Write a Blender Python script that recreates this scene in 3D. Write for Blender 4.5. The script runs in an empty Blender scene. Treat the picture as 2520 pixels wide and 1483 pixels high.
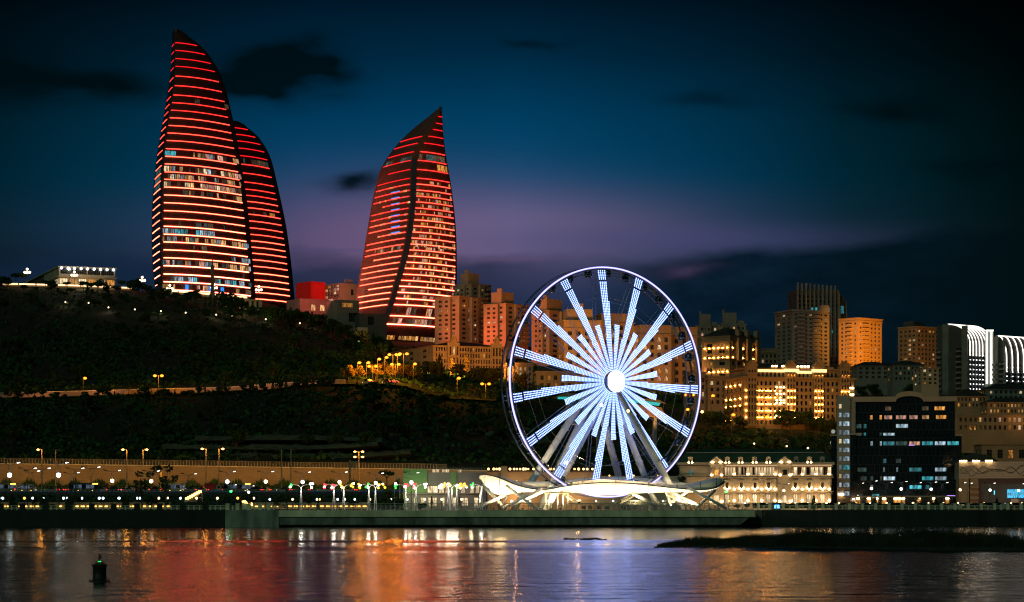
import bpy, math, random
from mathutils import Vector, Matrix
RN = random.Random(11)
sc = bpy.context.scene
COL = sc.collection
F, CX, HY, H = 5769.0, 1260.0, 1250.0, 5.0      # focal length, principal column, horizon row (2520-wide frame), eye height in m

def PX(px, Y): return (px - CX) * Y / F
def PZ(py, Y): return H + (HY - py) * Y / F
def P(px, py, Y): return Vector((PX(px, Y), Y, PZ(py, Y)))
def s2l(r, g, b):
    f = lambda c: (c / 255 / 12.92) if c < 10.3 else ((c / 255 + .055) / 1.055) ** 2.4
    return (f(r), f(g), f(b))
def lerp(a, b, t): return a + (b - a) * t
def tab(t, y):
    if y <= t[0][0]: return t[0][1]
    for (a, b), (c, d) in zip(t, t[1:]):
        if y <= c: return lerp(b, d, (y - a) / (c - a))
    return t[-1][1]
ORD = ('first second third fourth fifth sixth seventh eighth ninth tenth eleventh twelfth thirteenth fourteenth fifteenth sixteenth '
       'seventeenth eighteenth nineteenth twentieth twenty-first twenty-second twenty-third twenty-fourth twenty-fifth twenty-sixth '
       'twenty-seventh twenty-eighth twenty-ninth thirtieth').split()
def ordn(i):
    if i < len(ORD): return ORD[i]
    t = ['thirty', 'forty', 'fifty', 'sixty', 'seventy', 'eighty', 'ninety'][(i + 1) // 10 - 3]
    u = (i + 1) % 10
    return t + ('' if u == 0 else '-' + ORD[u - 1]) if u else t[:-1] + 'ieth'

CNT = {}
def nth(*key):
    CNT[key] = CNT.get(key, -1) + 1; return ordn(CNT[key])

# ---------------------------------------------------------------- mesh builder
class MB:
    def __init__(s): s.v = []; s.f = []; s.mi = []; s.uv = []; s.cur = 0
    def q(s, *pts, uv=None):
        i = len(s.v); s.v += [tuple(p) for p in pts]
        s.f.append(tuple(range(i, i + len(pts)))); s.mi.append(s.cur); s.uv.append(uv); return s
    def box(s, x0, x1, y0, y1, z0, z1):
        a = [(x, y, z) for z in (z0, z1) for y in (y0, y1) for x in (x0, x1)]
        for f in ((0, 2, 3, 1), (4, 5, 7, 6), (0, 1, 5, 4), (2, 6, 7, 3), (0, 4, 6, 2), (1, 3, 7, 5)):
            s._add([a[k] for k in f])
        return s
    def _add(s, pts): s.q(*pts)
    def obox(s, c, ux, uy, uz):
        c, ux, uy, uz = map(Vector, (c, ux, uy, uz))
        a = [c + ux * i + uy * j + uz * k for k in (-1, 1) for j in (-1, 1) for i in (-1, 1)]
        for f in ((0, 2, 3, 1), (4, 5, 7, 6), (0, 1, 5, 4), (2, 6, 7, 3), (0, 4, 6, 2), (1, 3, 7, 5)):
            s.q(*[a[k] for k in f])
        return s
    def ring(s, rings, close=True, cap=True):
        base = len(s.v); n = len(rings[0])
        for r in rings: s.v += [tuple(p) for p in r]
        for k in range(len(rings) - 1):
            for i in range(n if close else n - 1):
                j = (i + 1) % n
                s.f.append((base + k * n + i, base + k * n + j, base + (k + 1) * n + j, base + (k + 1) * n + i)); s.mi.append(s.cur); s.uv.append(None)
        if cap:
            s.f.append(tuple(base + i for i in reversed(range(n)))); s.mi.append(s.cur); s.uv.append(None)
            s.f.append(tuple(base + (len(rings) - 1) * n + i for i in range(n))); s.mi.append(s.cur); s.uv.append(None)
        return s
    def tube(s, pts, r, n=6, cap=True):
        pts = [Vector(p) for p in pts]
        rs = r if isinstance(r, (list, tuple)) else [r] * len(pts)
        rings = []
        for i, p in enumerate(pts):
            d = (pts[min(i + 1, len(pts) - 1)] - pts[max(i - 1, 0)]).normalized()
            up = Vector((0, 0, 1)) if abs(d.z) < .95 else Vector((0, 1, 0))
            a = d.cross(up).normalized(); b = a.cross(d)
            rings.append([p + (a * math.cos(t) + b * math.sin(t)) * rs[i] for t in [2 * math.pi * k / n for k in range(n)]])
        return s.ring(rings, True, cap)
    def lathe(s, prof, n=10, c=(0, 0, 0)):
        c = Vector(c)
        return s.ring([[c + Vector((r * math.cos(2 * math.pi * k / n), r * math.sin(2 * math.pi * k / n), z)) for k in range(n)] for r, z in prof])
    def sph(s, c, r, n=8, m=6, sx=1, sz=1):
        return s.lathe([(max(.001, r * sx * math.sin(math.pi * k / m)), -r * sz * math.cos(math.pi * k / m)) for k in range(m + 1)], n, c)
    def build(s, name, mat=None, parent=None, smooth=False, loc=None):
        me = bpy.data.meshes.new(name)
        me.from_pydata(s.v, [], s.f)
        mats = mat if isinstance(mat, (list, tuple)) else [mat]
        for m in mats: me.materials.append(m)
        if len(mats) > 1: me.polygons.foreach_set('material_index', s.mi)
        if any(u is not None for u in s.uv):
            l = me.uv_layers.new(name='UVMap'); k = 0
            for fi, f in enumerate(s.f):
                for j in range(len(f)):
                    l.data[k].uv = s.uv[fi][j] if s.uv[fi] else (0, 0); k += 1
        if smooth: me.polygons.foreach_set('use_smooth', [True] * len(me.polygons))
        me.update()
        return ob(name, me, parent, loc)

def ob(name, data, parent=None, loc=None, rot=None):
    o = bpy.data.objects.new(name, data); COL.objects.link(o)
    if parent is not None: o.parent = parent
    if loc is not None: o.location = loc
    if rot is not None: o.rotation_euler = rot
    return o
def tag(o, label=None, cat=None, group=None, kind=None):
    if label: o['label'] = label
    if cat: o['category'] = cat
    if group: o['group'] = group
    if kind: o['kind'] = kind
    return o
def thing(name, label, cat, loc=(0, 0, 0), rz=0, group=None):
    o = bpy.data.objects.new(name, None); COL.objects.link(o)
    o.empty_display_size = .5
    o.location = loc; o.rotation_euler = (0, 0, rz)
    return tag(o, label, cat, group)
def kids(o, _c={}):
    return [c for c in o.children]
def dup(root, loc, rz=0, label=None, group=None, scale=None):
    r = root.copy(); COL.objects.link(r); r.location = loc; r.rotation_euler = (0, 0, rz)
    if scale: r.scale = (scale, scale, scale) if not isinstance(scale, tuple) else scale
    if label: r['label'] = label
    if group: r['group'] = group
    for ch in PROTO_KIDS[root['pk']]:
        c = ch[0].copy(); COL.objects.link(c); c.parent = r
        for g in ch[1]:
            d = g.copy(); COL.objects.link(d); d.parent = c
    return r
PROTO_KIDS = {}
def proto(root):
    PROTO_KIDS[root.name] = [(c, list(c.children)) for c in root.children]; root['pk'] = root.name
    return root
class Row:
    """first call moves the prototype itself, later calls copy it"""
    def __init__(s, root): s.r = proto(root); s.used = False
    def put(s, loc, rz=0, label=None, group=None, scale=None):
        if not s.used:
            s.used = True; r = s.r; r.location = loc; r.rotation_euler = (0, 0, rz)
            if label: r['label'] = label
            if group: r['group'] = group
            if scale: r.scale = (scale, scale, scale) if not isinstance(scale, tuple) else scale
            return r
        return dup(s.r, loc, rz, label, group, scale)

# ---------------------------------------------------------------- materials
def _mat(name):
    m = bpy.data.materials.new(name); m.use_nodes = True
    nt = m.node_tree; b = nt.nodes['Principled BSDF']; return m, nt, b
def M(name, col, rough=.7, metal=0, var=.3, scale=.25, bump=0, stretch=(1, 1, 1), spec=.4, detail=5, fine=0):
    m, nt, b = _mat(name); L = nt.links.new
    tc = nt.nodes.new('ShaderNodeTexCoord'); mp = nt.nodes.new('ShaderNodeMapping'); mp.inputs['Scale'].default_value = stretch
    n = nt.nodes.new('ShaderNodeTexNoise'); n.inputs['Scale'].default_value = scale; n.inputs['Detail'].default_value = detail
    L(tc.outputs['Object'], mp.inputs['Vector']); L(mp.outputs['Vector'], n.inputs['Vector'])
    r = nt.nodes.new('ShaderNodeValToRGB')
    r.color_ramp.elements[0].position = .3; r.color_ramp.elements[1].position = .7
    r.color_ramp.elements[0].color = tuple(c * (1 - var) for c in col) + (1,)
    r.color_ramp.elements[1].color = tuple(min(1, c * (1 + var)) for c in col) + (1,)
    L(n.outputs['Fac'], r.inputs['Fac']); L(r.outputs['Color'], b.inputs['Base Color'])
    b.inputs['Roughness'].default_value = rough; b.inputs['Metallic'].default_value = metal
    b.inputs['Specular IOR Level'].default_value = spec
    if bump:
        n2 = nt.nodes.new('ShaderNodeTexNoise'); n2.inputs['Scale'].default_value = fine or scale * 6; n2.inputs['Detail'].default_value = 6
        L(mp.outputs['Vector'], n2.inputs['Vector'])
        bp = nt.nodes.new('ShaderNodeBump'); bp.inputs['Strength'].default_value = bump; bp.inputs['Distance'].default_value = .5
        L(n2.outputs['Fac'], bp.inputs['Height']); L(bp.outputs['Normal'], b.inputs['Normal'])
    return m
def E(name, col, st, samp='AUTO', rand=0, curtain=0):
    """a thing that gives off light; rand varies the strength from object to object, curtain draws darker drapes"""
    m, nt, b = _mat(name); L = nt.links.new
    b.inputs['Base Color'].default_value = (.04, .04, .04, 1); b.inputs['Roughness'].default_value = .4
    b.inputs['Emission Color'].default_value = tuple(col) + (1,)
    b.inputs['Emission Strength'].default_value = st
    val = None
    if rand:
        oi = nt.nodes.new('ShaderNodeObjectInfo')
        pw = nt.nodes.new('ShaderNodeMath'); pw.operation = 'POWER'; pw.inputs[1].default_value = 1.6
        L(oi.outputs['Random'], pw.inputs[0])
        ma = nt.nodes.new('ShaderNodeMath'); ma.operation = 'MULTIPLY_ADD'; ma.inputs[1].default_value = st * rand; ma.inputs[2].default_value = st * (1 - rand * .75)
        L(pw.outputs[0], ma.inputs[0]); val = ma.outputs[0]
    if curtain:
        tc = nt.nodes.new('ShaderNodeTexCoord'); mp = nt.nodes.new('ShaderNodeMapping'); mp.inputs['Scale'].default_value = (1.4, 1.4, .35)
        n = nt.nodes.new('ShaderNodeTexNoise'); n.inputs['Scale'].default_value = curtain
        L(tc.outputs['Object'], mp.inputs['Vector']); L(mp.outputs['Vector'], n.inputs['Vector'])
        r = nt.nodes.new('ShaderNodeMapRange'); r.inputs['From Min'].default_value = .36; r.inputs['From Max'].default_value = .58
        r.inputs['To Min'].default_value = .18; r.inputs['To Max'].default_value = 1.15
        L(n.outputs['Fac'], r.inputs['Value'])
        mu = nt.nodes.new('ShaderNodeMath'); mu.operation = 'MULTIPLY'
        L(r.outputs['Result'], mu.inputs[0])
        if val: L(val, mu.inputs[1])
        else: mu.inputs[1].default_value = st
        val = mu.outputs[0]
    if val: L(val, b.inputs['Emission Strength'])
    m.cycles.emission_sampling = samp
    return m
def brick_mat(name, c1, c2, mortar, scale, rough=.8, bw=.5, rh=.25, uv=False, ms=.02, spec=.3, var=0):
    m, nt, b = _mat(name); L = nt.links.new
    tc = nt.nodes.new('ShaderNodeTexCoord'); br = nt.nodes.new('ShaderNodeTexBrick')
    br.inputs['Color1'].default_value = tuple(c1) + (1,); br.inputs['Color2'].default_value = tuple(c2) + (1,); br.inputs['Mortar'].default_value = tuple(mortar) + (1,)
    br.inputs['Scale'].default_value = scale; br.inputs['Brick Width'].default_value = bw; br.inputs['Row Height'].default_value = rh; br.inputs['Mortar Size'].default_value = ms
    if uv: L(tc.outputs['UV'], br.inputs['Vector'])
    else:
        sp = nt.nodes.new('ShaderNodeSeparateXYZ'); cb = nt.nodes.new('ShaderNodeCombineXYZ'); ad = nt.nodes.new('ShaderNodeMath')
        L(tc.outputs['Object'], sp.inputs[0]); L(sp.outputs['X'], ad.inputs[0]); L(sp.outputs['Y'], ad.inputs[1])
        L(ad.outputs[0], cb.inputs['X']); L(sp.outputs['Z'], cb.inputs['Y']); L(cb.outputs[0], br.inputs['Vector'])
    out = br.outputs['Color']
    if var:
        n = nt.nodes.new('ShaderNodeTexNoise'); n.inputs['Scale'].default_value = .12; n.inputs['Detail'].default_value = 6
        L(tc.outputs['Object'], n.inputs['Vector'])
        mr = nt.nodes.new('ShaderNodeMapRange'); mr.inputs['To Min'].default_value = 1 - var; mr.inputs['To Max'].default_value = 1 + var; L(n.outputs['Fac'], mr.inputs['Value'])
        vm = nt.nodes.new('ShaderNodeVectorMath'); vm.operation = 'SCALE'; L(out, vm.inputs[0]); L(mr.outputs[0], vm.inputs['Scale']); out = vm.outputs[0]
    L(out, b.inputs['Base Color']); b.inputs['Roughness'].default_value = rough; b.inputs['Specular IOR Level'].default_value = spec
    return m

ST = brick_mat('pale_stone', (.34, .29, .22), (.28, .24, .18), (.2, .17, .13), 1, .85, 1.2, .5, var=.3)
ST2 = brick_mat('tan_stone', (.30, .22, .14), (.26, .19, .12), (.18, .13, .09), 1, .85, 1.0, .4, var=.3)
MAT = dict(
    stone=ST, tan=ST2,
    render=M('cream_render', (.38, .31, .23), .85, var=.18, scale=.15, bump=.15),
    peach=M('peach_render', (.42, .28, .19), .85, var=.15, scale=.1, bump=.15),
    grey=M('grey_panel', (.17, .17, .16), .7, var=.2),
    greyd=M('dark_grey_panel', (.07, .07, .07), .6, var=.2),
    green=M('green_paint', (.12, .26, .10), .7, var=.15),
    white=M('white_steel', (.62, .62, .60), .4, .0, var=.08, scale=.4),
    membrane=M('white_membrane', (.72, .68, .58), .6, var=.06, scale=.4),
    steel=M('grey_steel', (.22, .22, .22), .45, .6, var=.2),
    dark=M('dark_metal', (.03, .03, .03), .5, .3, var=.3),
    black=M('black_paint', (.012, .013, .012), .6, var=.4),
    concrete=M('concrete', (.21, .22, .19), .85, var=.55, scale=.45, stretch=(1, 1, .25), bump=.3, fine=2),
    concretel=M('pale_concrete', (.66, .60, .42), .85, var=.3, scale=.3, stretch=(1, 1, .3), bump=.2, fine=2),
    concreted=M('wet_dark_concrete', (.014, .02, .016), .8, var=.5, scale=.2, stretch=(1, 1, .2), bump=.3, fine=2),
    roofd=M('dark_roof', (.03, .03, .03), .8, var=.3),
    roofg=M('green_roof', (.035, .075, .05), .55, .2, var=.2, scale=.2),
    glassd=M('dark_glass', (.012, .014, .016), .12, 0, var=.3, spec=.8),
    frame=M('window_frame', (.10, .08, .06), .6, var=.2),
    bark=M('bark', (.07, .05, .035), .9, var=.4, scale=2, bump=.4),
    asphalt=M('asphalt', (.05, .05, .05), .9, var=.3, scale=.5, bump=.2),
    paving=M('paving', (.16, .15, .13), .85, var=.25, scale=.6, bump=.2),
    rock=M('rock', (.06, .075, .05), .9, var=.5, scale=.25, bump=.8, fine=1.2),
    red=M('red_panel', (.55, .012, .012), .45, var=.1),
    tyre=M('tyre', (.015, .015, .015), .9, var=.2),
)
WARM = (1, .52, .20); AMB = (1, .40, .07); SOD = (1, .31, .018); COOL = (.62, .85, 1); CYAN = (.10, .75, .9); CREAM = (1, .74, .42); WHT = (1, .93, .82)
EM = dict(
    warm=E('lit_warm', WARM, 1.1, 'NONE', .9, 1.1), amber=E('lit_amber', AMB, 1.2, 'NONE', .9, 1.1), cool=E('lit_cool', COOL, .8, 'NONE', .9, 1.1),
    cyan=E('lit_cyan', CYAN, .7, 'NONE', .9, 1.2), cream=E('lit_cream', CREAM, 1.5, 'NONE', .6, .8), rose=E('lit_rose', (1, .5, .36), 1.0, 'NONE', .7, 1.2), blue=E('lit_blue', (.03, .3, 1), 1.2, 'NONE'),
    dim=E('lit_dim', (.8, .5, .3), .16, 'NONE', .9, 1.2), teal=E('lit_teal', (.2, .55, .55), .22, 'NONE', .9, 1.1),
)
# ---------------------------------------------------------------- camera, sky, render settings
cam = bpy.data.cameras.new('camera'); co = ob('camera', cam, None, (0, 0, H), (math.radians(90), 0, 0))
cam.sensor_width = 36; cam.lens = 36 * F / 2520; cam.shift_y = (HY - 741.5) / 2520; cam.clip_end = 9000; cam.clip_start = 1
sc.camera = co
sc.view_settings.view_transform = 'Standard'; sc.view_settings.look = 'None'; sc.view_settings.exposure = 0; sc.view_settings.gamma = 1
sc.cycles.use_denoising = True; sc.cycles.filter_width = 1.25
sc.cycles.max_bounces = 5; sc.cycles.diffuse_bounces = 2; sc.cycles.glossy_bounces = 3; sc.cycles.sample_clamp_indirect = 8
try: sc.cycles.use_light_tree = True
except Exception: pass

w = bpy.data.worlds.new('World'); sc.world = w; w.use_nodes = True
nt = w.node_tree; L = nt.links.new; N = nt.nodes
bg = N['Background']
def mth(op, a, b=None, c=None, clamp=False):
    n = N.new('ShaderNodeMath'); n.operation = op; n.use_clamp = clamp
    for i, x in enumerate((a, b, c)):
        if x is None: continue
        if isinstance(x, (int, float)): n.inputs[i].default_value = x
        else: L(x, n.inputs[i])
    return n.outputs[0]
tc = N.new('ShaderNodeTexCoord'); sp = N.new('ShaderNodeSeparateXYZ'); L(tc.outputs['Generated'], sp.inputs[0])
yy = mth('MAXIMUM', sp.outputs['Y'], .03)
U = mth('MULTIPLY_ADD', mth('DIVIDE', sp.outputs['X'], yy), 5.769, 1.26)       # tangent of azimuth and of elevation, in thousands of frame columns
V = mth('MULTIPLY_ADD', mth('DIVIDE', sp.outputs['Z'], yy), -5.769, 1.25)
cmb = N.new('ShaderNodeCombineXYZ'); L(U, cmb.inputs[0]); L(mth('MULTIPLY', V, 2.2), cmb.inputs[1])
def noise(scale, detail=5, rough=.55):
    n = N.new('ShaderNodeTexNoise'); n.inputs['Scale'].default_value = scale; n.inputs['Detail'].default_value = detail; n.inputs['Roughness'].default_value = rough
    L(cmb.outputs[0], n.inputs['Vector']); return n
n1 = noise(3.2, 5, .5); s1 = N.new('ShaderNodeSeparateXYZ'); L(n1.outputs['Color'], s1.inputs[0])
du = mth('MULTIPLY_ADD', s1.outputs['X'], .34, -.17); dv = mth('MULTIPLY_ADD', s1.outputs['Y'], .15, -.075)
Ud = mth('ADD', U, du); Vd = mth('ADD', V, dv)
def ramp(fac, stops):
    r = N.new('ShaderNodeValToRGB'); e = r.color_ramp.elements
    while len(e) < len(stops): e.new(.5)
    for el, (p, c) in zip(e, stops): el.position = p; el.color = tuple(c) + (1,) if len(c) == 3 else c
    L(fac, r.inputs['Fac']); return r.outputs['Color']
def blob(cx, cy, rx, ry, amp=1, u=None, v=None):
    a = mth('POWER', mth('ABSOLUTE', mth('MULTIPLY', mth('ADD', u or Ud, -cx), 1 / rx)), 2)
    b = mth('POWER', mth('ABSOLUTE', mth('MULTIPLY', mth('ADD', v or Vd, -cy), 1 / ry)), 2)
    return mth('MULTIPLY', mth('EXPONENT', mth('MULTIPLY', mth('ADD', a, b), -1)), amp)
def mixc(f, a, b, mode='MIX'):
    n = N.new('ShaderNodeMix'); n.data_type = 'RGBA'; n.blend_type = mode
    if isinstance(f, (int, float)): n.inputs[0].default_value = f
    else: L(f, n.inputs[0])
    for k, x in ((6, a), (7, b)):
        if isinstance(x, tuple): n.inputs[k].default_value = x + (1,)
        else: L(x, n.inputs[k])
    return n.outputs[2]
base = ramp(V, [(0, s2l(0, 22, 38)), (.14, s2l(0, 38, 62)), (.30, s2l(0, 58, 92)), (.44, s2l(2, 66, 104)), (.56, s2l(32, 68, 108)), (.66, s2l(34, 56, 92)), (.9, s2l(16, 34, 58))])
# afterglow towards the place where the sun has set
base = mixc(blob(.98, .60, .40, .13, .85, U, V), base, s2l(112, 84, 118))
base = mixc(blob(1.34, .57, .40, .085, .7, U, V), base, s2l(112, 94, 132))
dim = ramp(mth('MULTIPLY', U, .3968), [(0, (.28, .30, .22)), (.12, (.5, .55, .46)), (.3, (.95, .98, .98)), (.5, (1.0, 1.12, 1.10)), (.66, (.72, .76, .70)), (.82, (.28, .34, .24)), (.93, (.11, .17, .09)), (1, (.05, .09, .04))])
base = mixc(1, base, dim, 'MULTIPLY')
cl = [blob(.0, .185, .17, .06, 1.1), blob(.24, .21, .14, .04, .7), blob(.66, .18, .15, .06, 1.15), blob(.745, .150, .09, .035, .8), blob(.58, .225, .13, .035, .6),
      blob(.86, .46, .085, .028, .95), blob(1.33, .09, .08, .012, .5), blob(2.2, .27, .12, .03, .8), blob(2.42, .42, .12, .03, .7), blob(1.75, .25, .10, .025, .45)]
acc = cl[0]
for c in cl[1:]: acc = mth('ADD', acc, c)
# the low cloud bank: everything under a ragged line that climbs to the right
edge = mth('SUBTRACT', Vd, mth('MULTIPLY_ADD', U, -.085, .768))
bank = mth('MULTIPLY', mth('MULTIPLY_ADD', edge, 26, .3, True), mth('MULTIPLY_ADD', U, 4, -5.7, True))
lowb = mth('MULTIPLY', mth('MULTIPLY_ADD', mth('ADD', Vd, -.625), 20, 0, True), mth('MULTIPLY_ADD', U, -3, 4.6, True))
st = noise(1.2, 3); 
n3 = noise(5, 5, .55); tot = mth('MINIMUM', mth('MULTIPLY', mth('MULTIPLY', acc, mth('MULTIPLY_ADD', n3.outputs['Fac'], 1.8, .15)), 1.1), .95)
sky = mixc(tot, base, s2l(0, 13, 17))
sky = mixc(mth('MULTIPLY', lowb, .75), sky, s2l(17, 36, 60))
n4 = noise(5, 6, .6); bcol = mixc(mth('MULTIPLY_ADD', n4.outputs['Fac'], 3, -1.2, True), s2l(5, 22, 36), s2l(13, 36, 56)); sky = mixc(mth('MULTIPLY', bank, .96), sky, mixc(mth('MULTIPLY_ADD', U, 1.1, -1.75, True), bcol, s2l(2, 16, 19)))
sky = mixc(mth('MULTIPLY', blob(1.62, .588, .42, .035, .6, U, V), mth('SUBTRACT', 1, bank)), sky, s2l(70, 70, 112))
# lit wisps under the bank
sky = mixc(blob(1.70, .662, .07, .016, .6), sky, s2l(70, 58, 92))
sky = mixc(blob(1.26, .655, .10, .007, .5, U, Vd), sky, s2l(96, 72, 104))
sky = mixc(blob(.80, .617, .13, .005, .5, U, V), sky, s2l(74, 72, 112))
up = mth('MULTIPLY_ADD', V, -.5, 0, True)
sky = mixc(up, sky, s2l(0, 14, 22))
L(sky, bg.inputs['Color']); bg.inputs['Strength'].default_value = 1.0

# added fill from behind the camera: one faint green sun
su = bpy.data.lights.new('sun', 'SUN'); su.energy = .38; su.angle = math.radians(12); su.color = (.58, 1, .66)
ob('sun', su, None, (0, -50, 200), (math.radians(62), 0, math.radians(-28)))

# ---------------------------------------------------------------- water
wm, nt2, b2 = _mat('sea_water'); L2 = nt2.links.new
def W(t): return nt2.nodes.new('ShaderNode' + t)
tc2 = W('TexCoord'); s2_ = W('SeparateXYZ'); L2(tc2.outputs['Object'], s2_.inputs[0])
mp = W('Mapping'); mp.inputs['Scale'].default_value = (.7, 1, 1); L2(tc2.outputs['Object'], mp.inputs['Vector'])
na = W('TexNoise'); na.inputs['Scale'].default_value = .24; na.inputs['Detail'].default_value = 3; na.inputs['Roughness'].default_value = .5; L2(mp.outputs[0], na.inputs['Vector'])
# slicks: calm strips lying across the bay, near the quay
mp3 = W('Mapping'); mp3.inputs['Scale'].default_value = (.0025, .045, 1); L2(tc2.outputs['Object'], mp3.inputs['Vector'])
nb = W('TexNoise'); nb.inputs['Scale'].default_value = 1; nb.inputs['Detail'].default_value = 3; L2(mp3.outputs[0], nb.inputs['Vector'])
mr = W('MapRange'); mr.inputs['From Min'].default_value = 255; mr.inputs['From Max'].default_value = 400; mr.inputs['To Min'].default_value = 1; mr.inputs['To Max'].default_value = .5; L2(s2_.outputs['Y'], mr.inputs['Value'])
sl = W('MapRange'); sl.inputs['From Min'].default_value = .40; sl.inputs['From Max'].default_value = .56; sl.inputs['To Min'].default_value = .65; sl.inputs['To Max'].default_value = 1; L2(nb.outputs['Fac'], sl.inputs['Value'])
slm = W('Math'); slm.operation = 'MAXIMUM'
near = W('MapRange'); near.inputs['From Min'].default_value = 250; near.inputs['From Max'].default_value = 300; near.inputs['To Min'].default_value = 1; near.inputs['To Max'].default_value = 0; L2(s2_.outputs['Y'], near.inputs['Value'])
L2(sl.outputs[0], slm.inputs[0]); L2(near.outputs[0], slm.inputs[1])
am = W('Math'); am.operation = 'MULTIPLY'; L2(mr.outputs[0], am.inputs[0]); L2(slm.outputs[0], am.inputs[1])
rg = W('Math'); rg.operation = 'MULTIPLY_ADD'; rg.inputs[1].default_value = .16; rg.inputs[2].default_value = .04; L2(am.outputs[0], rg.inputs[0]); L2(rg.outputs[0], b2.inputs['Roughness'])
mp5 = W('Mapping'); mp5.inputs['Scale'].default_value = (.42, .16, 1); L2(tc2.outputs['Object'], mp5.inputs['Vector'])
nc = W('TexNoise'); nc.inputs['Scale'].default_value = 1; nc.inputs['Detail'].default_value = 3; L2(mp5.outputs[0], nc.inputs['Vector'])
hs = W('Math'); hs.operation = 'MULTIPLY_ADD'; hs.inputs[1].default_value = .7; L2(nc.outputs['Fac'], hs.inputs[0]); L2(na.outputs['Fac'], hs.inputs[2])
bp = W('Bump'); bp.inputs['Distance'].default_value = .27; L2(hs.outputs[0], bp.inputs['Height']); L2(am.outputs[0], bp.inputs['Strength'])
L2(bp.outputs[0], b2.inputs['Normal'])
b2.inputs['Base Color'].default_value = (.002, .006, .007, 1); b2.inputs['IOR'].default_value = 1.33; b2.inputs['Specular IOR Level'].default_value = .5
WAKES = [(374, .16, 3.5), (347, .26, 4), (318, .22, 3.5), (298, .14, 3), (283, .22, 3)]
m = MB(); ys = [-200, 0, 100, 200, 260] + [270 + .8 * k for k in range(150)] + [400, 480, 560, 640]
m.ring([[(x, y, sum(h * math.exp(-((y - c + 6 * math.sin(x * .006 + c)) / s) ** 2) * (.6 + .4 * math.sin(x * .013 + c)) for c, h, s in WAKES)) for x in range(-1600, 1601, 20)] for y in ys], False, False); tag(m.build('water', wm, smooth=True), kind='structure')

# ---------------------------------------------------------------- ground, promenade, hill
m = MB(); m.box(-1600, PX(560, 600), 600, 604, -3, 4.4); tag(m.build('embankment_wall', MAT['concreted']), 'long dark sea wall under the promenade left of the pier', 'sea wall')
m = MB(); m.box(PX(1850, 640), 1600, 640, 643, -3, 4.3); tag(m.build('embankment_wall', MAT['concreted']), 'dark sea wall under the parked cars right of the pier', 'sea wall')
m = MB()
m.box(-1600, PX(1840, 640), 604, 640, -2, 4.4); m.box(-1600, 1600, 643, 1600, -2, 4.35); m.box(-1600, PX(1850, 640), 640, 643, -2, 4.4)
tag(m.build('ground', MAT['paving']), kind='structure')
# the pier
m = MB()
a, b, c_ = PX(556, 600), PX(688, 600), PX(1846, 600)
m.box(a, b, 598.5, 630, -3, PZ(1256, 598.5)); tag(m.build('pier_wing', MAT['concrete']), 'low grey concrete quay block left of the pale fascia of the pier', 'quay')
pier = thing('pier', 'long concrete pier with pale fascia carrying the ferris wheel', 'pier', (b, 598, 0))
m = MB(); wd = c_ - b; zt = PZ(1257, 597); zm = PZ(1273, 597)
m.ring([[(.15, 3, -3), (.15, 2.4, .5), (.15, .7, .62), (.15, .1, zm), (.15, 45, zm), (.15, 45, -3)], [(wd - 3.5, 3, -3), (wd - 3, 2.4, .5), (wd - 2.6, .7, .62), (wd - .3, .1, zm), (wd - .3, 45, zm), (wd - 3.5, 45, -3)]])
m.build('pier_body', MAT['concrete'], pier)
m = MB(); x = 0
while x < wd + 1.0:
    x1 = min(x + 12.5, wd + 1.3); m.box(x + .02, x1 - .02, -.25, 45, zm + .003, zt); x += 12.5
m.build('fascia', MAT['concretel'], pier)
m = MB(); m.box(wd + .9, wd + 1.32, -.29, -.1, zm + .1, zt - .05); m.build('end_panel', M('gold_panel', (.5, .25, .06), .4, .5), pier)
DECK = zt

YS = [812.5, 815, 900, 990, 1000, 1013, 1014.5, 1150, 1300, 1420, 1440, 1500, 1700, 2600]
TT = [(-250, [1180, 1138, 1082, 992, 986, 989, 970, 905, 800, 712, 703, 706, 716, 800]), (0, [1180, 1138, 1082, 990, 983, 986, 968, 900, 795, 708, 702, 704, 712, 800]),
      (390, [1180, 1138, 1080, 981, 974, 977, 958, 900, 805, 724, 718, 719, 727, 800]), (640, [1180, 1138, 1080, 972, 963, 966, 949, 905, 845, 765, 752, 749, 747, 800]),
      (770, [1180, 1138, 1082, 958, 948, 951, 938, 905, 865, 812, 797, 792, 790, 820]), (950, [1180, 1142, 1085, 965, 948, 947, 937, 910, 885, 855, 846, 842, 838, 850]),
      (1130, [1180, 1150, 1082, 1000, 985, 982, 978, 935, 910, 870, 858, 850, 845, 860]), (1240, [1180, 1155, 1092, 1005, 990, 988, 985, 945, 915, 885, 875, 865, 855, 860]),
      (1500, [1180, 1160, 1112, 1040, 1020, 1015, 1010, 970, 930, 900, 890, 880, 870, 870]), (1740, [1180, 1160, 1120, 1065, 1050, 1045, 1040, 995, 940, 910, 900, 890, 880, 880]),
      (2050, [1180, 1160, 1130, 1085, 1065, 1055, 1045, 995, 955, 925, 915, 905, 895, 890]), (2300, [1180, 1160, 1130, 1060, 1040, 1030, 1020, 985, 955, 935, 925, 915, 905, 900]),
      (2800, [1180, 1160, 1130, 1060, 1040, 1030, 1020, 985, 955, 935, 925, 915, 905, 900])]
def ter(px, Y):
    for (pa, A), (pb, B) in zip(TT, TT[1:]):
        if px <= pb or pb == 2800:
            t = max(0, min(1, (px - pa) / (pb - pa))); t = t * t * (3 - 2 * t); break
    py = tab([(y, lerp(p, q, t)) for y, p, q in zip(YS, A, B)], Y)
    return PZ(py, Y)
def yter(px, py, Yd, lo=816, hi=1440):
    """depth at which the hillside shows at this row of the frame"""
    best = None; Y = lo
    while Y <= hi:
        d = abs(HY - (ter(px, Y) - H) * F / Y - py)
        if best is None or d < best[0] - .01: best = (d, Y)
        Y += 2
    return best[1] if best[0] < 4 else Yd
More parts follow.
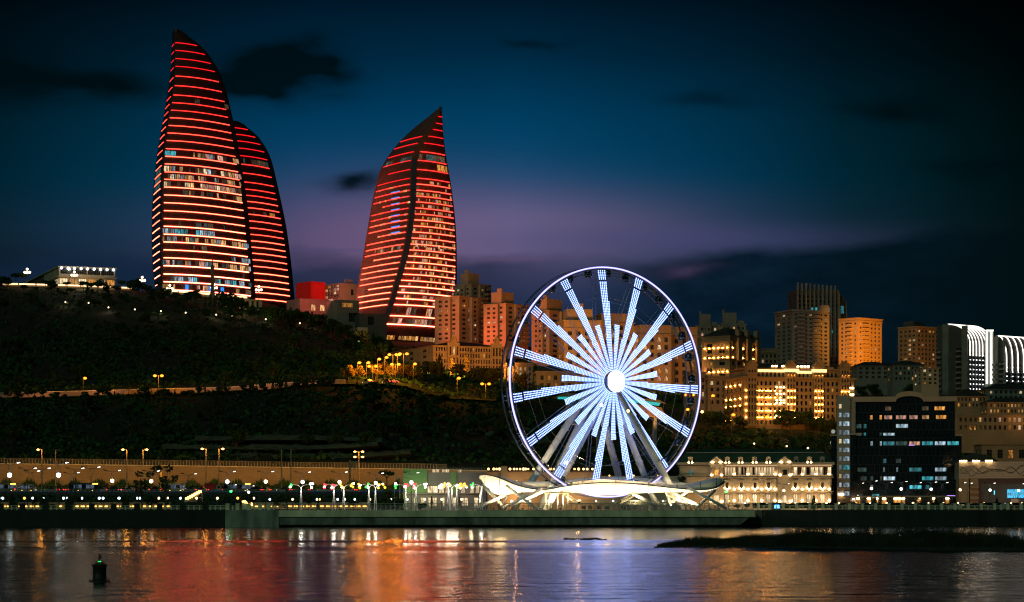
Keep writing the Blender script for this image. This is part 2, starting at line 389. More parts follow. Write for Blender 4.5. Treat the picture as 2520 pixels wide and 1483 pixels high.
grn = M('hill_soil', (.003, .012, .004), .95, var=.6, scale=.05, bump=.8, fine=.5)
m = MB(); cols = list(range(-250, 2801, 25)); rows = []
for ya, yb in zip(YS, YS[1:]):
    n = max(1, int((yb - ya) / 12)); rows += [ya + (yb - ya) * k / n for k in range(n)]
rows.append(YS[-1])
rr = random.Random(3)
rg_ = [[Vector((PX(p, y), y, ter(p, y) + (rr.uniform(-1, 1) if y not in YS else 0))) for p in cols] for y in rows]
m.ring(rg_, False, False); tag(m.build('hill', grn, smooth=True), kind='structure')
# ---------------------------------------------------------------- the flame shaped towers
tower_glass = brick_mat('tower_glass', (.05, .034, .032), (.035, .026, .025), (.075, .048, .04), 1, .32, 1.6, 4.4, True, .05, .5)
tower_edge = M('tower_edge_glass', (.05, .07, .13), .3, .2, var=.2)
LED = []
for k in range(7):
    t = k / 6
    LED.append(E('tower_led', (1, lerp(.010, .15, t ** 1.2), lerp(.016, .075, t ** 1.5)), lerp(2.0, 18.0, t ** 1.2), 'AUTO'))
def smooth_tab(t, y):
    return (tab(t, y - 14) + 2 * tab(t, y) + tab(t, y + 14)) / 4
class Tower:
    def __init__(s, name, label, Lt, Gt, Rt, Y, dL, dR, ytop, ybase, back=.7, glass=None):
        s.Lt, s.Gt, s.Rt, s.Y, s.dL, s.dR = Lt, Gt, Rt, Y, dL, dR
        s.yt, s.yb = ytop, ybase
        s.wR = max(tab(Rt, y) - tab(Gt, y) for y in range(int(ytop), int(ybase), 10)); s.wL = max(1, max(tab(Gt, y) - tab(Lt, y) for y in range(int(ytop), int(ybase), 10)))
        cx = (tab(Lt, ybase) + tab(Rt, ybase)) / 2
        s.root = thing(name, label, 'skyscraper', P(cx, ybase, Y + 20)); s.o = s.root.location.copy()
        ys = [ytop + (ybase - ytop) * (k / 70) ** 1.25 for k in range(71)]
        s.n1, s.n2, s.n3 = 6, 12, 8
        rings = []
        for y in ys:
            pts = [s.pt(y, -1 + k / s.n1) for k in range(s.n1)] + [s.pt(y, k / s.n2) for k in range(s.n2 + 1)]
            A, B = pts[-1], pts[0]
            mid = (A + B) / 2; dep = (A - B).length * back
            for k in range(1, s.n3):
                t = k / s.n3; p = A.lerp(B, t); p.y += dep * math.sin(math.pi * t) * .8; pts.append(p)
            rings.append([p - s.o for p in pts])
        m = MB(); n = len(rings[0])
        for k in range(len(rings) - 1):
            u = [0]
            for i in range(n): u.append(u[-1] + (rings[k + 1][(i + 1) % n] - rings[k + 1][i]).length)
            for i in range(n):
                j = (i + 1) % n
                m.q(rings[k][i], rings[k][j], rings[k + 1][j], rings[k + 1][i], uv=[(u[i], rings[k][i].z), (u[i + 1], rings[k][j].z), (u[i + 1], rings[k + 1][j].z), (u[i], rings[k + 1][i].z)])
        m.q(*rings[0])
        m.build('facade', glass or tower_glass, s.root)
    def pt(s, y, t, out=0):
        """t from -1 (left edge) over 0 (the ridge) to 1 (right edge)"""
        g = smooth_tab(s.Gt, y)
        if t < 0:
            e = smooth_tab(s.Lt, y); px = lerp(g, e, -t); off = s.dL * (g - e) / s.wL * (.7 * -t + .3 * t * t)
        else:
            e = smooth_tab(s.Rt, y); px = lerp(g, e, t); off = s.dR * (e - g) / s.wR * (.22 * t + .78 * t * t)
        Yq = s.Y + off - out
        return Vector((PX(px, Yq), Yq, PZ(y, s.Y)))
    def strip(s, y, t0, t1, k, dy=1.15):
        m = MB(); n = max(3, int(abs(t1 - t0) * 14))
        ts = [lerp(t0, t1, i / n) for i in range(n + 1)]
        r = []
        for t in ts:
            a = s.pt(y, t, .1) - s.o; b = s.pt(y, t, .75) - s.o
            h = dy * s.Y / F / 2 * 1.6
            r.append([a + Vector((0, 0, -h)), b + Vector((0, 0, -h)), b + Vector((0, 0, h)), a + Vector((0, 0, h))])
        m.ring(r, True, True); m.build('led_strip', LED[k], s.root)
    def room(s, y0, y1, t0, t1, mt):
        m = MB(); n = max(1, round(abs(t1 - t0) * 60)); ts = [lerp(t0, t1, i / n) for i in range(n + 1)]
        for a, b in zip(ts, ts[1:]):
            d = (b - a) * .08
            m.q(*[s.pt(y, t, .35) - s.o for y, t in ((y1, a + d), (y1, b - d), (y0, b - d), (y0, a + d))])
        m.build('lit_window', mt, s.root)
    def tof(s, y, px):
        g = smooth_tab(s.Gt, y)
        return (px - g) / (smooth_tab(s.Rt, y) - g) if px > g else -(g - px) / max(.1, g - smooth_tab(s.Lt, y))

LED_LV = lambda y, a, b: max(0, min(6, int((y - a) / (b - a) * 7)))
# tallest tower
t1 = Tower('flame_tower', 'tallest flame shaped tower, banded with red lights, in front of another tower', 
           [(72, 424), (175, 419), (225, 411), (290, 400), (360, 387), (435, 378), (500, 374), (575, 373), (650, 376), (705, 382), (735, 386)],
           [(72, 430), (200, 429), (260, 419), (320, 409), (380, 402), (450, 399), (525, 398), (600, 397), (735, 397)],
           [(72, 435), (78, 452), (85, 466), (102, 495), (128, 520), (155, 537), (185, 550), (225, 562), (280, 575), (340, 587), (400, 597), (460, 607), (520, 613), (575, 618), (630, 623), (700, 628), (735, 630)],
           1620, 45, 52, 73, 735)
S1 = [v / 2 for v in (212, 250, 290, 328, 376, 423, 469, 507, 544, 581, 619, 656, 693, 733, 771, 808, 847, 884, 922, 961, 999, 1038, 1077, 1115, 1154, 1192, 1231, 1270, 1309, 1350, 1388, 1428)]
for y in S1:
    k = LED_LV(y, 95, 730); w_ = smooth_tab(t1.Rt, y) - smooth_tab(t1.Gt, y)
    t1.strip(y, .025, 1 - 12 / w_, k, lerp(.62, 1.2, k / 6))
    t1.strip(y + 1.5, -.92, -.2, k, lerp(.8, 1.2, k / 6))
def rooms(tw, y0, y1, x0, x1, pr, pal, step=9.5):
    x = x0
    while x < x1:
        wd = step * RN.choice((.6, 1, 1, 1.5))
        if RN.random() < pr:
            tw.room(y0 + 5 + RN.random(), y1 - 2.5, min(.95, tw.tof(y1, x)), min(.97, tw.tof(y1, x + wd - 1.2)), EM[RN.choice(pal)])
        x += wd
WC = ['warm', 'cream', 'rose', 'warm', 'cool', 'dim', 'dim']
rooms(t1, S1[6], S1[7], 465, 482, .8, ['dim']); rooms(t1, S1[6], S1[7], 545, 556, .8, ['dim'])
rooms(t1, S1[13], S1[14], 405, 420, 1, ['cyan']); rooms(t1, S1[13], S1[14], 470, 590, .5, ['rose', 'warm', 'cool', 'dim'])
rooms(t1, S1[15], S1[16], 403, 596, .85, WC); rooms(t1, S1[16], S1[17], 403, 596, .8, WC); rooms(t1, S1[17], S1[18], 403, 596, .8, ['warm', 'cream', 'rose', 'dim', 'warm'])
rooms(t1, S1[18], S1[19], 450, 603, .55, ['dim', 'dim', 'teal', 'warm']); rooms(t1, S1[22], S1[23], 400, 560, .35, ['dim', 'teal'])
rooms(t1, S1[23], S1[24], 400, 530, .9, ['cool', 'cyan', 'teal', 'cool']); rooms(t1, S1[24], S1[25], 400, 612, .7, ['teal', 'cool', 'warm', 'dim'])
rooms(t1, S1[25], S1[26], 470, 530, .3, ['dim']); rooms(t1, S1[26], S1[27], 570, 618, .7, ['teal', 'cool']); rooms(t1, S1[27], S1[28], 400, 618, .7, ['rose', 'warm', 'teal', 'cool', 'dim'])
rooms(t1, S1[28], S1[29], 430, 600, .15, ['blue', 'amber', 'dim']); rooms(t1, S1[29], S1[30], 400, 622, .6, ['cyan', 'teal', 'cool']); rooms(t1, S1[30], S1[31], 400, 622, .7, ['warm', 'rose', 'amber', 'dim', 'blue'])
for k in (15, 16, 17): t1.room(S1[k] + 6, S1[k + 1] - 2, -.85, -.25, EM['teal'])
# the one half hidden behind it
t2 = Tower('flame_tower', 'dark red banded flame shaped tower half hidden behind the tallest tower', [(298, 566), (400, 572), (745, 590)], [(298, 571), (745, 596)],
           [(298, 580), (302, 600), (312, 620), (327, 637), (347, 652), (370, 665), (405, 675), (450, 685), (495, 695), (545, 705), (595, 712), (645, 718), (725, 725), (750, 727)], 1690, 20, 40, 297, 750)
S2 = [v / 2 for v in (632, 664, 696, 731, 768, 810, 853, 897, 932, 962, 992, 1023, 1055, 1088, 1122, 1154, 1186, 1217, 1247, 1279, 1311, 1345, 1378, 1410, 1440, 1472)]
for y in S2:
    w_ = smooth_tab(t2.Rt, y) - smooth_tab(t2.Gt, y)
    if 30 < w_: t2.strip(y - 1, .1, 1 - 11 / w_, LED_LV(y, 300, 950), lerp(.7, 1.0, (y - 316) / 420))
rooms(t2, S2[4], S2[5], 600, 668, .8, ['teal', 'dim', 'dim', 'cool']); rooms(t2, S2[11], S2[12], 614, 670, .6, ['dim', 'amber'])
# the separate one on the right
Yu = lambda v: 246 + v / 4.017
Yl = lambda v: 584.5 + v / 4.822
t3 = Tower('flame_tower', 'shorter flame shaped tower standing alone with its tip on the right', 
           [(268, 1083), (276, 1066), (287, 1043), (302, 1021), (319, 998), (339, 978), (363, 958), (385, 944), (408, 932), (440, 924), (477, 915), (527, 907), (570, 900), (614, 893), (657, 885), (700, 879), (735, 875), (768, 882), (800, 889), (840, 897)],
           [(268, 1084), (328, 1048), (346, 1033), (373, 1021), (395, 1014), (433, 1013), (482, 1012), (532, 1008), (570, 1003), (614, 996), (630, 992), (667, 982), (703, 970), (734, 962), (761, 953), (796, 940), (829, 928), (840, 924)],
           [(268, 1087.5), (321, 1090.5), (353, 1094), (388, 1100), (425, 1107), (465, 1113), (507, 1118), (545, 1121.5), (594, 1124), (674, 1124.5), (703, 1123), (740, 1119), (800, 1113), (840, 1108)], 1520, 46, 42, 268, 842, glass=brick_mat('red_glow_tower_glass', (.15, .07, .055), (.10, .05, .042), (.17, .09, .07), 1, .32, 1.6, 4.4, True, .05, .5))  # redder copy of the tower glass, its colour carries the LED glow
SR = [Yu(v) for v in (165, 230, 292, 360, 428, 512, 598, 688, 775, 833, 893, 952, 1010, 1070, 1128, 1187, 1247, 1307, 1367, 1427)] + [Yl(v) for v in (80, 150, 222, 295, 367, 438, 510, 580, 653, 725, 798, 930, 1030)]
SR = sorted(set(round(v, 1) for v in SR))
for i, y in enumerate(SR):
    wl = smooth_tab(t3.Gt, y) - smooth_tab(t3.Lt, y); wr = smooth_tab(t3.Rt, y) - smooth_tab(t3.Gt, y); k = LED_LV(y, 290, 860)
    t3.strip(y, min(.4, 13 / wr), .97, k, lerp(.75, 1.25, k / 6))
    if 2 < i < 31 and wl > 30: t3.strip(y, -max(.05, 3 / wl), -.95 + (.25 if i % 5 == 2 else 0), max(0, k - 1), lerp(.65, 1.0, k / 6))
# the blue glass fin along its ridge
m = MB(); r = []
for k in range(61):
    y = lerp(392, 838, k / 60); w_ = smooth_tab(t3.Rt, y) - smooth_tab(t3.Gt, y)
    a, b = t3.pt(y, 0.0, .5) - t3.o, t3.pt(y, min(.3, 12 / w_), .5) - t3.o
    r.append([a, b, b + Vector((0, 1.2, 0)), a + Vector((0, 1.2, 0))])
m.ring(r); m.build('corner_fin', tower_edge, t3.root)
rooms(t3, SR[5], SR[6], 1020, 1100, .8, ['teal', 'dim', 'dim']); rooms(t3, SR[6], SR[7], 1068, 1100, .9, ['amber']); rooms(t3, SR[5] + 6, SR[6] + 4, 945, 1010, .6, ['dim', 'teal'])
for i in range(8, 27):
    y0, y1 = SR[i], SR[i + 1]
    rooms(t3, y0, y1, lerp(1016, 985, max(0, (i - 14) / 13)), smooth_tab(t3.Rt, y0) - 4, .42, ['amber', 'dim', 'amber', 'warm', 'rose'], 5)
    rooms(t3, y0 + 7, y1 + 5, smooth_tab(t3.Lt, y0) + 10, smooth_tab(t3.Gt, y0) - 8, .34, ['amber', 'dim', 'warm', 'teal'], 5)
    if 9 <= i <= 16: t3.room(y0 + 11 - (i > 14), y0 + 13.5, t3.tof(y1, 962), t3.tof(y1, 983), EM['blue'])
for i in range(27, 32):
    rooms(t3, SR[i], SR[i + 1], smooth_tab(t3.Gt, SR[i]) + 16, smooth_tab(t3.Rt, SR[i]) - 4, .6, ['dim', 'rose', 'amber', 'dim'], 7)
rooms(t3, 820, 838, 950, 1100, .9, ['amber', 'amber', 'dim', 'warm'], 8)
for tw, px, y in ((t1, 433, 70), (t3, 1083, 264)):
    p = P(px, y, tw.Y) - tw.o; m = MB(); m.box(p.x - .7, p.x + .7, p.y - .3, p.y + 1, p.z - 3, p.z + .4); m.box(p.x + .2, p.x + 1.6, p.y, p.y + .8, p.z - 1, p.z - .3)
    m.build('roof_crane', MAT['dark'], tw.root)
# ---------------------------------------------------------------- the ferris wheel
WY = 625.0; WC_ = P(1484, 942, WY); TH = math.radians(31.7); WR = 282 * WY / F
ax = Vector((math.sin(TH), -math.cos(TH), 0)); ux = Vector((math.cos(TH), math.sin(TH), 0)); uz = Vector((0, 0, 1))
wheel = thing('ferris_wheel', 'large ferris wheel with white and violet lit spokes on the pier', 'ferris wheel', WC_)
def wp(a, r, t=0, lat=0):      # angle from the top (clockwise as seen), radius, offset along the axle, sideways offset
    d = ux * math.sin(a) + uz * math.cos(a); e = ux * math.cos(a) - uz * math.sin(a)
    return d * r + e * lat + ax * t
led = E('spoke_led', (.25, .37, 1.0), 5.8, 'NONE'); ledr = E('rim_led', (.38, .36, 1.0), 2.8, 'AUTO'); ledh = E('hub_led', (.7, .72, 1), 3.5, 'AUTO')
wsteel = M('wheel_steel', (.30, .30, .32), .4, .3, var=.1); wdark = M('wheel_dark', (.10, .11, .12), .3, .4, var=.2)
NR, FRR = 1.85, -1.85
def ringtube(t, r, w_, mt, name, n=120):
    m = MB(); rs = [[wp(2 * math.pi * k / n, r + a, t + b) for a, b in ((-w_, -w_), (w_, -w_), (w_, w_), (-w_, w_))] for k in range(n + 1)]
    m.ring(rs, True, False); return m.build(name, mt, wheel)
ringtube(NR, WR - .45, .22, wsteel, 'rim'); ringtube(FRR, WR + .1, .17, wdark, 'rim')
ringtube(NR + .22, WR - .05, .16, ledr, 'led_ring'); ringtube(FRR, WR - 1.5, .14, wsteel, 'rim_hoop')
ringtube(NR, WR * .955, .07, wsteel, 'rim_hoop')
def led_panel(a, r0, r1, n, lines, spf, of, gw):
    """rows of lamps on dark bars, the bars joined at the hub end"""
    m = MB(); first = []
    def face(f, k): m.f.append(f); m.mi.append(k); m.uv.append(None)
    for q_, end in lines:
        prev = None; stop = False
        for j in range(n):
            t = j / (n - 1)
            if t > end: break
            r = lerp(r0, r1, t); sp_ = spf(t); lat = q_ * sp_ - (.12 if t > .9 else 0); g = min(.13, sp_ * gw); o_ = of(t); i = len(m.v)
            m.v += [tuple(wp(a, r + h, o_, lat + e)) for h, e in ((-.14, -g), (-.14, g), (.14, g), (.14, -g))]
            face((i, i + 1, i + 2, i + 3), 1 if n > 40 and j == 55 else 0)
            if prev is not None: face((prev + 3, prev + 2, i + 1, i), 1)
            else: first.append(i)
            prev = i
    for p, q in zip(first, first[1:]): face((p + 1, q, q + 3, p + 2), 1)
    return m.build('led_panel', [led, wdark], wheel)
PH = math.radians(-3.4); NS = 15
for k in range(NS):
    a = PH + 2 * math.pi * k / NS
    # truss behind every lit spoke
    m = MB()
    for s_ in (-1, 1):
        m.tube([wp(a, 2.4, 4.0, .35 * s_), wp(a, WR - .5, NR - .1, .95 * s_)], .09, 4)
        m.tube([wp(a, 2.4, -3.6, .3 * s_), wp(a, WR - .3, FRR, .6 * s_)], .08, 4)
    for j in range(1, 12):
        t = j / 12; r = lerp(2.4, WR - .5, t); o_ = lerp(4, NR, t) - .1; l_ = lerp(.35, .95, t)
        m.tube([wp(a, r, o_, -l_), wp(a, r, o_, l_)], .05, 4)
    m.build('spoke', wsteel, wheel)
    led_panel(a, 3.0, WR - 1.0, 62, [(-2.4, .34), (-1.45, 1), (-.5, 1), (.45, 1), (1.4, 1), (2.3, .70)], lambda t: lerp(.11, .70, t), lambda t: lerp(4.7, NR + .25, t), .27)
    b = a + math.pi / NS
    m = MB(); r1 = 15.2
    for s_ in (-1, 1): m.tube([wp(b, 2.4, 4.4, .3 * s_), wp(b, r1, 3.3, .7 * s_)], .07, 4)
    m.build('short_spoke', wsteel, wheel)
    led_panel(b, 3.0, r1, 30, [(q_, 1) for q_ in (-2, -1, 0, 1, 2)], lambda t: lerp(.11, .33, t), lambda t: lerp(4.75, 3.5, t), .31)
# cable polygons tying the spokes
for rr_, t in ((.45, .5), (.74, -.5), (.74, .6)):
    m = MB()
    for k in range(NS):
        a, b = PH + 2 * math.pi * k / NS, PH + 2 * math.pi * (k + 1) / NS
        m.tube([wp(a, WR * rr_, lerp(4, NR, rr_) if t > 0 else lerp(-3.6, FRR, rr_)), wp(b, WR * rr_, lerp(4, NR, rr_) if t > 0 else lerp(-3.6, FRR, rr_))], .055, 4)
    m.build('tie_cable', wsteel, wheel)
# hub: axle, far drum, near lit disc
m = MB(); m.tube([ax * -5, ax * 6], 1.15, 14); m.build('axle', wsteel, wheel)
hb = MB(); hb.tube([ax * -5.6, ax * -4.2], 2.7, 20); hb.build('hub_drum', M('hub_white', (.5, .55, .6), .4, .1, var=.1), wheel)
oct_ = lambda t, r: [wp(math.pi * 2 * k / 24, r / max(abs(math.cos(((k * 15 + 22.5) % 45 - 22.5) * math.pi / 180)), .1) if 0 else r, t) for k in range(24)]
m = MB(); m.ring([oct_(5.2, 2.6), oct_(6.2, 2.75)]); hub = m.build('hub_disc', wdark, wheel)
m = MB(); n = 20
for i in range(-n, n + 1):
    for j in range(-n, n + 1):
        x, z = i * .145, j * .145
        if x * x + z * z < 2.9 ** 2 and abs(x) < 2.7:
            c = ux * x + uz * z + ax * 6.26; m.q(*[c + ux * a * .062 + uz * b * .056 for a, b in ((-1, -1), (1, -1), (1, 1), (-1, 1))])
m.build('led_face', ledh, hub)
# legs
def leg(p0, px, py, Y, r0=1.05, r1=.72, name='leg', mt=None):
    e = P(px, py, Y) - WC_; e.z = DECK - WC_.z
    m = MB(); n = 10; pts = [p0.lerp(e, k / n) for k in range(n + 1)]
    m.tube(pts, [lerp(r1, r0, math.sin(math.pi * k / n) * .55 + .3 * (k / n)) for k in range(n + 1)], 14)
    for t in (.35, .62): 
        c = p0.lerp(e, t); d = (e - p0).normalized() * .12; m.tube([c - d, c + d], r0 * 1.12, 14)
    return m.build(name, mt or MAT['white'], wheel, smooth=True)
far, near_ = ax * -4.6, ax * 4.2
leg(far, 1263, 1235, 640); leg(far, 1545, 1240, 655); leg(far * .4, 1328, 1240, 632, .95)
leg(near_, 1343, 1243, 622); leg(near_, 1684, 1243, 630); leg(near_ * .5, 1620, 1240, 640, .95)
# access ladder beside the right legs
m = MB(); a, b = Vector((4.4, 3, -9)), P(1668, 1232, 626) - WC_
for s_ in (-.45, .45): m.tube([a + Vector((s_, 0, 0)), b + Vector((s_, 0, 0))], .06, 4)
for k in range(40): c = a.lerp(b, k / 40); m.tube([c + Vector((-.45, 0, 0)), c + Vector((.45, 0, 0))], .04, 4)
m.build('ladder', wsteel, wheel)
# cabins between the rims
cg = M('cabin_glass', (.02, .03, .045), .12, .2, var=.2, spec=.8)
cm = MB(); cm.cur = 0; cm.lathe([(.2, -1.15), (.8, -1.1), (1.0, -.6), (1.05, .3), (.85, .9), (.3, 1.15)], 10)
cm.cur = 1; cm.lathe([(1.02, -.72), (1.09, -.72), (1.09, -.5), (1.02, -.5)], 10); cm.tube([(-1.75, 0, .1), (1.75, 0, .1)], .06, 4)
c0 = None
for k in range(30):
    a = PH + 2 * math.pi * (k + .5) / 30; p = wp(a, WR - 1.35, 0)
    if c0 is None: c0 = cm.build('cabin', [cg, wsteel], wheel, True); c = c0
    else: c = c0.copy(); COL.objects.link(c); c.parent = wheel
    c.location = p; c.rotation_euler = (0, 0, TH - math.pi / 2)
# warning lamps on spokes and legs
wl = E('amber_lamp', (1, .45, .08), 18, 'AUTO'); lm = MB().sph((0, 0, 0), .35, 8, 5).build('lamp', wl, wheel)
for i, (px, py, Y) in enumerate(((1393, 1139, 612), (1546, 1012, 612), (1480, 998, 615), (1728, 1014, 640))):
    l_ = lm if i == 0 else lm.copy()
    if i: COL.objects.link(l_); l_.parent = wheel
    l_.location = P(px, py, Y) - WC_

# ---------------------------------------------------------------- the wavy canopy around its foot
can = thing('canopy', 'wavy white tensile canopy ring around the foot of the ferris wheel', 'canopy', (PX(1480, 628), 628, DECK))
EDGE = [(1179, 1171), (1186, 1168), (1215, 1173), (1240, 1182), (1270, 1195), (1300, 1203), (1330, 1207), (1352, 1206), (1385, 1199), (1430, 1193), (1480, 1190), (1540, 1191), (1600, 1196), (1650, 1202), (1690, 1206), (1720, 1208), (1745, 1206), (1765, 1201), (1778, 1192), (1782, 1183)]
TOP = [(1179, 1), (1215, 3), (1240, 8), (1270, 11), (1300, 10), (1345, 6), (1380, 5), (1420, 9), (1480, 11), (1560, 9), (1620, 8), (1680, 12), (1720, 22), (1750, 28), (1770, 22), (1782, 3)]
BOT = [(1179, 3), (1190, 22), (1215, 42), (1240, 38), (1270, 18), (1300, 8), (1345, 5), (1385, 12), (1430, 22), (1480, 28), (1540, 27), (1590, 18), (1640, 10), (1690, 6), (1740, 3), (1782, 1)]
def yfront(px): return 628 - 13.5 * math.sqrt(max(0, 1 - ((px - 1480) / 302) ** 2))
O_ = Vector(can.location)
def rows_of(front):
    R_ = []
    for k in range(81):
        px = 1480 - 301 * math.cos(math.pi * k / 80)
        Yf = yfront(px); dep = 7.5 * math.sin(math.pi * k / 80) ** .5 + .3
        e = tab(EDGE, px); sc_ = (tab(EDGE, px - 8) + e * 2 + tab(EDGE, px + 8)) / 4
        if front: t, b, Y0 = tab(TOP, px), tab(BOT, px), Yf
        else: t, b, Y0, sc_, dep = 4, 9, 1256 - Yf, tab([(1179, 1171), (1260, 1190), (1340, 1190), (1420, 1183), (1520, 1178), (1620, 1184), (1700, 1196), (1750, 1190), (1782, 1183)], px), -dep
        u = (sc_ - HY) * -Y0 / F + H - DECK; sz = Y0 / F; x = PX(px, Y0) - O_.x
        q = lambda f, dz: (PX(px, Y0 + dep * f) - O_.x, Y0 + dep * f - O_.y, u + dz * sz)
        R_.append([q(0, 0), q(.25, t * .62), q(.55, t * .95), q(.8, t), q(1, t * .75), q(1, -b), q(.7, -b * .95), q(.4, -b * .72), q(.15, -b * .35), q(.02, -1.2)])
    return R_
canvas_top = M('canopy_fabric', (.66, .60, .48), .65, var=.08, scale=.6)
for fr in (True, False):
    m = MB(); R_ = rows_of(fr); m.ring(R_); m.build('membrane', MAT['membrane'], can, True)
    m = MB(); m.tube([Vector(r_[0]) + Vector((0, -.25 if fr else .25, 0)) for r_ in R_], .30, 6); m.build('edge_beam', MAT['dark'], can)
    if fr:
        ledc = E('canopy_edge_led', (1, .85, .55), 3, 'NONE'); m = MB()
        for a, b in zip(R_, R_[1:]):
            A, B = Vector(a[0]), Vector(b[0])
            for t in (.15, .4, .65, .9): m.obox(A.lerp(B, t) + Vector((0, -.5, -.08)), (.13, 0, 0), (0, .04, 0), (0, 0, .07))
        m.build('edge_lights', ledc, can)
    for k in range(8, 76, 7):      # seams between the cloth panels
        m = MB(); m.tube([Vector(R_[k][i]) + Vector((0, 0, .05)) for i in range(5)], .11, 4); m.tube([Vector(R_[k][i]) + Vector((0, -.04, -.08)) for i in (9, 8, 7, 6, 5)], .11, 4); m.build('seam_rib', MAT['steel'], can)
def strut(p, q, Yp, Yq, r=.42):
    a, b = P(*p, Yp) - O_, P(*q, Yq) - O_; m = MB(); m.tube([a, b], r, 10); m.build('strut', MAT['white'], can, True)
X4 = lambda x: 1156.6 + x / 6.826
Y4 = lambda y: 1144.3 + y / 6.826
X5 = lambda x: 1476.5 + x / 6.826
for a, b, y0, y1 in (((210, 335), (540, 680), 622, 618), ((600, 510), (80, 735), 616, 616), ((610, 350), (1120, 750), 618, 612), ((1220, 400), (560, 725), 616, 614), ((1250, 440), (730, 670), 620, 622), ((200, 360), (150, 690), 626, 627), ((720, 380), (530, 690), 632, 630)):
    strut((X4(a[0]), Y4(a[1])), (X4(b[0]), Y4(b[1])), y0, y1, .40 if y0 < 625 else .25)
for a, b, y0, y1 in (((1480, 390), (2140, 740), 613, 612), ((1930, 430), (1610, 740), 618, 614), ((1500, 430), (1190, 640), 622, 620), ((1240, 480), (1640, 680), 618, 618), ((1140, 520), (1540, 680), 620, 622), ((560, 490), (880, 650), 616, 614), ((830, 440), (980, 650), 626, 626), ((1070, 350), (1200, 670), 622, 620)):
    strut((X5(a[0]), Y4(a[1])), (X5(b[0]), Y4(b[1])), y0, y1, .40)
# boarding platform, stairs and drive gear inside the ring
plat = thing('boarding_platform', 'pale boarding platform with stairs under the ferris wheel', 'platform', (PX(1470, 622), 622, DECK))
O2 = Vector(plat.location)
def pb(m, x0, x1, y0, y1, Y0, Y1): m.box(PX(x0, Y0) - O2.x, PX(x1, Y0) - O2.x, Y0 - O2.y, Y1 - O2.y, PZ(y1, Y0) - DECK, PZ(y0, Y0) - DECK)
pm = M('platform_paint', (.55, .53, .42), .6, var=.15)
m = MB(); pb(m, 1395, 1640, 1239, 1242, 614, 634); pb(m, 1340, 1400, 1214, 1216, 620, 626); pb(m, 1596, 1640, 1200, 1203, 622, 628); m.build('deck', pm, plat)
m = MB()
for x in (1343, 1356, 1372, 1385, 1397): pb(m, x, x + 1.6, 1216, 1252, 621, 621.4)
for x in range(1400, 1640, 20): pb(m, x, x + 1.4, 1242, 1254, 615, 615.3)
m.build('supports', pm, plat)
for x0, y0, x1, y1 in ((1378, 1214, 1420, 1240), (1560, 1222, 1528, 1240), (1640, 1202, 1662, 1240)):
    m = MB(); n = 12
    for k in range(n): 
        t = k / n; x = lerp(x0, x1, t); y = lerp(y0, y1, t); pb(m, min(x, x + (x1 - x0) / n), max(x, x + (x1 - x0) / n), y, y + 1.2, 618, 620)
    a, b = P(x0, y0 - 8, 618) - O2, P(x1, y1 - 8, 618) - O2; m.tube([a, b], .05, 4); a.z -= .5; b.z -= .5; m.tube([a, b], .04, 4)
    m.build('staircase', pm, plat)
for x0, x1, y in ((1398, 1525, 1239), (1540, 1640, 1239), (1340, 1400, 1214), (1596, 1640, 1200)):
    m = MB(); hgt = 7
    pb(m, x0, x1, y - hgt, y - hgt + .8, 614.2, 614.3); pb(m, x0, x1, y - hgt / 2, y - hgt / 2 + .6, 614.2, 614.3)
    x = x0
    while x <= x1: pb(m, x, x + .7, y - hgt, y, 614.2, 614.3); x += 6
    m.build('handrail', pm, plat)
m = MB()
for x in (1432, 1448, 1470, 1490, 1530, 1556): pb(m, x, x + 9, 1246, 1254, 611, 613)
m.build('machinery', MAT['greyd'], plat)
# uplights standing on the deck under the cloth
for px in (1230, 1310, 1400, 1480, 1560, 1650, 1720):
    l_ = bpy.data.lights.new('deck_light', 'SPOT'); l_.spot_size = 2.9; l_.spot_blend = .5; l_.energy = 2600; l_.color = (1, .80, .42); l_.shadow_soft_size = 1.3; ob('deck_light', l_, None, (PX(px, 620), 614 + (px % 3) * 2, DECK + 3.0), (math.radians(80), 0, 0))
for px in (1300, 1480, 1650): glow_to = P(px + (40 if px < 1480 else -30 if px > 1480 else 0), 1200, 612); l_ = bpy.data.lights.new('canopy_fill', 'SPOT'); l_.energy = 9000; l_.color = (1, .64, .30); l_.spot_size = 1.9; l_.spot_blend = .9; l_.shadow_soft_size = .3; q_ = P(1440 + (px - 1300) * .3, 1110, 619); ob('canopy_fill', l_, None, q_, (glow_to - q_).to_track_quat('-Z', 'Y').to_euler())  # added spots that brighten the canopy top, no fixtures on the legs
upl_root = thing("uplight", "x", "floodlight")
m = MB(); m.lathe([(.05, 0), (.25, 0), (.2, .25), (.3, .3), (.34, .6), (.3, .6), (.28, .55)], 8); m.build('housing', MAT['dark'], upl_root)
m = MB(); m.lathe([(.02, .56), (.27, .56), (.27, .58), (.02, .58)], 8); m.build('lens', E('uplight_lens', (1, .85, .55), 25, 'NONE'), upl_root)
upl = Row(upl_root)
UPX = [1192, 1215, 1240, 1285, 1330, 1380, 1425, 1470, 1515, 1560, 1605, 1650, 1700, 1745, 1768]
for i, px in enumerate(UPX):
    Yq = yfront(px) + (4 if i % 3 else -.6); p = Vector((PX(px, Yq), Yq, DECK + (1.7 if 1394 < px < 1642 else 0)))
    upl.put(p, 0, f'small dark uplight, {ordn(i)} from the left under the white canopy', 'uplights under the canopy')
    l_ = bpy.data.lights.new('uplight_beam', 'SPOT'); l_.energy = 6500; l_.color = (1, .80, .46); l_.spot_size = math.radians(150); l_.spot_blend = .6; l_.shadow_soft_size = .4
    ob('uplight_beam', l_, None, p + Vector((0, 0, .9)), (math.pi, 0, 0))
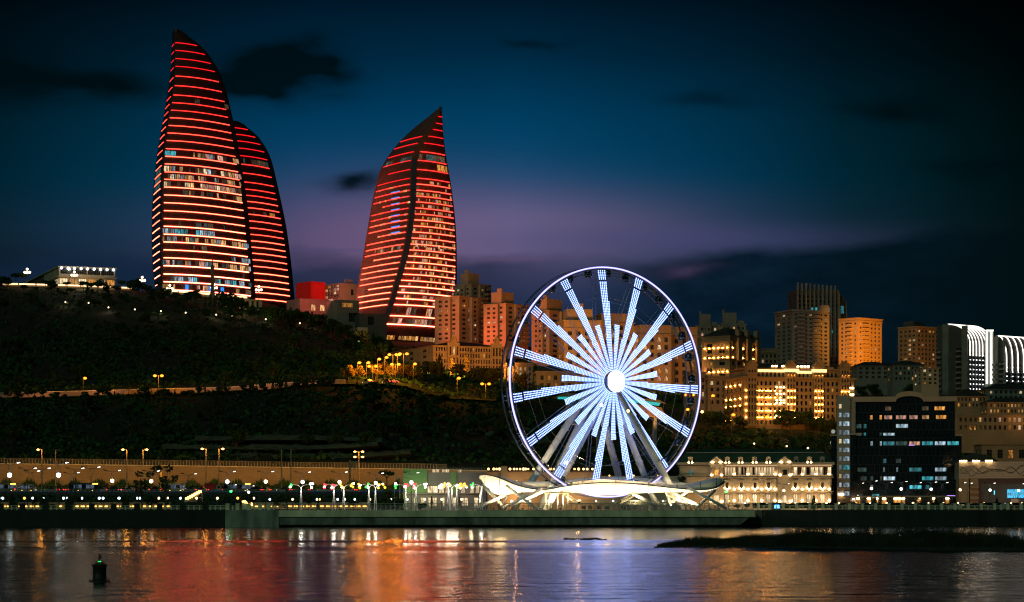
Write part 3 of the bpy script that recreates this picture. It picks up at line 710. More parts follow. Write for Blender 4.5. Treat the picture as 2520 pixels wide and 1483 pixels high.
# ---------------------------------------------------------------- buildings
PANE = {}
def pane_mesh(w, h, mt, style='cross', arch=False):
    key = (round(w, 2), round(h, 2), mt.name, style, arch)
    if key in PANE: return PANE[key]
    m = MB(); m.cur = 0
    if arch:
        pts = [(-w / 2, 0, 0), (w / 2, 0, 0)] + [(w / 2 * math.cos(math.pi * k / 8), 0, h - w / 2 + w / 2 * math.sin(math.pi * k / 8)) for k in range(9)]
        m.q(*pts)
    else: m.q((-w / 2, 0, 0), (w / 2, 0, 0), (w / 2, 0, h), (-w / 2, 0, h))
    m.cur = 1; f = min(.14, w * .07)
    if style != 'plain':
        m.box(-w / 2, -w / 2 + f, -.1, -.01, 0, h); m.box(w / 2 - f, w / 2, -.1, -.01, 0, h); m.box(-w / 2 + f, w / 2 - f, -.1, -.01, 0, f); m.box(-w / 2 + f, w / 2 - f, -.1, -.01, h - f, h)
        if style == 'cross':
            m.box(-f / 2, f / 2, -.09, -.01, f, h - f); m.box(-w / 2 + f, -f / 2, -.08, -.01, h * .68, h * .68 + f * .8); m.box(f / 2, w / 2 - f, -.08, -.01, h * .68, h * .68 + f * .8)
        if style == 'bars':
            n = max(2, int(w / 1.1))
            for k in range(1, n): m.box(-w / 2 + w * k / n - f / 2, -w / 2 + w * k / n + f / 2, -.09, -.01, f, h - f)
    me = bpy.data.meshes.new('window'); me.from_pydata(m.v, [], m.f); me.materials.append(mt); me.materials.append(MAT['frame']); me.polygons.foreach_set('material_index', m.mi); me.update()
    PANE[key] = me; return me
PAL = dict(warm=['warm', 'warm', 'rose', 'amber', 'cream'], amber=['amber', 'amber', 'warm'], cool=['cool', 'cyan', 'cool', 'teal'], cream=['cream'], mix=['warm', 'rose', 'cool', 'dim', 'amber'], cyan=['cyan', 'cool'], office=['cool', 'cyan', 'teal', 'cool'])
def G(n, m, x0=.04, x1=.96, z0=.03, z1=.96, wf=.5, hf=.55, lit=.12, pal='warm', style='cross', arch=False, name='window', zoff=.2, skip=()):
    return dict(n=n, m=m, x0=x0, x1=x1, z0=z0, z1=z1, wf=wf, hf=hf, lit=lit, pal=pal, style=style, arch=arch, name=name, zoff=zoff, skip=skip)
class Bld:
    def __init__(s, name, label, cat, pxL, pxC, pxR, pyT, pyB, Y, a, depth=None, wallm='render', group=None):
        a = math.radians(a); s.a = a; C = P(pxC, pyB, Y)
        tr, tl = (pxR - CX) / F, (pxL - CX) / F
        s.Wr = (tr * Y - C.x) / (math.cos(a) - tr * math.sin(a))
        s.Wl = depth if depth else (C.x - tl * Y) / (math.sin(a) + tl * math.cos(a))
        s.h = PZ(pyT, Y) - C.z; s.u = Y / F; s.Y = Y
        s.root = thing(name, label, cat, C, a, group); s.wm = MAT[wallm] if isinstance(wallm, str) else wallm
        s.wins = []; s.C = C
    def face(s, m, f, W, Z, o, grids, depth=.4):
        """front with real openings; f 'R' is the y=const face, 'L' the x=const face; o = (x,y,z) of its lower left corner seen from outside"""
        o = Vector(o); U = Vector((1, 0, 0)) if f == 'R' else Vector((0, -1, 0)); Nn = Vector((0, -1, 0)) if f == 'R' else Vector((-1, 0, 0))
        wl = []
        for g in grids:
            cw = W * (g['x1'] - g['x0']) / g['n']; ch = Z * (g['z1'] - g['z0']) / g['m']
            for i in range(g['n']):
                for j in range(g['m']):
                    if (i, j) in g['skip'] or i in g['skip']: continue
                    xa = W * g['x0'] + cw * (i + .5 - g['wf'] / 2); za = Z * g['z0'] + ch * (j + g['zoff'])
                    wl.append((round(xa, 3), round(xa + cw * g['wf'], 3), round(za, 3), round(min(za + ch * g['hf'], Z - .05), 3), g))
        xs = sorted({0, W} | {w_[0] for w_ in wl} | {w_[1] for w_ in wl}); zs = sorted({0, Z} | {w_[2] for w_ in wl} | {w_[3] for w_ in wl})
        xi = {x: i for i, x in enumerate(xs)}; zi = {z: i for i, z in enumerate(zs)}
        hole = set()
        pt = lambda x, z, d=0: o + U * x + Vector((0, 0, z)) - Nn * d
        for x0, x1, z0, z1, g in wl:
            for i in range(xi[x0], xi[x1]):
                for j in range(zi[z0], zi[z1]): hole.add((i, j))
            for a, b in (((x0, z0), (x1, z0)), ((x1, z0), (x1, z1)), ((x1, z1), (x0, z1)), ((x0, z1), (x0, z0))):
                m.q(pt(*a), pt(*b), pt(*b, depth), pt(*a, depth))
            p = pt((x0 + x1) / 2, z0, depth - .02)
            lit = RN.random() < g['lit']; mt = EM[RN.choice(PAL[g['pal']])] if lit else MAT['glassd']
            s.wins.append((lit, x1 - x0, z1 - z0, mt, g['style'], g['arch'], p, f, g['name']))
        for j in range(len(zs) - 1):          # merge runs of solid cells
            i = 0
            while i < len(xs) - 1:
                if (i, j) in hole: i += 1; continue
                k = i
                while k < len(xs) - 1 and (k, j) not in hole: k += 1
                m.q(pt(xs[i], zs[j]), pt(xs[k], zs[j]), pt(xs[k], zs[j + 1]), pt(xs[i], zs[j + 1])); i = k
    def vol(s, x0=0, x1=None, y0=0, y1=None, z0=-8, z1=None, R=(), Lf=(), name='wall', mt=None, par=1.0):
        x1 = s.Wr if x1 is None else x1; y1 = s.Wl if y1 is None else y1; z1 = s.h if z1 is None else z1
        m = MB(); zb = max(0, z0)
        s.face(m, 'R', x1 - x0, z1 - zb, (x0, y0, zb), R); s.face(m, 'L', y1 - y0, z1 - zb, (x0, y1, zb), Lf)
        if z0 < 0: m.q((x0, y0, z0), (x1, y0, z0), (x1, y0, 0), (x0, y0, 0)); m.q((x0, y1, z0), (x0, y0, z0), (x0, y0, 0), (x0, y1, 0))
        m.q((x1, y0, z0), (x1, y1, z0), (x1, y1, z1), (x1, y0, z1)); m.q((x1, y1, z0), (x0, y1, z0), (x0, y1, z1), (x1, y1, z1))
        e = .35
        if par:
            zr = z1 - par
            m.q((x0 + e, y0 + e, zr), (x1 - e, y0 + e, zr), (x1 - e, y1 - e, zr), (x0 + e, y1 - e, zr))
            for a, b in (((x0, y0), (x1, y0)), ((x1, y0), (x1, y1)), ((x1, y1), (x0, y1)), ((x0, y1), (x0, y0))):
                i = lambda p: (p[0] + (e if p[0] == x0 else -e), p[1] + (e if p[1] == y0 else -e))
                m.q((*a, z1), (*b, z1), (*i(b), z1), (*i(a), z1)); m.q((*i(a), z1), (*i(b), z1), (*i(b), zr), (*i(a), zr))
        else: m.q((x0, y0, z1), (x1, y0, z1), (x1, y1, z1), (x0, y1, z1))
        return m.build(name, mt or s.wm, s.root)
    def part(s, name, mt, *boxes, parent=None):
        m = MB()
        for b in boxes: m.box(*b)
        return m.build(name, mt if not isinstance(mt, str) else MAT[mt], parent or s.root)
    def band(s, z, h=.5, out=.35, x0=0, x1=None, y0=0, y1=None, name='cornice', mt=None):
        x1 = s.Wr if x1 is None else x1; y1 = s.Wl if y1 is None else y1
        return s.part(name, mt or s.wm, (x0 - out, x1 + out, y0 - out, y0 - .003, z, z + h), (x0 - out, x0 - .003, y0 + .003, y1, z + .004, z + h - .004))
    def balc(s, f, us, zs, w, d=1.3, h=1.0, slab=.2, mt=None, y=0, x=0):
        me = None
        for u in us:
            for z in zs:
                if me is None:
                    m = MB(); m.box(-w / 2, w / 2, -d, -.003, 0, slab); m.box(-w / 2, w / 2, -d - .003, -d + .12, slab + .003, h); m.box(-w / 2, -w / 2 + .1, -d + .125, -.003, slab + .003, h); m.box(w / 2 - .1, w / 2, -d + .125, -.003, slab + .003, h)
                    o = m.build('balcony', mt or s.wm, s.root); me = o.data
                else: o = ob('balcony', me, s.root)
                if f == 'R': o.location = (u, y, z)
                else: o.location = (x, u, z); o.rotation_euler = (0, 0, -math.pi / 2)
    def hip(s, x0, x1, y0, y1, z, h, over=.6, mt='roofd', name='roof', inset=None):
        x0 -= over; x1 += over; y0 -= over; y1 += over; i = inset or min(x1 - x0, y1 - y0) * .45
        m = MB(); A = [(x0, y0, z), (x1, y0, z), (x1, y1, z), (x0, y1, z)]; B = [(x0 + i, y0 + i, z + h), (x1 - i, y0 + i, z + h), (x1 - i, y1 - i, z + h), (x0 + i, y1 - i, z + h)]
        m.ring([A, B]); return m.build(name, MAT[mt] if isinstance(mt, str) else mt, s.root)
    def pediment(s, xc, w, z, h, y=-.4, mt=None, d=1.2):
        m = MB(); a = [(xc - w / 2, y, z), (xc + w / 2, y, z), (xc, y, z + h)]; m.ring([a, [(p[0], y + d, p[2]) for p in a]])
        t = .35
        for p, q in ((a[0], a[2]), (a[2], a[1])):
            m.tube([(p[0], y - .15, p[2] + .1), (q[0], y - .15, q[2] + .1)], t, 4)
        return m.build('pediment', mt or s.wm, s.root)
    def done(s):
        ws = sorted(s.wins, key=lambda w_: (not w_[0], -w_[1] * w_[2]))
        m = None
        for k, (lit, w, h, mt, st, ar, p, f, nm) in enumerate(ws):
            if k < 96:
                o = ob(nm, pane_mesh(w, h, mt, st, ar), s.root, p)
                if f == 'L': o.rotation_euler = (0, 0, -math.pi / 2)
            else:
                m = m or MB(); a = w / 2
                if f == 'R': m.q(p + Vector((-a, 0, 0)), p + Vector((a, 0, 0)), p + Vector((a, 0, h)), p + Vector((-a, 0, h))); m.obox(p + Vector((0, -.05, h / 2)), (.06, 0, 0), (0, .04, 0), (0, 0, h / 2))
                else: m.q(p + Vector((0, a, 0)), p + Vector((0, -a, 0)), p + Vector((0, -a, h)), p + Vector((0, a, h)))
        if m: tag(m.build('windows', MAT['glassd'], s.root), kind='stuff')
        return s
def glow(xyz, e, col=SOD, r=.5, name='facade_light', to=None, spot=80):
    l_ = bpy.data.lights.new(name, 'SPOT' if to is not None else 'POINT'); l_.energy = e; l_.color = col; l_.shadow_soft_size = r
    o = ob(name, l_, None, xyz)
    if to is not None:
        l_.spot_size = math.radians(spot); l_.spot_blend = .8
        o.rotation_euler = (Vector(to) - Vector(xyz)).to_track_quat('-Z', 'Y').to_euler()
    return o

# ---- between the towers
b = Bld('concert_hall', 'bright red glass box building between the flame towers', 'building', 728, 765, 801, 693, 742, 1560, 42, wallm='red'); b.vol(par=0); b.done()
glow(P(742, 735, 1505), 22000, (1, .12, .08), to=P(765, 715, 1560)); glow(P(790, 735, 1505), 22000, (1, .12, .08), to=P(785, 715, 1560))
b = Bld('glass_hall', 'pale hall with glazed front right of the red box building', 'building', 798, 836, 880, 697, 760, 1575, 35, wallm='grey')
b.vol(R=[G(1, 1, .62, .80, .5, .75, .9, .9, 0, name='opening')], Lf=[G(5, 5, .05, .95, .3, .95, .86, .85, .5, 'warm', 'bars')], mt=MAT['peach'])
for k in range(5): b.part('chimney', 'stone', (b.Wr * (.45 + k * .1), b.Wr * (.45 + k * .1) + .7, 4, 4.7, b.h + .003, b.h + 3.2))
b.done(); glow(P(850, 742, 1530), 26000, (1, .42, .25), to=P(850, 715, 1575))
b = Bld('podium_building', 'grey sloping podium building below the red box', 'building', 705, 738, 812, 735, 800, 1530, 30, wallm='grey'); b.vol(R=[G(2, 1, .3, .9, .5, .8, .5, .8, .5, 'warm', 'bars')]); b.done()
b = Bld('podium_building', 'grey podium building with dark openings left of the lone flame tower', 'building', 803, 830, 884, 738, 822, 1505, 25, wallm='grey')
b.vol(R=[G(1, 1, .2, .75, .75, .92, .9, .8, 1, 'mix', 'bars'), G(1, 1, .5, .98, .3, .6, .9, .9, 0, style='bars')]); b.done()
b = Bld('dark_entrance_block', 'black glass entrance block at the foot of the lone flame tower', 'building', 868, 884, 952, 772, 840, 1490, 12, wallm='greyd')
b.vol(R=[G(1, 1, .3, .55, .5, .9, .9, .8, 0, style='bars'), G(1, 1, -.02 + .04, .18, .1, .4, .9, .9, 1, 'cyan')]); b.done()
b = Bld('low_pavilion', 'small blank cream block in front of the black entrance block', 'building', 862, 866, 905, 806, 835, 1440, 6, wallm='render', depth=12); b.vol(); b.done()
glow(P(880, 842, 1400), 5000, (1, .5, .3), to=P(885, 815, 1440))

# ---- apartment slabs, lit by spots added for the red tower and the street
def slab(label, pxL, pxC, pxR, pyT, pyB, Y, a, cols=(3, 2), rows=9, lit=.14, wm='peach', attic=True, group='apartment slabs beside the flame tower', wf=.56, balc=0):
    b = Bld('apartment_block', label, 'apartment block', pxL, pxC, pxR, pyT, pyB, Y, a, wallm=wm, group=group)
    b.vol(R=[G(cols[0], rows, .06, .94, .03, .95, wf, .5, lit)], Lf=[G(cols[1], rows, .08, .92, .03, .95, wf * .8, .5, lit)])
    b.vol(x0=b.Wr * .36, x1=b.Wr * .62, y0=-1.6, y1=2, z0=0, z1=b.h * .985, R=[G(1, rows, .2, .8, .03, .95, .6, .5, lit)], name='bay', par=0)
    b.vol(x0=-1.4, x1=1.5, y0=b.Wl * .3, y1=b.Wl * .62, z0=0, z1=b.h * .985, Lf=[G(1, rows, .2, .8, .03, .95, .6, .5, lit)], name='bay', par=0)
    b.band(b.h - .8, .7, .5)
    if attic: b.part('stair_head', wm, (b.Wr * .15, b.Wr * .65, b.Wl * .3, b.Wl * .8, b.h - .9, b.h + 7), (b.Wr * .1, b.Wr * .15 - .01, b.Wl * .3, b.Wl * .5, b.h - .9, b.h + 9))
    if balc: b.balc('R', [b.Wr * .84], [b.h * (.05 + .92 * k / rows) for k in range(rows)], b.Wr * .24, 2.2)
    b.done(); return b
slab('taller tan apartment tower with arched top windows behind the lone flame tower', 1118, 1160, 1208, 698, 840, 1470, 40, (3, 3), 12, .2, balc=1)
slab('tan apartment block nearest to the right edge of the lone flame tower', 1070, 1130, 1200, 728, 840, 1400, 50, (4, 3), 9, .22, attic=False, balc=1)
slab('orange lit apartment block just left of the ferris wheel rim', 1190, 1245, 1300, 746, 845, 1385, 50, (3, 3), 8, .13, balc=1)
slab('red orange apartment block seen through the upper left spokes', 1308, 1352, 1420, 763, 885, 1370, 52, (3, 2), 9, .13)
for px, py, e, col in ((1075, 842, 42000, (1, .22, .07)), (1196, 848, 42000, (1, .21, .06)), (1312, 885, 42000, (1, .13, .045))):
    glow(P(px - 230, py - 30, 1365), e * 1.7, col, 2, to=P(px + 30, py - 55, 1400), spot=70)  # spots added in place of the tower's red glow
glow(P(1125, 848, 1300), 26000, (1, .32, .10), 2, to=P(1150, 790, 1400), spot=70); glow(P(1260, 848, 1300), 22000, (1, .32, .10), 2, to=P(1260, 790, 1400), spot=60)
# ---- long arcaded building in front of them
b = Bld('arcaded_hotel', 'long cream building with pointed gables and arched windows above the orange street lamps', 'building', 955, 1066, 1245, 850, 912, 1240, 24, wallm='tan')
b.vol(R=[G(26, 3, .03, .97, .03, .72, .55, .72, .10, 'amber', 'cross', True), G(26, 1, .03, .97, .74, .97, .6, .62, .16, 'warm')], Lf=[G(3, 4, .1, .95, .03, .95, .3, .5, .08)])
b.band(b.h * .73, .35, .3, name='string_course'); b.band(b.h - .5, .5, .6)
b.hip(0, b.Wr, 0, b.Wl, b.h + .01, 3.6, .8)
for t, w_ in ((.27, .16), (.86, .14)):
    b.part('gable_wall', 'tan', (b.Wr * (t - w_ / 2), b.Wr * (t + w_ / 2), -1.2, -.004, 0, b.h + 1.6))
    for k in (-1, 0, 1):
        o = ob('window', pane_mesh(b.Wr * .022, b.h * .34, EM['warm'] if k == 0 and t < .5 else MAT['glassd'], 'cross', True), b.root, (b.Wr * (t + k * w_ * .3), -1.23, b.h * .62)); o = ob('window', pane_mesh(b.Wr * .02, b.h * .22, MAT['glassd'], 'cross'), b.root, (b.Wr * (t + k * w_ * .3), -1.23, b.h * .3))
        o = ob('window', pane_mesh(b.Wr * .02, b.h * .2, MAT['glassd'], 'cross'), b.root, (b.Wr * (t + k * w_ * .3), -1.23, b.h * .04))
    b.pediment(b.Wr * t, b.Wr * w_ * .55, b.h + 1.6, 4.2, -1.2)
b.done()
for px in (985, 1060, 1140, 1215): glow(P(px, 905, 1160), 115000, (1, .34, .05), 1.5, to=P(px + 10, 875, 1240), spot=110)
# ---- buildings seen through the wheel
def classic(label, pxL, pxC, pxR, pyT, pyB, Y, a, n, m, lit, wm='tan', dome=False, gl=None, depth=None, group='ornate blocks seen through the ferris wheel', arch=True, pal='warm'):
    b = Bld('ornate_block', label, 'building', pxL, pxC, pxR, pyT, pyB, Y, a, wallm=wm, group=group, depth=depth)
    b.vol(R=[G(n, m, .05, .95, .03, .86, .5, .6, lit, pal, arch=arch)], Lf=[G(max(2, n // 2), m, .05, .95, .03, .86, .45, .6, lit, pal)])
    b.band(b.h * .87, .5, .7); b.band(b.h - .6, .6, .5); b.band(b.h * .46, .35, .4, name='string_course')
    for k in range(n + 1): b.part('pilaster', wm, (b.Wr * (.05 + .9 * k / n) - .35, b.Wr * (.05 + .9 * k / n) + .35, -.3, -.003, 0, b.h * .87 - .01))
    if gl: glow(b.C + Vector((gl[2], -55, 2)), gl[0], gl[1], 1.5, to=b.C + Vector((8, 0, b.h * .5)), spot=75)
    b.done(); return b
b = classic('yellow stone tower with arched loggias behind the upper left spokes', 1380, 1388, 1480, 788, 960, 1230, 8, 4, 8, .12, gl=(140000, (1, .40, .08), -5), depth=20)
b.part('roof_pavilion', 'tan', (b.Wr * .1, b.Wr * .8, 3, 14, b.h, b.h + 6)); b.part('roof_pavilion', 'tan', (b.Wr * .3, b.Wr * .55, 4, 12, b.h + 6.01, b.h + 9))
classic('brown block with arched openings in the middle of the wheel', 1470, 1480, 1560, 772, 960, 1260, 10, 4, 9, .14, depth=20, gl=(80000, (1, .34, .08), 5))
classic('wide brown block with a few lit windows behind the upper right spokes', 1560, 1575, 1652, 800, 985, 1220, 12, 4, 8, .22, depth=22, gl=(70000, (1, .34, .07), 0))
classic('brown block with lit bay windows at the right rim of the wheel', 1640, 1652, 1716, 805, 990, 1235, 12, 3, 8, .22, depth=20, gl=(42000, (1, .42, .14), 6))
classic('low tan row house beside the lower right rim of the wheel', 1690, 1697, 1738, 915, 1000, 1090, 8, 3, 4, .3, depth=14, arch=False, gl=(14000, (1, .4, .1), 0))
classic('low tan row house between the wheel and the ornate floodlit block', 1735, 1742, 1792, 925, 1000, 1085, 8, 3, 4, .25, depth=14, arch=False, gl=(14000, (1, .4, .1), 0))
b = classic('low villa with lit shopfronts left of the wheel hub', 1310, 1320, 1432, 914, 960, 1150, 5, 6, 2, .5, depth=14, pal='amber', gl=(16000, (1, .42, .08), 5)); b.hip(0, b.Wr, 0, b.Wl, b.h, 3)
classic('tan row houses at the left rim of the wheel', 1240, 1250, 1312, 893, 955, 1170, 8, 5, 4, .3, depth=14, arch=False, gl=(18000, (1, .4, .08), 0))
# lower station with a slanted wooden front behind the hub
b = Bld('funicular_station', 'cable railway station with slanted timber wall and turquoise eaves behind the wheel', 'building', 1392, 1400, 1600, 955, 975, 760, 4, depth=16, wallm='render')
sx = lambda px: (px - 1400) * 760 / F
m = MB(); m.ring([[(sx(1368), -1, -.2), (sx(1390), -1, 1.0), (sx(1622), -1, -1.2), (sx(1640), -1, -2.4)], [(sx(1368), 14, -.2), (sx(1390), 14, 1.0), (sx(1622), 14, -1.2), (sx(1640), 14, -2.4)]]); m.build('roof', M('timber', (.30, .16, .06), .6, var=.4, scale=1, stretch=(6, 1, .3)), b.root)
m = MB(); m.ring([[(sx(1372), -1.2, -1.1), (sx(1372), -1.2, -.4), (sx(1500), -1.2, -.3), (sx(1626), -1.2, -2.2), (sx(1622), -1.2, -3.2), (sx(1500), -1.2, -1.1)], [(x, -1.05, z) for x, z in ((sx(1372), -1.1), (sx(1372), -.4), (sx(1500), -.3), (sx(1626), -2.2), (sx(1622), -3.2), (sx(1500), -1.1))]]); m.build('eaves_light', E('turquoise_light', (.02, .55, .5), .9), b.root)
m = MB(); m.ring([[(sx(1560), -1, -2.6), (sx(1628), -1, -3.6), (sx(1648), -1, -8.2), (sx(1580), -1, -6.0)], [(sx(1560), 10, -2.6), (sx(1628), 10, -3.6), (sx(1648), 10, -8.2), (sx(1580), 10, -6.0)]])
m.build('timber_wall', bpy.data.materials['timber'], b.root); m = MB(); m.box(sx(1400), sx(1560), 1, 12, -9, -.6); m.box(sx(1610), sx(1618), 0, 3, -20, -7); m.box(sx(1470), sx(1478), 0, 3, -20, -7); m.build('support', MAT['steel'], b.root)
glow(b.C + Vector((sx(1610), -6, -9)), 3500, (1, .45, .1), to=b.C + Vector((sx(1605), -1, -5)), spot=110); b.done()

# ---- right half of the skyline
for args in (('dark apartment block on the skyline above the yellow lit hotel, left one', 1712, 1720, 1768, 800, 860, 1450, 6, (4, 2), 4, .25), ('dark apartment block on the skyline above the yellow lit hotel, right one with lit row', 1768, 1775, 1836, 797, 860, 1440, 6, (6, 2), 4, .35)):
    b = slab(*args, wm='grey', group='dark blocks on the skyline', wf=.55); b.part('stair_head', 'grey', (b.Wr * .7, b.Wr * .95, 2, 6, b.h, b.h + 2))
sconce = E('facade_sconce', (1, .40, .06), 80, 'AUTO'); sconcew = E('facade_sconce_white', (1, .66, .30), 26, 'AUTO')
SC = {}
def sconces(b, mt, pts, w=.5, h=.22, f='R', name='wall_light'):
    for p in pts:
        key = (mt.name, w, h)
        if key not in SC:
            m = MB(); m.box(-w / 2, w / 2, -.42, -.16, 0, h); SC[key] = m.build(name, mt, b.root); o = SC[key]
        else: o = ob(name, SC[key].data, b.root)
        o.location = p
        if f == 'L': o.rotation_euler = (0, 0, -math.pi / 2)
b = classic('yellow floodlit hotel with corner turrets right of the wheel', 1727, 1796, 1866, 826, 935, 1190, 50, 5, 6, .35, group=None, pal='amber')
b.hip(0, b.Wr, 0, b.Wl, b.h, 4.5)
for t in (.3, .62, .95): b.part('bay_window', 'tan', (b.Wr * t - 2, b.Wr * t + 1.2, -1.6, -.31, b.h * .45, b.h * .96)); b.part('turret', 'tan', (b.Wr * t - 1.6, b.Wr * t + .8, -1.2, 1, b.h + .01, b.h + 3.5))
for z in (.18, .5, .72): sconces(b, sconce, [(b.Wr * (.05 + .18 * k) + .9, -.1, b.h * z) for k in range(6)], .7, .3); sconces(b, sconce, [(-.1, b.Wl * (.08 + .16 * k), b.h * z) for k in range(6)], .7, .3, 'L')
b = classic('dim tan block between the yellow hotel and the tall apartment tower', 1862, 1870, 1915, 858, 940, 1240, 8, 4, 5, .2, depth=12, group=None, arch=False)
# ornate block with hundreds of window lights
b = Bld('ornate_palace_block', 'long ornate block with gold uplit windows and three pediments right of the wheel', 'building', 1781, 1830, 2102, 890, 1050, 1000, 14, wallm='tan')
h_, W_ = b.h, b.Wr
b.vol(z1=h_ * .74, R=[G(24, 7, .02, .985, .02, .97, .5, .62, .10, 'amber')], Lf=[G(4, 7, .06, .94, .02, .97, .45, .62, .1, 'amber')], par=.2)
b.vol(x0=2, x1=W_ - 2, y0=2, y1=b.Wl - 2, z0=h_ * .74 + .01, z1=h_ * .88, R=[G(24, 1, .02, .98, .05, .95, .5, .7, .04, 'amber')], name='attic_storey')
b.hip(2, W_ - 2, 2, b.Wl - 2, h_ * .88 + .01, h_ * .12, .5)
b.band(h_ * .74, .8, .9); b.band(h_ * .885, .6, .6, 2, W_ - 2, 2, b.Wl - 2); b.band(h_ * .30, .4, .4, name='string_course'); b.band(h_ * .53, .4, .4, name='string_course')
for t in (.07, .42, .67, .91):
    w_ = W_ * .085
    b.vol(x0=W_ * t - w_ / 2, x1=W_ * t + w_ / 2, y0=-1.1, y1=3, z0=0, z1=h_ * .93, R=[G(3, 8, .05, .95, .02, .96, .5, .62, .06, 'amber')], name='bay', par=0)
    b.pediment(W_ * t, w_ * 1.15, h_ * .93 + .01, 2.6, -1.4, d=4); b.part('bay_cornice', 'tan', (W_ * t - w_ * .58, W_ * t + w_ * .58, -1.7, -1.105, h_ * .80, h_ * .83))
lits = lambda xs, zs, y: [(W_ * x, y, h_ * z) for x in xs for z in zs]
zr = [.02 + .74 * .97 * k / 7 + .015 for k in range(7)]
sconces(b, sconce, lits([.02, .045, .115, .14, .165, .2, .22, .24, .28, .325], [zr[k] for k in (1, 2, 3, 4, 5)], -.05), .45, .22)
sconces(b, sconce, lits([.39, .42, .45, .64, .67, .70, .88, .91, .94], [zr[k] for k in (1, 2, 3, 4, 5)] + [.80], -1.15), .45, .22)
sconces(b, sconcew, lits([.295, .33, .36], [.16, .36, .40, .50, .60], -.05), .6, .4); sconces(b, sconcew, lits([.955, .985], [.3, .36, .5, .6], -.05), .8, .5)
sconces(b, sconce, [(-.05, b.Wl * t, h_ * z) for t in (.15, .4, .62, .85) for z in (.1, .32, .43, .64)], .7, .3, 'L')
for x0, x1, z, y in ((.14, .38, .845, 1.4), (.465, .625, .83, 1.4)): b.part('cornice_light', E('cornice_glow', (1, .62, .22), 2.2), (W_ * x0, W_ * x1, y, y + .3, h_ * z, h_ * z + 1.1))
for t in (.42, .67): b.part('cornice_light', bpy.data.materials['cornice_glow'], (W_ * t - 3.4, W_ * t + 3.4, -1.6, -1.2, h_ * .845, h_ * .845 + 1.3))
for t in (.27, .30, .36, .495, .53, .56, .59):
    b.part('dormer', 'tan', (W_ * t - .7, W_ * t + .7, 1.2, 4, h_ * .885, h_ * .935)); sconces(b, sconcew, [(W_ * t, 1.3, h_ * .93)], .9, .5)
for t in (.75, .78, .81, .97): b.part('dormer', 'tan', (W_ * t - .7, W_ * t + .7, 1.2, 4, h_ * .885, h_ * .935))

for k in range(4): glow(b.C + Vector((W_ * (.12 + .26 * k), -42, 2)), 11000, (1, .36, .03), 2, to=b.C + Vector((W_ * (.12 + .26 * k), 0, 17)), spot=85)
b.done()
# grey and beige towers on the right
b = Bld('apartment_tower', 'wide grey apartment tower with rounded balconies and an arched top', 'apartment tower', 1907, 1950, 2041, 762, 900, 1420, 22, wallm='grey')
b.vol(R=[G(7, 13, .03, .97, .02, .95, .55, .5, .05)], Lf=[G(3, 13, .05, .95, .02, .95, .5, .5, .14)])
zs = [b.h * (.02 + .93 * k / 13) for k in range(13)]
b.balc('R', [b.Wr * .2, b.Wr * .62], zs, b.Wr * .22, 1.8, 1.1); b.band(b.h - 1, 1, .7); b.band(b.h * .93, .5, .6)
b.part('roof_arch', 'grey', (b.Wr * .76, b.Wr * .98, -.6, 4, b.h + .01, b.h + 3.2)); b.done(); glow(b.C + Vector((20, -70, 8)), 14000, (1, .72, .5), 2, to=b.C + Vector((18, 0, 20)), spot=80)
b = Bld('high_rise', 'tallest dark high rise on the right with vertical fins and cyan lit floor', 'high rise', 1953, 1962, 2064, 712, 900, 1480, 8, wallm='greyd', depth=24)
b.vol(R=[G(10, 16, .02, .98, .02, .93, .6, .6, .02, 'cyan')], Lf=[G(2, 16, lit=0)])
for k in range(10): b.part('fin', 'grey', (b.Wr * k / 10 - .4, b.Wr * k / 10 + .5, -1.6, -.004, b.h * .1, b.h + 4 - .2 * k))
for k in range(3, 8): ob('window', pane_mesh(b.Wr * .075, 3, EM['cyan'], 'cross'), b.root, (b.Wr * (.05 + k * .1), -.03, b.h * .70))
m = MB(); x = b.Wr
m.ring([[(x - 1, -2.5, 0), (x + 2.2, -2.5, 0), (x - .2, -2.5, b.h * .96), (x - 1, -2.5, b.h * .99)], [(x - 1, 2, 0), (x + 2.2, 2, 0), (x - .2, 2, b.h * .96), (x - 1, 2, b.h * .99)]]); m.build('edge_fin', MAT['tan'], b.root)
m = MB(); x = b.Wr + 4.5
m.ring([[(x - 3.5, 3, 0), (x + 2.2, 3, 0), (x - .5, 3, b.h * .93), (x - 3.5, 3, b.h * .93)], [(x - 3.5, 12, 0), (x + 2.2, 12, 0), (x - .5, 12, b.h * .93), (x - 3.5, 12, b.h * .93)]]); m.build('rear_wing', MAT['greyd'], b.root)
for z in (.69, .73): ob('window', pane_mesh(2.2, 3, EM['cyan'], 'cross'), b.root, (b.Wr + 3.2, 2.9, b.h * z))
m = MB(); x = b.Wr + 6.5; m.ring([[(x - .6, 2.4, 0), (x + 1.6, 2.4, 0), (x - .8, 2.4, b.h * .86)], [(x - .6, 13, 0), (x + 1.6, 13, 0), (x - .8, 13, b.h * .86)]]); m.build('edge_fin', MAT['tan'], b.root)
b.done(); glow(b.C + Vector((25, -60, 8)), 15000, (1, .5, .25), 2, to=b.C + Vector((22, 0, 30)), spot=80)
b = Bld('apartment_tower', 'bright orange lit apartment tower with curved corner, right of the dark high rise', 'apartment tower', 2064, 2112, 2170, 782, 905, 1400, 42, wallm='tan')
b.vol(R=[G(6, 11, .03, .97, .02, .93, .5, .5, .2)], Lf=[G(4, 11, .05, .95, .02, .93, .45, .5, .25)])
zs = [b.h * (.02 + .91 * k / 11) for k in range(11)]; b.balc('R', [b.Wr * .26], zs, b.Wr * .24, 1.6); b.balc('L', [b.Wl * .4], zs, b.Wl * .22, 1.6)
b.band(b.h * .93, .5, .5); b.band(b.h - .6, .6, .6); b.done()
glow(b.C + Vector((3, -70, -2)), 820000, (1, .30, .012), 2, to=b.C + Vector((4, 0, 13)), spot=36)
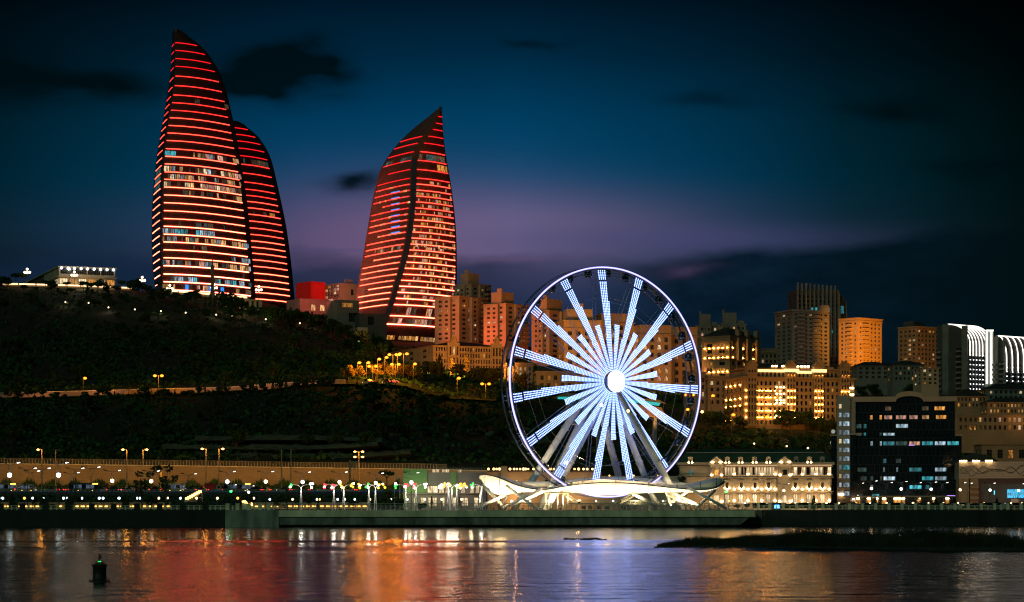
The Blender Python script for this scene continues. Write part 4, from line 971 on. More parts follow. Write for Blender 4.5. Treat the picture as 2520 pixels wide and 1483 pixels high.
b = Bld('apartment_tower', 'brown apartment tower standing left of the curved white lit hotel', 'apartment tower', 2210, 2256, 2312, 803, 935, 1330, 38, wallm='tan')
b.vol(R=[G(6, 11, .03, .97, .02, .96, .6, .5, .14)], Lf=[G(4, 11, .05, .95, .02, .96, .6, .5, .18)])
for k in range(11): b.band(b.h * (.02 + .94 * k / 11), .25, .25, name='floor_band')
b.part('stair_head', 'greyd', (b.Wr * .1, b.Wr * .6, 4, 12, b.h, b.h + 3)); b.band(b.h - .8, .8, .6); b.done(); glow(b.C + Vector((0, -60, -6)), 60000, (1, .38, .06), 2, to=b.C + Vector((4, 0, 12)), spot=80)
# curved hotel, built twice
archl = E('arc_light', (1, .92, .80), 2.6, 'AUTO'); dotl = E('balcony_light', (.9, .95, 1), 9, 'NONE')
def curved_hotel(label, pxL, pxC, pxR, pyT, pyV, pyB, Y, a, nrib, rows):
    b = Bld('curved_hotel', label, 'hotel', pxL, pxC, pxR, pyV, pyB, Y, a, wallm='greyd'); hv = PZ(pyT, Y) - b.C.z
    b.vol(z1=b.h, R=[G(nrib, rows, .0, 1, .02, .9, .7, .6, 0)], Lf=[G(1, rows, .55, .8, .02, .98, .7, .6, 0)], par=0)
    D = min(b.Wl * .7, 13.5); n = 10
    prof = [(D - D * math.cos(math.pi / 2 * k / n), b.h + (hv - b.h) * math.sin(math.pi / 2 * k / n)) for k in range(n + 1)]
    sec = prof + [(b.Wl, hv), (b.Wl, b.h - .05), (0, b.h - .05)]
    m = MB(); m.ring([[(0, y, z) for y, z in sec], [(b.Wr, y, z) for y, z in sec]]); m.build('vault', MAT['greyd'], b.root)
    for k in range(nrib + 1):
        x = b.Wr * k / nrib; m = MB(); m.tube([(x, y - .35, z + .2) for y, z in [(0, b.h - (hv - b.h) * .5), (0, b.h - .5)] + prof], .25, 6); m.build('arc_rib', archl, b.root)
    m = MB(); m.box(0, b.Wr, D - .3, D + .5, hv + .02, hv + .5); m.build('ridge_light', archl, b.root)
    m = MB(); m.box(0, .2, 0, .2, 0, .16)
    d0 = None
    for i in range(nrib + 1):
        for j in range(rows):
            p = (b.Wr * i / nrib, -.5, b.h * (.04 + .86 * j / rows))
            if d0 is None: d0 = m.build('balcony_light', dotl, b.root); o = d0
            else: o = ob('balcony_light', d0.data, b.root)
            o.location = p; o.scale = (1.6, 1, 1.6)
    b.balc('L', [b.Wl * .3, b.Wl * .9], [b.h * (.03 + .95 * k / rows) for k in range(rows)], 3.0, 1.2, .9, mt=MAT['grey'])
    b.part('side_slab', 'grey', (-.5, -.004, b.Wl * .05, b.Wl * .22, 0, hv - 1), (-.6, -.004, b.Wl * .62, b.Wl * .8, 0, hv + .4)); b.done(); return b
hb_ = curved_hotel('dark curved hotel with white lit arched ribs, left of the white light blade', 2305, 2386, 2440, 796, 850, 975, 1150, 40, 7, 9)
curved_hotel('dark curved hotel with white lit arched ribs, cut by the right picture edge', 2446, 2476, 2560, 827, 885, 975, 1140, 38, 6, 7)
t = thing('slender_tower', 'slim white tower outlined by white light strips between the curved hotels', 'tower', P(2436, 955, 1146)); u = 1146 / F
m = MB(); m.box(-9 * u, 9 * u, 0, 3, -4, 141 * u); m.build('shaft', MAT['white'], t)
for x in (-8, 3): m = MB(); m.box(x * u - .35, x * u + .45, -.3, -.004, 2, 139 * u); m.build('light_strip', archl, t)
m = MB(); m.box(-9 * u, 9 * u, -.32, -.004, 139.5 * u, 142.5 * u); m.build('light_strip', archl, t)
# small houses stepping down the right hill
def house(label, pxL, pxC, pxR, pyT, pyB, Y, a, n, m_, lit, wm='grey', roof=2.2, depth=12, pal='warm', gl=0):
    b = Bld('hill_house', label, 'house', pxL, pxC, pxR, pyT, pyB, Y, a, wallm=wm, depth=depth)
    b.vol(R=[G(n, m_, .04, .96, .05, .95, .5, .55, lit, pal)], Lf=[G(2, m_, lit=lit)], par=0 if roof else .6)
    if roof: b.hip(0, b.Wr, 0, b.Wl, b.h + .01, roof)
    b.band(b.h - .4, .3, .4)
    if gl: glow(b.C + Vector((b.Wr * .5, -30, 1)), gl * .5, (1, .38, .07), 1, to=b.C + Vector((b.Wr * .5, 0, b.h * .5)), spot=110)
    b.done(); return b
house('dark hill house with pitched roof right below the orange tower', 2100, 2108, 2190, 900, 935, 1200, 6, 5, 3, .06)
house('dark hill house with scattered pink windows between two apartment towers', 2190, 2198, 2275, 898, 940, 1190, 6, 7, 3, .35)
house('pale three storey house at the foot of the curved hotel', 2262, 2268, 2310, 905, 950, 1130, 10, 3, 4, .15, 'render', 0, gl=4000)
house('villa with lit tall windows and dark roof right of the office block roof', 2345, 2352, 2430, 975, 1005, 930, 6, 8, 2, .5, 'tan', 3, pal='amber', gl=3000)
house('dark long house with a few lit windows below the curved hotels', 2420, 2428, 2560, 958, 985, 960, 4, 10, 2, .25, 'grey', 2.5)
house('ochre row of houses with balconies on the right hillside', 2346, 2350, 2560, 1021, 1064, 900, 3, 16, 2, .16, 'tan', 0, gl=9000)
house('ochre upper row of houses with lit tall windows on the right hillside', 2425, 2430, 2560, 990, 1020, 920, 3, 14, 2, .45, 'tan', 2, pal='amber', gl=5000)
house('tall tan gate house with stepped parapet behind the patterned building', 2412, 2416, 2560, 1093, 1180, 830, 2, 5, 2, .3, 'tan', 0, gl=7000)
# ---------------------------------------------------------------- mansion with a green mansard roof
b = Bld('department_store', 'floodlit three storey store with green mansard roof, dormers and two pediments', 'building', 1664, 1672, 2046, 1143, 1247, 735, -4.5, depth=30, wallm='render')
u = b.u; X = lambda px: (px - 1672) * u; Zz = lambda py: (1247 - py) * u
D6 = lambda v: 1599.6 + v / 4.017
b.vol(par=0, R=[G(18, 1, X(1782) / b.Wr, X(1905) / b.Wr, (Zz(1171)) / b.h, Zz(1150) / b.h, .62, .96, .7, 'cream', 'bars', zoff=.02), G(9, 1, X(1950) / b.Wr, X(2044) / b.Wr, Zz(1171) / b.h, Zz(1150) / b.h, .8, .96, .75, 'cream', 'bars', zoff=.02),
             G(1, 1, X(1752) / b.Wr, X(1770) / b.Wr, Zz(1170) / b.h, Zz(1156) / b.h, .7, .96, 1, 'amber', zoff=.02), G(1, 1, X(1695) / b.Wr, X(1706) / b.Wr, Zz(1171) / b.h, Zz(1157) / b.h, .6, .96, 1, 'cool', zoff=.02)])
for v in (760, 893, 1030, 1163, 1322, 1430, 1560, 1693): ob('shop_window', pane_mesh(12.5 * u, 25 * u, EM['cream'], 'bars', True), b.root, (X(D6(v)), -.02, Zz(1242)))
fl = b.part
for y, hh, o in ((1145, 1.5, .9), (1149, .4, .5), (1171.5, .5, .5), (1177, .6, .7), (1212, .5, .6), (1217, .3, .4)): b.band(Zz(y), hh * .55, o, name='cornice')
m = MB(); p_ = [(-.8, Zz(1143)), (.2, Zz(1136)), (1.2, Zz(1128)), (2.0, Zz(1120)), (2.6, Zz(1116)), (2.6, Zz(1115)), (5.5, Zz(1108)), (8, Zz(1104))]
m.ring([[(-.8 + max(0, y), y, z) for y, z in p_] + [(7, 28, Zz(1104)), (-.8, 30, Zz(1143))], [(b.Wr + .8 - max(0, y), y, z) for y, z in p_] + [(b.Wr - 7, 28, Zz(1104)), (b.Wr + .8, 30, Zz(1143))]])
m.build('mansard_roof', MAT['roofg'], b.root)
b.part('roof_kerb', 'render', (2.2, b.Wr - 2.2, 2.1, 2.58, Zz(1115.5), Zz(1113.5)))
scd = sconcew
for px in (1763, 1930):
    b.part('bay', 'render', (X(px) - 17 * u, X(px) + 17 * u, -1.0, -.004, 0, Zz(1143)))
    b.pediment(X(px), 40 * u, Zz(1141), 15 * u, -1.3, d=3.2)
    b.part('bay_window', EM['amber'] if px < 1800 else MAT['glassd'], (X(px) - 5 * u, X(px) + 5 * u, -1.06, -1.003, Zz(1170), Zz(1157)))
    b.part('bay_door', EM['cream'], (X(px) - 6 * u, X(px) + 6 * u, -1.06, -1.003, Zz(1243), Zz(1220)))
    for s_ in (-1, 1):
        m = MB(); m.lathe([(.55, Zz(1175)), (.5, Zz(1172)), (.42, Zz(1152)), (.55, Zz(1150))], 10, (X(px) + s_ * 12 * u, -1.35, 0)); m.build('column', MAT['render'], b.root)
        sconces(b, scd, [(X(px) + s_ * 12 * u, -1.75, Zz(1171)), (X(px) + s_ * 13 * u, -1.1, Zz(1236)), (X(px) + s_ * 10 * u, -1.2, Zz(1140))], .8, .3)
for v in (762, 893, 1030, 1165, 1437, 1565, 1693, 400):
    x = X(D6(v)); g_ = v in (1437, 1693)
    m = MB(); m.ring([[(x - 6 * u, -.2, Zz(1141.5)), (x + 6 * u, -.2, Zz(1141.5)), (x + 5.5 * u, -.2, Zz(1128)), (x + 7.5 * u, -.3, Zz(1127)), (x, -.3, Zz(1124)), (x - 7.5 * u, -.3, Zz(1127)), (x - 5.5 * u, -.2, Zz(1128))], [(x + a * u, 3, Zz(z)) for a, z in ((-6, 1141.5), (6, 1141.5), (5.5, 1128), (7.5, 1127), (0, 1124), (-7.5, 1127), (-5.5, 1128))]])
    d = m.build('dormer', MAT['render'], b.root); ob('window', pane_mesh(5 * u, 8 * u, MAT['glassd'], 'cross', True), d, (x, -.22, Zz(1140.5)))
    if not g_: sconces(b, scd, [(x - 4.3 * u, -.5, Zz(1140.5)), (x + 4.3 * u, -.5, Zz(1140.5))], .5, .3)
for v in (760, 900, 1035, 1168, 1430, 1565, 1695):
    x = X(D6(v)); m = MB(); m.box(x - 7 * u, x + 7 * u, -.6, -.004, Zz(1206), Zz(1203)); m.box(x - 7 * u, x - 4 * u, -.4, -.004, Zz(1202.9), Zz(1187)); m.box(x + 4 * u, x + 7 * u, -.4, -.004, Zz(1202.9), Zz(1187)); m.box(x - 7.5 * u, x + 7.5 * u, -.6, -.004, Zz(1186.9), Zz(1183)); d = m.build('niche', MAT['render'], b.root)
    ob('window', pane_mesh(7 * u, 13 * u, MAT['glassd'], 'cross', True), d, (x, -.03, Zz(1202)))
    sconces(b, scd, [(x, -.5, Zz(1207)), (x - 5.5 * u, -.45, Zz(1203)), (x + 5.5 * u, -.45, Zz(1203))], .5, .35)
for v in (830, 965, 1100, 1230, 1390, 1497, 1630, 1760):
    x = X(D6(v)); b.part('pilaster', 'render', (x - 3 * u, x + 3 * u, -.45, -.004, Zz(1209), Zz(1180))); b.part('pilaster', 'render', (x - 3.2 * u, x + 3.2 * u, -.45, -.004, Zz(1243), Zz(1214)))
    sconces(b, scd, [(x, -.5, Zz(1206)), (x, -.5, Zz(1234)), (x, -.3, Zz(1169))], .7, .35)
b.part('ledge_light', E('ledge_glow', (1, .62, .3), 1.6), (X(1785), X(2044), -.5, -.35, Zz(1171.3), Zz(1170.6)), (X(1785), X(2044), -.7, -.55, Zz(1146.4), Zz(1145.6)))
b.part('green_sign', E('green_sign', (.15, 1, .25), 2.5), (X(1783), X(1790), -.9, -.6, Zz(1213), Zz(1209)))
for px in (1700, 1800, 1860, 1960, 2020): glow(b.C + Vector((X(px), -9, .5)), 2300, (1, .62, .28), .6, to=b.C + Vector((X(px), 0, Zz(1195))), spot=130)
b.done()
# ---------------------------------------------------------------- dark glass office block
b = Bld('office_block', 'dark glass office block with arched parapet and stair tower of lit windows', 'office building', 2048, 2106, 2350, 980, 1250, 760, -7.5, depth=30, wallm='glassd')
u = b.u; X = lambda px: (px - 2106) * u; Zz = lambda py: (1250 - py) * u
og = brick_mat('office_glass', (.006, .011, .012), (.010, .017, .018), (.05, .065, .065), 1, .12, 1.5, 2.8, False, .035, .8)
b.vol(x0=0, x1=b.Wr, z1=b.h - .1, par=.1, mt=og)
b.vol(x0=X(2100), x1=X(2362), y0=-.8, y1=28, z1=Zz(1073), par=.2, mt=og, name='lower_wall')
b.part('side_parapet', 'peach', (X(2346), X(2364), -1.1, 10, Zz(1075), Zz(1071)))
m = MB(); arc = [(X(2203), Zz(978))] + [(X(2236 - 33 * math.cos(math.pi * k / 10)), Zz(978) + 13.5 * u * math.sin(math.pi * k / 10) ** .8) for k in range(1, 10)] + [(X(2270), Zz(978))]
def prism(m, pts, y0, y1): m.ring([[(x, y0, z) for x, z in pts], [(x, y1, z) for x, z in pts]])
th = 12 * u
for A, B in zip(arc, arc[1:]): prism(m, [(A[0], A[1] - th), (B[0], B[1] - th), B, A], -1.3, 3)
m.box(X(2105) - .8, X(2203), -1.3, 3, Zz(990), Zz(977.5)); m.box(X(2270), b.Wr + .5, -1.3, 3, Zz(990), Zz(978)); m.build('parapet', MAT['peach'], b.root)
m = MB(); prism(m, [(X(2206), Zz(992))] + [(x, z - th) for x, z in arc] + [(X(2267), Zz(992))], -.3, 2); m.build('arch_glazing', og, b.root)
fy = lambda k: 995 + 21.45 * k
def ow(px0, px1, k, mt, st='bars', hh=.5):
    y = fy(k); o = ob('window', pane_mesh((px1 - px0) * u, 21.45 * u * hh, EM[mt], st), b.root, (X((px0 + px1) / 2), -.03 if k < 4 else -.84, Zz(y + 17)))
d7 = lambda v: 2027.8 + v / 4.017
for k, lst in {0: [(1078, 1185, 'amber'), (600, 660, 'dim'), (960, 1025, 'dim')], 1: [(452, 480, 'amber'), (545, 570, 'amber'), (590, 672, 'rose'), (704, 808, 'rose'), (835, 920, 'rose'), (958, 1030, 'warm'), (1092, 1198, 'amber')], 2: [(320, 370, 'teal'), (390, 420, 'cyan'), (704, 826, 'cool')],
               3: [(320, 370, 'teal'), (390, 415, 'cyan'), (545, 570, 'teal'), (580, 696, 'cool')], 4: [(455, 482, 'cool'), (548, 570, 'cool'), (580, 694, 'cyan'), (704, 818, 'teal'), (832, 942, 'rose'), (956, 1068, 'cyan'), (1080, 1190, 'cool'), (1202, 1318, 'cyan')], 6: [(580, 612, 'cyan'), (705, 755, 'teal')],
               7: [(330, 420, 'teal'), (580, 598, 'cool'), (708, 726, 'cool'), (832, 956, 'cyan'), (1082, 1196, 'cool')], 8: [(360, 420, 'teal'), (455, 485, 'teal'), (552, 570, 'dim'), (582, 700, 'cool'), (956, 1070, 'cyan'), (1082, 1198, 'cool')], 9: [(455, 485, 'cool'), (835, 956, 'cyan'), (990, 1030, 'cyan')], 10: [(340, 380, 'teal'), (470, 545, 'cyan')]}.items():
    for a, c, mt in lst: ow(d7(a), d7(c), k, mt)
b.part('neon', E('violet_neon', (.55, .25, 1), 2.2), (X(d7(830)), X(d7(886)), -1.0, -.85, Zz(1097.5), Zz(1096.5)), (X(d7(1200)), X(d7(1280)), -1.0, -.85, Zz(1221.5), Zz(1220)))
# stair tower
stt = brick_mat('office_stone', (.36, .30, .24), (.32, .27, .21), (.2, .17, .13), 1, .8, 3.0, .8, False, .03)
b.part('stair_tower', stt, (X(2060), X(2092), -2.2, 20, -4, Zz(975))); b.part('stair_tower_wing', stt, (X(2092) + .004, X(2105), -1.0, 20, -4, Zz(979)))
b.part('glass_wing', og, (X(2046), X(2060) - .004, .5, 20, -4, Zz(1073))); b.part('wing_parapet', 'peach', (X(2044), X(2061), .2, 8, Zz(1073) + .003, Zz(1070))); b.part('corner_glazing', og, (X(2092) + .01, X(2106), -1.9, -1.01, 2, Zz(1070))); b.part('corner_parapet', 'peach', (X(2091), X(2121), -2.1, -.81, Zz(1071), Zz(1067.5)))
for k in range(11):
    y = fy(k) + 1.5
    ob('stair_window', pane_mesh(7 * u, 11 * u, EM['cool' if k % 4 else 'cream'], 'cross'), b.root, (X(2068), -2.24, Zz(y + 10)))
    if k: ob('stair_window', pane_mesh(16 * u, 13 * u, EM['cool' if k not in (7,) else 'cyan'], 'bars'), b.root, (X(2083), -2.24, Zz(y + 11)))
m = MB(); m.sph((X(2051), 2, Zz(1062)), 5 * u, 10, 8); m.build('roof_globe', E('roof_globe', (.8, .9, .8), .35), b.root)
b.part('shop_canopy', 'peach', (X(2106), X(2345), -3.4, -.81, Zz(1224), Zz(1221)))
for v, w_ in ((335, 10), (440, 11), (515, 8), (590, 11), (700, 9), (735, 9), (775, 9), (925, 9), (1075, 6), (1203, 9)):
    px = d7(v); ob('shop_window', pane_mesh(w_ * u, 17 * u, EM['amber'], 'plain'), b.root, (X(px), -.86, Zz(1243)))
    sconces(b, sconcew, [(X(px), -1.3, Zz(1229))], 1.0, .35)
sconces(b, sconcew, [(X(d7(158)), -2.3, Zz(1219)), (X(d7(183)), -2.3, Zz(1219))], .8, .4)
b.done(); glow(b.C + Vector((X(2076), -30, 2)), 1600, (1, .55, .3), 1, to=b.C + Vector((X(2078), 0, 22)), spot=90)
# patterned building at the right edge
b = Bld('patterned_hall', 'tan hall with wavy line mural along its upper wall at the right edge', 'building', 2352, 2360, 2570, 1137, 1250, 725, -8, depth=30, wallm='tan')
u = b.u; X = lambda px: (px - 2360) * u; Zz = lambda py: (1250 - py) * u
b.vol(z0=Zz(1178), z1=b.h, mt=stt, par=.5)
b.part('lower_wall', 'tan', (0, X(2384), 0, 20, -4, Zz(1178) - .004), (X(2387), X(2407), .5, 20, -4, Zz(1178) - .004)); b.part('glazed_base', 'greyd', (X(2384) + .004, b.Wr, 3, 20, -4, Zz(1178) - .004))
for k in range(4): b.part('balcony', 'tan', (X(2386), X(2408), -1, .49, Zz(1243 - 14 * k), Zz(1238 - 14 * k)))
m = MB()
for s_, ph, am in ((60, 0, 14), (60, .5, 12), (44, .2, 9), (70, .8, 10)):
    pts = [(X(2362 + 2.5 * k), -.03 - .02 * am / 10, Zz(1158 - am * math.cos((2.5 * k / s_ + ph) * math.pi * 2) * (.6 + .4 * math.sin(k * .13)))) for k in range(80)]
    m.tube([p for p in pts if Zz(1176) < p[2] < Zz(1139)], .1, 3)
m.build('mural', M('mural_paint', (.10, .08, .06), .8), b.root)
m = MB(); m.ring([[(X(2340), 22, Zz(1137)), (X(2400), 22, Zz(1112)), (X(2440), 22, Zz(1116)), (X(2475), 22, Zz(1137))], [(X(2340), 30, Zz(1137)), (X(2400), 30, Zz(1112)), (X(2440), 30, Zz(1116)), (X(2475), 30, Zz(1137))]]); m.build('curved_roof', MAT['roofd'], b.root)
sconces(b, sconcew, [(X(2370), -.2, b.h + .1), (X(2401), -.2, b.h + .1), (X(2432), -.2, b.h + .1)], 2.2, .3)
b.part('cyan_sign', E('cyan_sign', (.02, .45, .75), 1.3, 'AUTO', 0, 3), (X(2478), X(2518), 2.6, 2.9, Zz(1226), Zz(1205))); b.part('neon', E('cyan_tube', (.05, .6, .9), 2), (X(2444), X(2446), -1, -.8, Zz(1218), Zz(1208))); b.part('staircase', 'steel', (X(2486), X(2506), 1, 2, Zz(1246), Zz(1228)))
b.done(); glow(b.C + Vector((X(2440), -40, 2)), 12000, (1, .5, .28), 1, to=b.C + Vector((X(2440), 0, Zz(1160))), spot=110)
# ---------------------------------------------------------------- restaurant pavilion left of the canopy
b = Bld('restaurant', 'two storey restaurant with green corner, roof terrace and bright windows left of the canopy', 'restaurant', 988, 995, 1196, 1163, 1252, 690, 2, depth=18, wallm='grey')
u = b.u; X = lambda px: (px - 995) * u; Zz = lambda py: (1252 - py) * u
d8 = lambda v: 845.7 + (v - 0) / 5.852 - 45.9        # (1300 source column) -> frame column
xs = [(1280, 1340), (1372, 1440), (1470, 1625), (1640, 1715), (1730, 1795), (1835, 1865), (1955, 2020), (2088, 2145), (2168, 2225)]
b.vol(par=.6)
for a, c in xs: ob('window', pane_mesh((c - a) / 5.852 * u, 18 * u, EM['cream'], 'bars'), b.root, (X(d8((a + c) / 2)), -.04, Zz(1187 + 27)))
for a, c in ((1280, 1300), (1375, 1440), (1487, 1530), (1545, 1612), (1693, 1720), (1845, 1885), (1955, 2065), (2145, 2205)): ob('door_window', pane_mesh((c - a) / 5.852 * u, 22 * u, EM['cream'], 'cross'), b.root, (X(d8((a + c) / 2)), -.04, Zz(1247)))
b.part('green_corner', 'green', (-.3, X(1051), -.5, -.05, Zz(1214), b.h + .3), (-.3, X(1051), -.8, 10, b.h + .31, b.h + 8 * u)); b.part('green_panel', 'green', (X(1109), X(1123), -.3, -.004, Zz(1214), b.h)); b.part('floor_slab', 'grey', (-.6, b.Wr, -1.6, -.05, Zz(1216), Zz(1214.2))); b.part('green_base', 'green', (-.3, X(1000), -.4, -.004, 0, Zz(1217)))
b.part('terrace_rail', 'steel', *[(X(1052 + 7 * k), X(1052 + 7 * k) + .12, -.2, -.1, b.h + .004, b.h + 10 * u) for k in range(21)], (X(1052), b.Wr, -.21, -.09, b.h + 10.01 * u, b.h + 10.6 * u))
for v in (1550, 1600, 1690, 1740, 1920): b.part('terrace_light', EM['cream'], (X(d8(v)), X(d8(v)) + .9, 2, 2.3, b.h, b.h + 7 * u))
b.part('pergola', 'steel', (X(971), X(972), -3, -2.8, 0, Zz(1177)), (X(984), X(985), -3, -2.8, 0, Zz(1177)), (X(971), X(1010), -3, -2.8, Zz(1177) + .003, Zz(1175)))
for px in (1010, 1040, 1080, 1120, 1160): glow(b.C + Vector((X(px), -5, 5)), 350, (1, .7, .45), .5)
glow(b.C + Vector((X(1015), -14, 1)), 2500, (.7, 1, .45), .5, to=b.C + Vector((X(1025), 0, b.h)), spot=100); b.done()
# orange terrace building behind the canopy
b = Bld('terrace_bar', 'low bar building with a row of orange globe lights on its roof behind the canopy', 'bar', 1194, 1200, 1690, 1163, 1252, 720, 1.5, depth=14, wallm='render')
u = b.u; X = lambda px: (px - 1200) * u; Zz = lambda py: (1252 - py) * u
b.vol(x1=X(1480), par=.6, R=[G(8, 1, .2, .95, .45, .8, .5, .8, .6, 'amber')]); b.vol(x0=X(1480) + .01, x1=b.Wr, z1=Zz(1172), par=.4)
b.part('pillar', 'stone', (X(1233), X(1248), -1, 1, 0, Zz(1148))); b.part('pergola_beam', 'frame', (X(1200), X(1232), -.8, -.5, b.h + .004, b.h + .5), (X(1250), X(1320), -.8, -.5, b.h + .004, b.h + .5), (X(1400), X(1470), -.8, -.5, b.h + .004, b.h + .5))
gl_ = E('terrace_globe', (1, .55, .18), 4, 'AUTO'); g0 = None
for px in (1202, 1215, 1222, 1229, 1255, 1265, 1272, 1280, 1288, 1294, 1300, 1313, 1346, 1355, 1363, 1374, 1384, 1392, 1414, 1424, 1436, 1445, 1458):
    if g0 is None: g0 = MB().sph((0, 0, 0), 3 * u, 8, 6).build('globe_light', gl_, b.root, True); o = g0
    else: o = ob('globe_light', g0.data, b.root)
    o.location = (X(px), -.6, Zz(1155)); o.scale = (RN.uniform(.7, 1.15),) * 3
for px in (1500, 1520, 1545, 1560, 1590, 1620): o = ob('globe_light', g0.data, b.root, (X(px), -.4, Zz(1171))); o.scale = (.6,) * 3
b.done(); glow(b.C + Vector((X(1270), -5, 4)), 2500, (1, .5, .15)); glow(b.C + Vector((X(1420), -5, 4)), 1800, (1, .5, .15))
# ---------------------------------------------------------------- plateau above the left hill
b = Bld('glass_pavilion', 'long flat roofed pavilion with a row of white roof lamps on the left hill', 'pavilion', 40, 145, 284, 655, 702, 1440, 22, wallm='stone')
u = b.u
b.vol(R=[G(4, 1, .02, .98, .50, .95, .94, .85, 0, style='bars')], Lf=[G(1, 1, .05, .7, .45, .95, .9, .85, 0, style='bars'), ], z0=-6)
b.band(b.h - .9, .9, .8, name='roof_edge'); b.band(b.h * .42, .8, .9, name='floor_slab')
for k in range(6): ob('window', pane_mesh(b.Wr / 6 * .8, b.h * .3, EM['amber' if k % 2 else 'cream'], 'bars'), b.root, (b.Wr * (k + .5) / 6, -.06, b.h * .06))
for k in range(3): o = ob('window', pane_mesh(b.Wl / 3 * .8, b.h * .3, EM['amber' if k % 2 else 'cream'], 'bars'), b.root, (-.06, b.Wl * (k + .3) / 3, b.h * .06)); o.rotation_euler = (0, 0, -math.pi / 2)
rl = E('roof_spot', (.85, .95, 1), 5, 'AUTO'); m0 = None
for k in range(9):
    if m0 is None: m0 = MB().sph((0, 0, 0), 1.0, 8, 6).build('roof_lamp', rl, b.root); o = m0
    else: o = ob('roof_lamp', m0.data, b.root)
    o.location = (b.Wr * (.04 + .92 * k / 8), -1.2, b.h - 1.3); o.scale = (.75,) * 3
glow(b.C + Vector((b.Wr * .5, -8, 2)), 5000, (1, .6, .25)); glow(b.C + Vector((b.Wr * .4, -10, b.h)), 2500, (.9, 1, .9)); b.done()
# lit parapets running along the plateau
lp = E('parapet_light', (1, .62, .30), 2.6, 'AUTO')
def parapet(label, pts, Y, hgt=3.2, h2=8):
    a = thing('lit_parapet', label, 'parapet', P(pts[0][0], pts[0][1], Y)); o_ = Vector(a.location)
    for i, (p, q) in enumerate(zip(pts, pts[1:])):
        n = max(1, int((q[0] - p[0]) / 34))
        for k in range(n):
            A, B = P(lerp(p[0], q[0], k / n), lerp(p[1], q[1], k / n), Y) - o_, P(lerp(p[0], q[0], (k + .92) / n), lerp(p[1], q[1], (k + .92) / n), Y) - o_
            hh = hgt * Y / F; m = MB(); m.ring([[A + Vector((0, 0, -hh)), A + Vector((0, 0, 0)), A + Vector((0, .5, 0)), A + Vector((0, .5, -hh))], [B + Vector((0, 0, -hh)), B, B + Vector((0, .5, 0)), B + Vector((0, .5, -hh))]]); m.build('light_panel', lp, a)
        A, B = P(*p, Y) - o_, P(*q, Y) - o_; d = Vector((0, .7, 0)); e = Vector((0, 0, -hgt * Y / F - .02)); z2 = Vector((0, 0, -h2 * Y / F)); m = MB()
        m.ring([[A + d + e, A + d + z2, A + d * 3 + z2, A + d * 3 + e], [B + d + e, B + d + z2, B + d * 3 + z2, B + d * 3 + e]]); m.build('wall', MAT['tan'], a)
    return a
parapet('glowing terrace parapet in front of the flat roofed pavilion on the left hill', [(5, 697), (90, 699), (200, 702), (330, 708)], 1422)
parapet('glowing terrace parapet below the tallest flame tower', [(400, 713), (480, 719), (560, 727), (612, 731)], 1428, 3.6, 10)
b = Bld('terrace_house', 'sandstone terrace building under the glowing parapet of the flame tower', 'building', 520, 545, 645, 736, 775, 1415, 15, wallm='stone'); b.vol(z0=-14, R=[G(7, 1, .1, .95, .25, .9, .5, .8, .15, 'dim' and 'mix')]); b.band(b.h - .6, .6, .6); b.done(); glow(b.C + Vector((12, -16, 6)), 3500, (1, .62, .28))
# monument column
t = thing('monument', 'dark slender memorial column standing before the tallest flame tower', 'monument', P(523, 722, 1410)); u = 1410 / F
m = MB(); m.lathe([(6 * u, -3), (6 * u, 3 * u), (4.4 * u, 4 * u), (4 * u, 60 * u), (4.6 * u, 61 * u), (4.4 * u, 66 * u), (2 * u, 70 * u), (.3, 82 * u)], 8); m.build('shaft', MAT['greyd'], t)
# ---------------------------------------------------------------- roads and walls
b_ = MB(); y = 1013.6
PTS = [(-80, 969, 985), (0, 968, 983), (175, 964, 978), (394, 958, 974), (550, 955, 969), (640, 948, 963), (767, 938, 948), (850, 936, 943)]
rw = brick_mat('road_wall_block', (.22, .17, .12), (.18, .14, .10), (.12, .09, .06), 1, .85, 2.4, 1.0, False, .04, var=.25)
w_ = thing('retaining_wall', 'long block retaining wall beside the lamp lit road across the left hill', 'retaining wall', P(400, 974, y)); o_ = Vector(w_.location)
m = MB(); m.ring([[P(p, a, y) - o_, P(p, b, y) - o_ + Vector((0, 0, -1.5)), P(p, b, y) - o_ + Vector((0, .6, -1.5)), P(p, a, y) - o_ + Vector((0, .6, 0))] for p, a, b in PTS], True, True); m.build('wall', rw, w_)
m = MB(); m.ring([[P(p, a - 1, y) - o_ + Vector((0, -.2, 0)), P(p, a, y) - o_ + Vector((0, -.2, .01)), P(p, a, y) - o_ + Vector((0, .8, .01)), P(p, a - 1, y) - o_ + Vector((0, .8, 0))] for p, a, b in PTS], True, True); m.build('coping', MAT['concretel'], w_)
m = MB(); m.ring([[Vector((PX(p, yy_), yy_, ter(p, 1002) + .12)) for p in range(-240, 1245, 20)] for yy_ in (997, 1012.4)], False, False); tag(m.build('road', MAT['asphalt']), kind='structure')
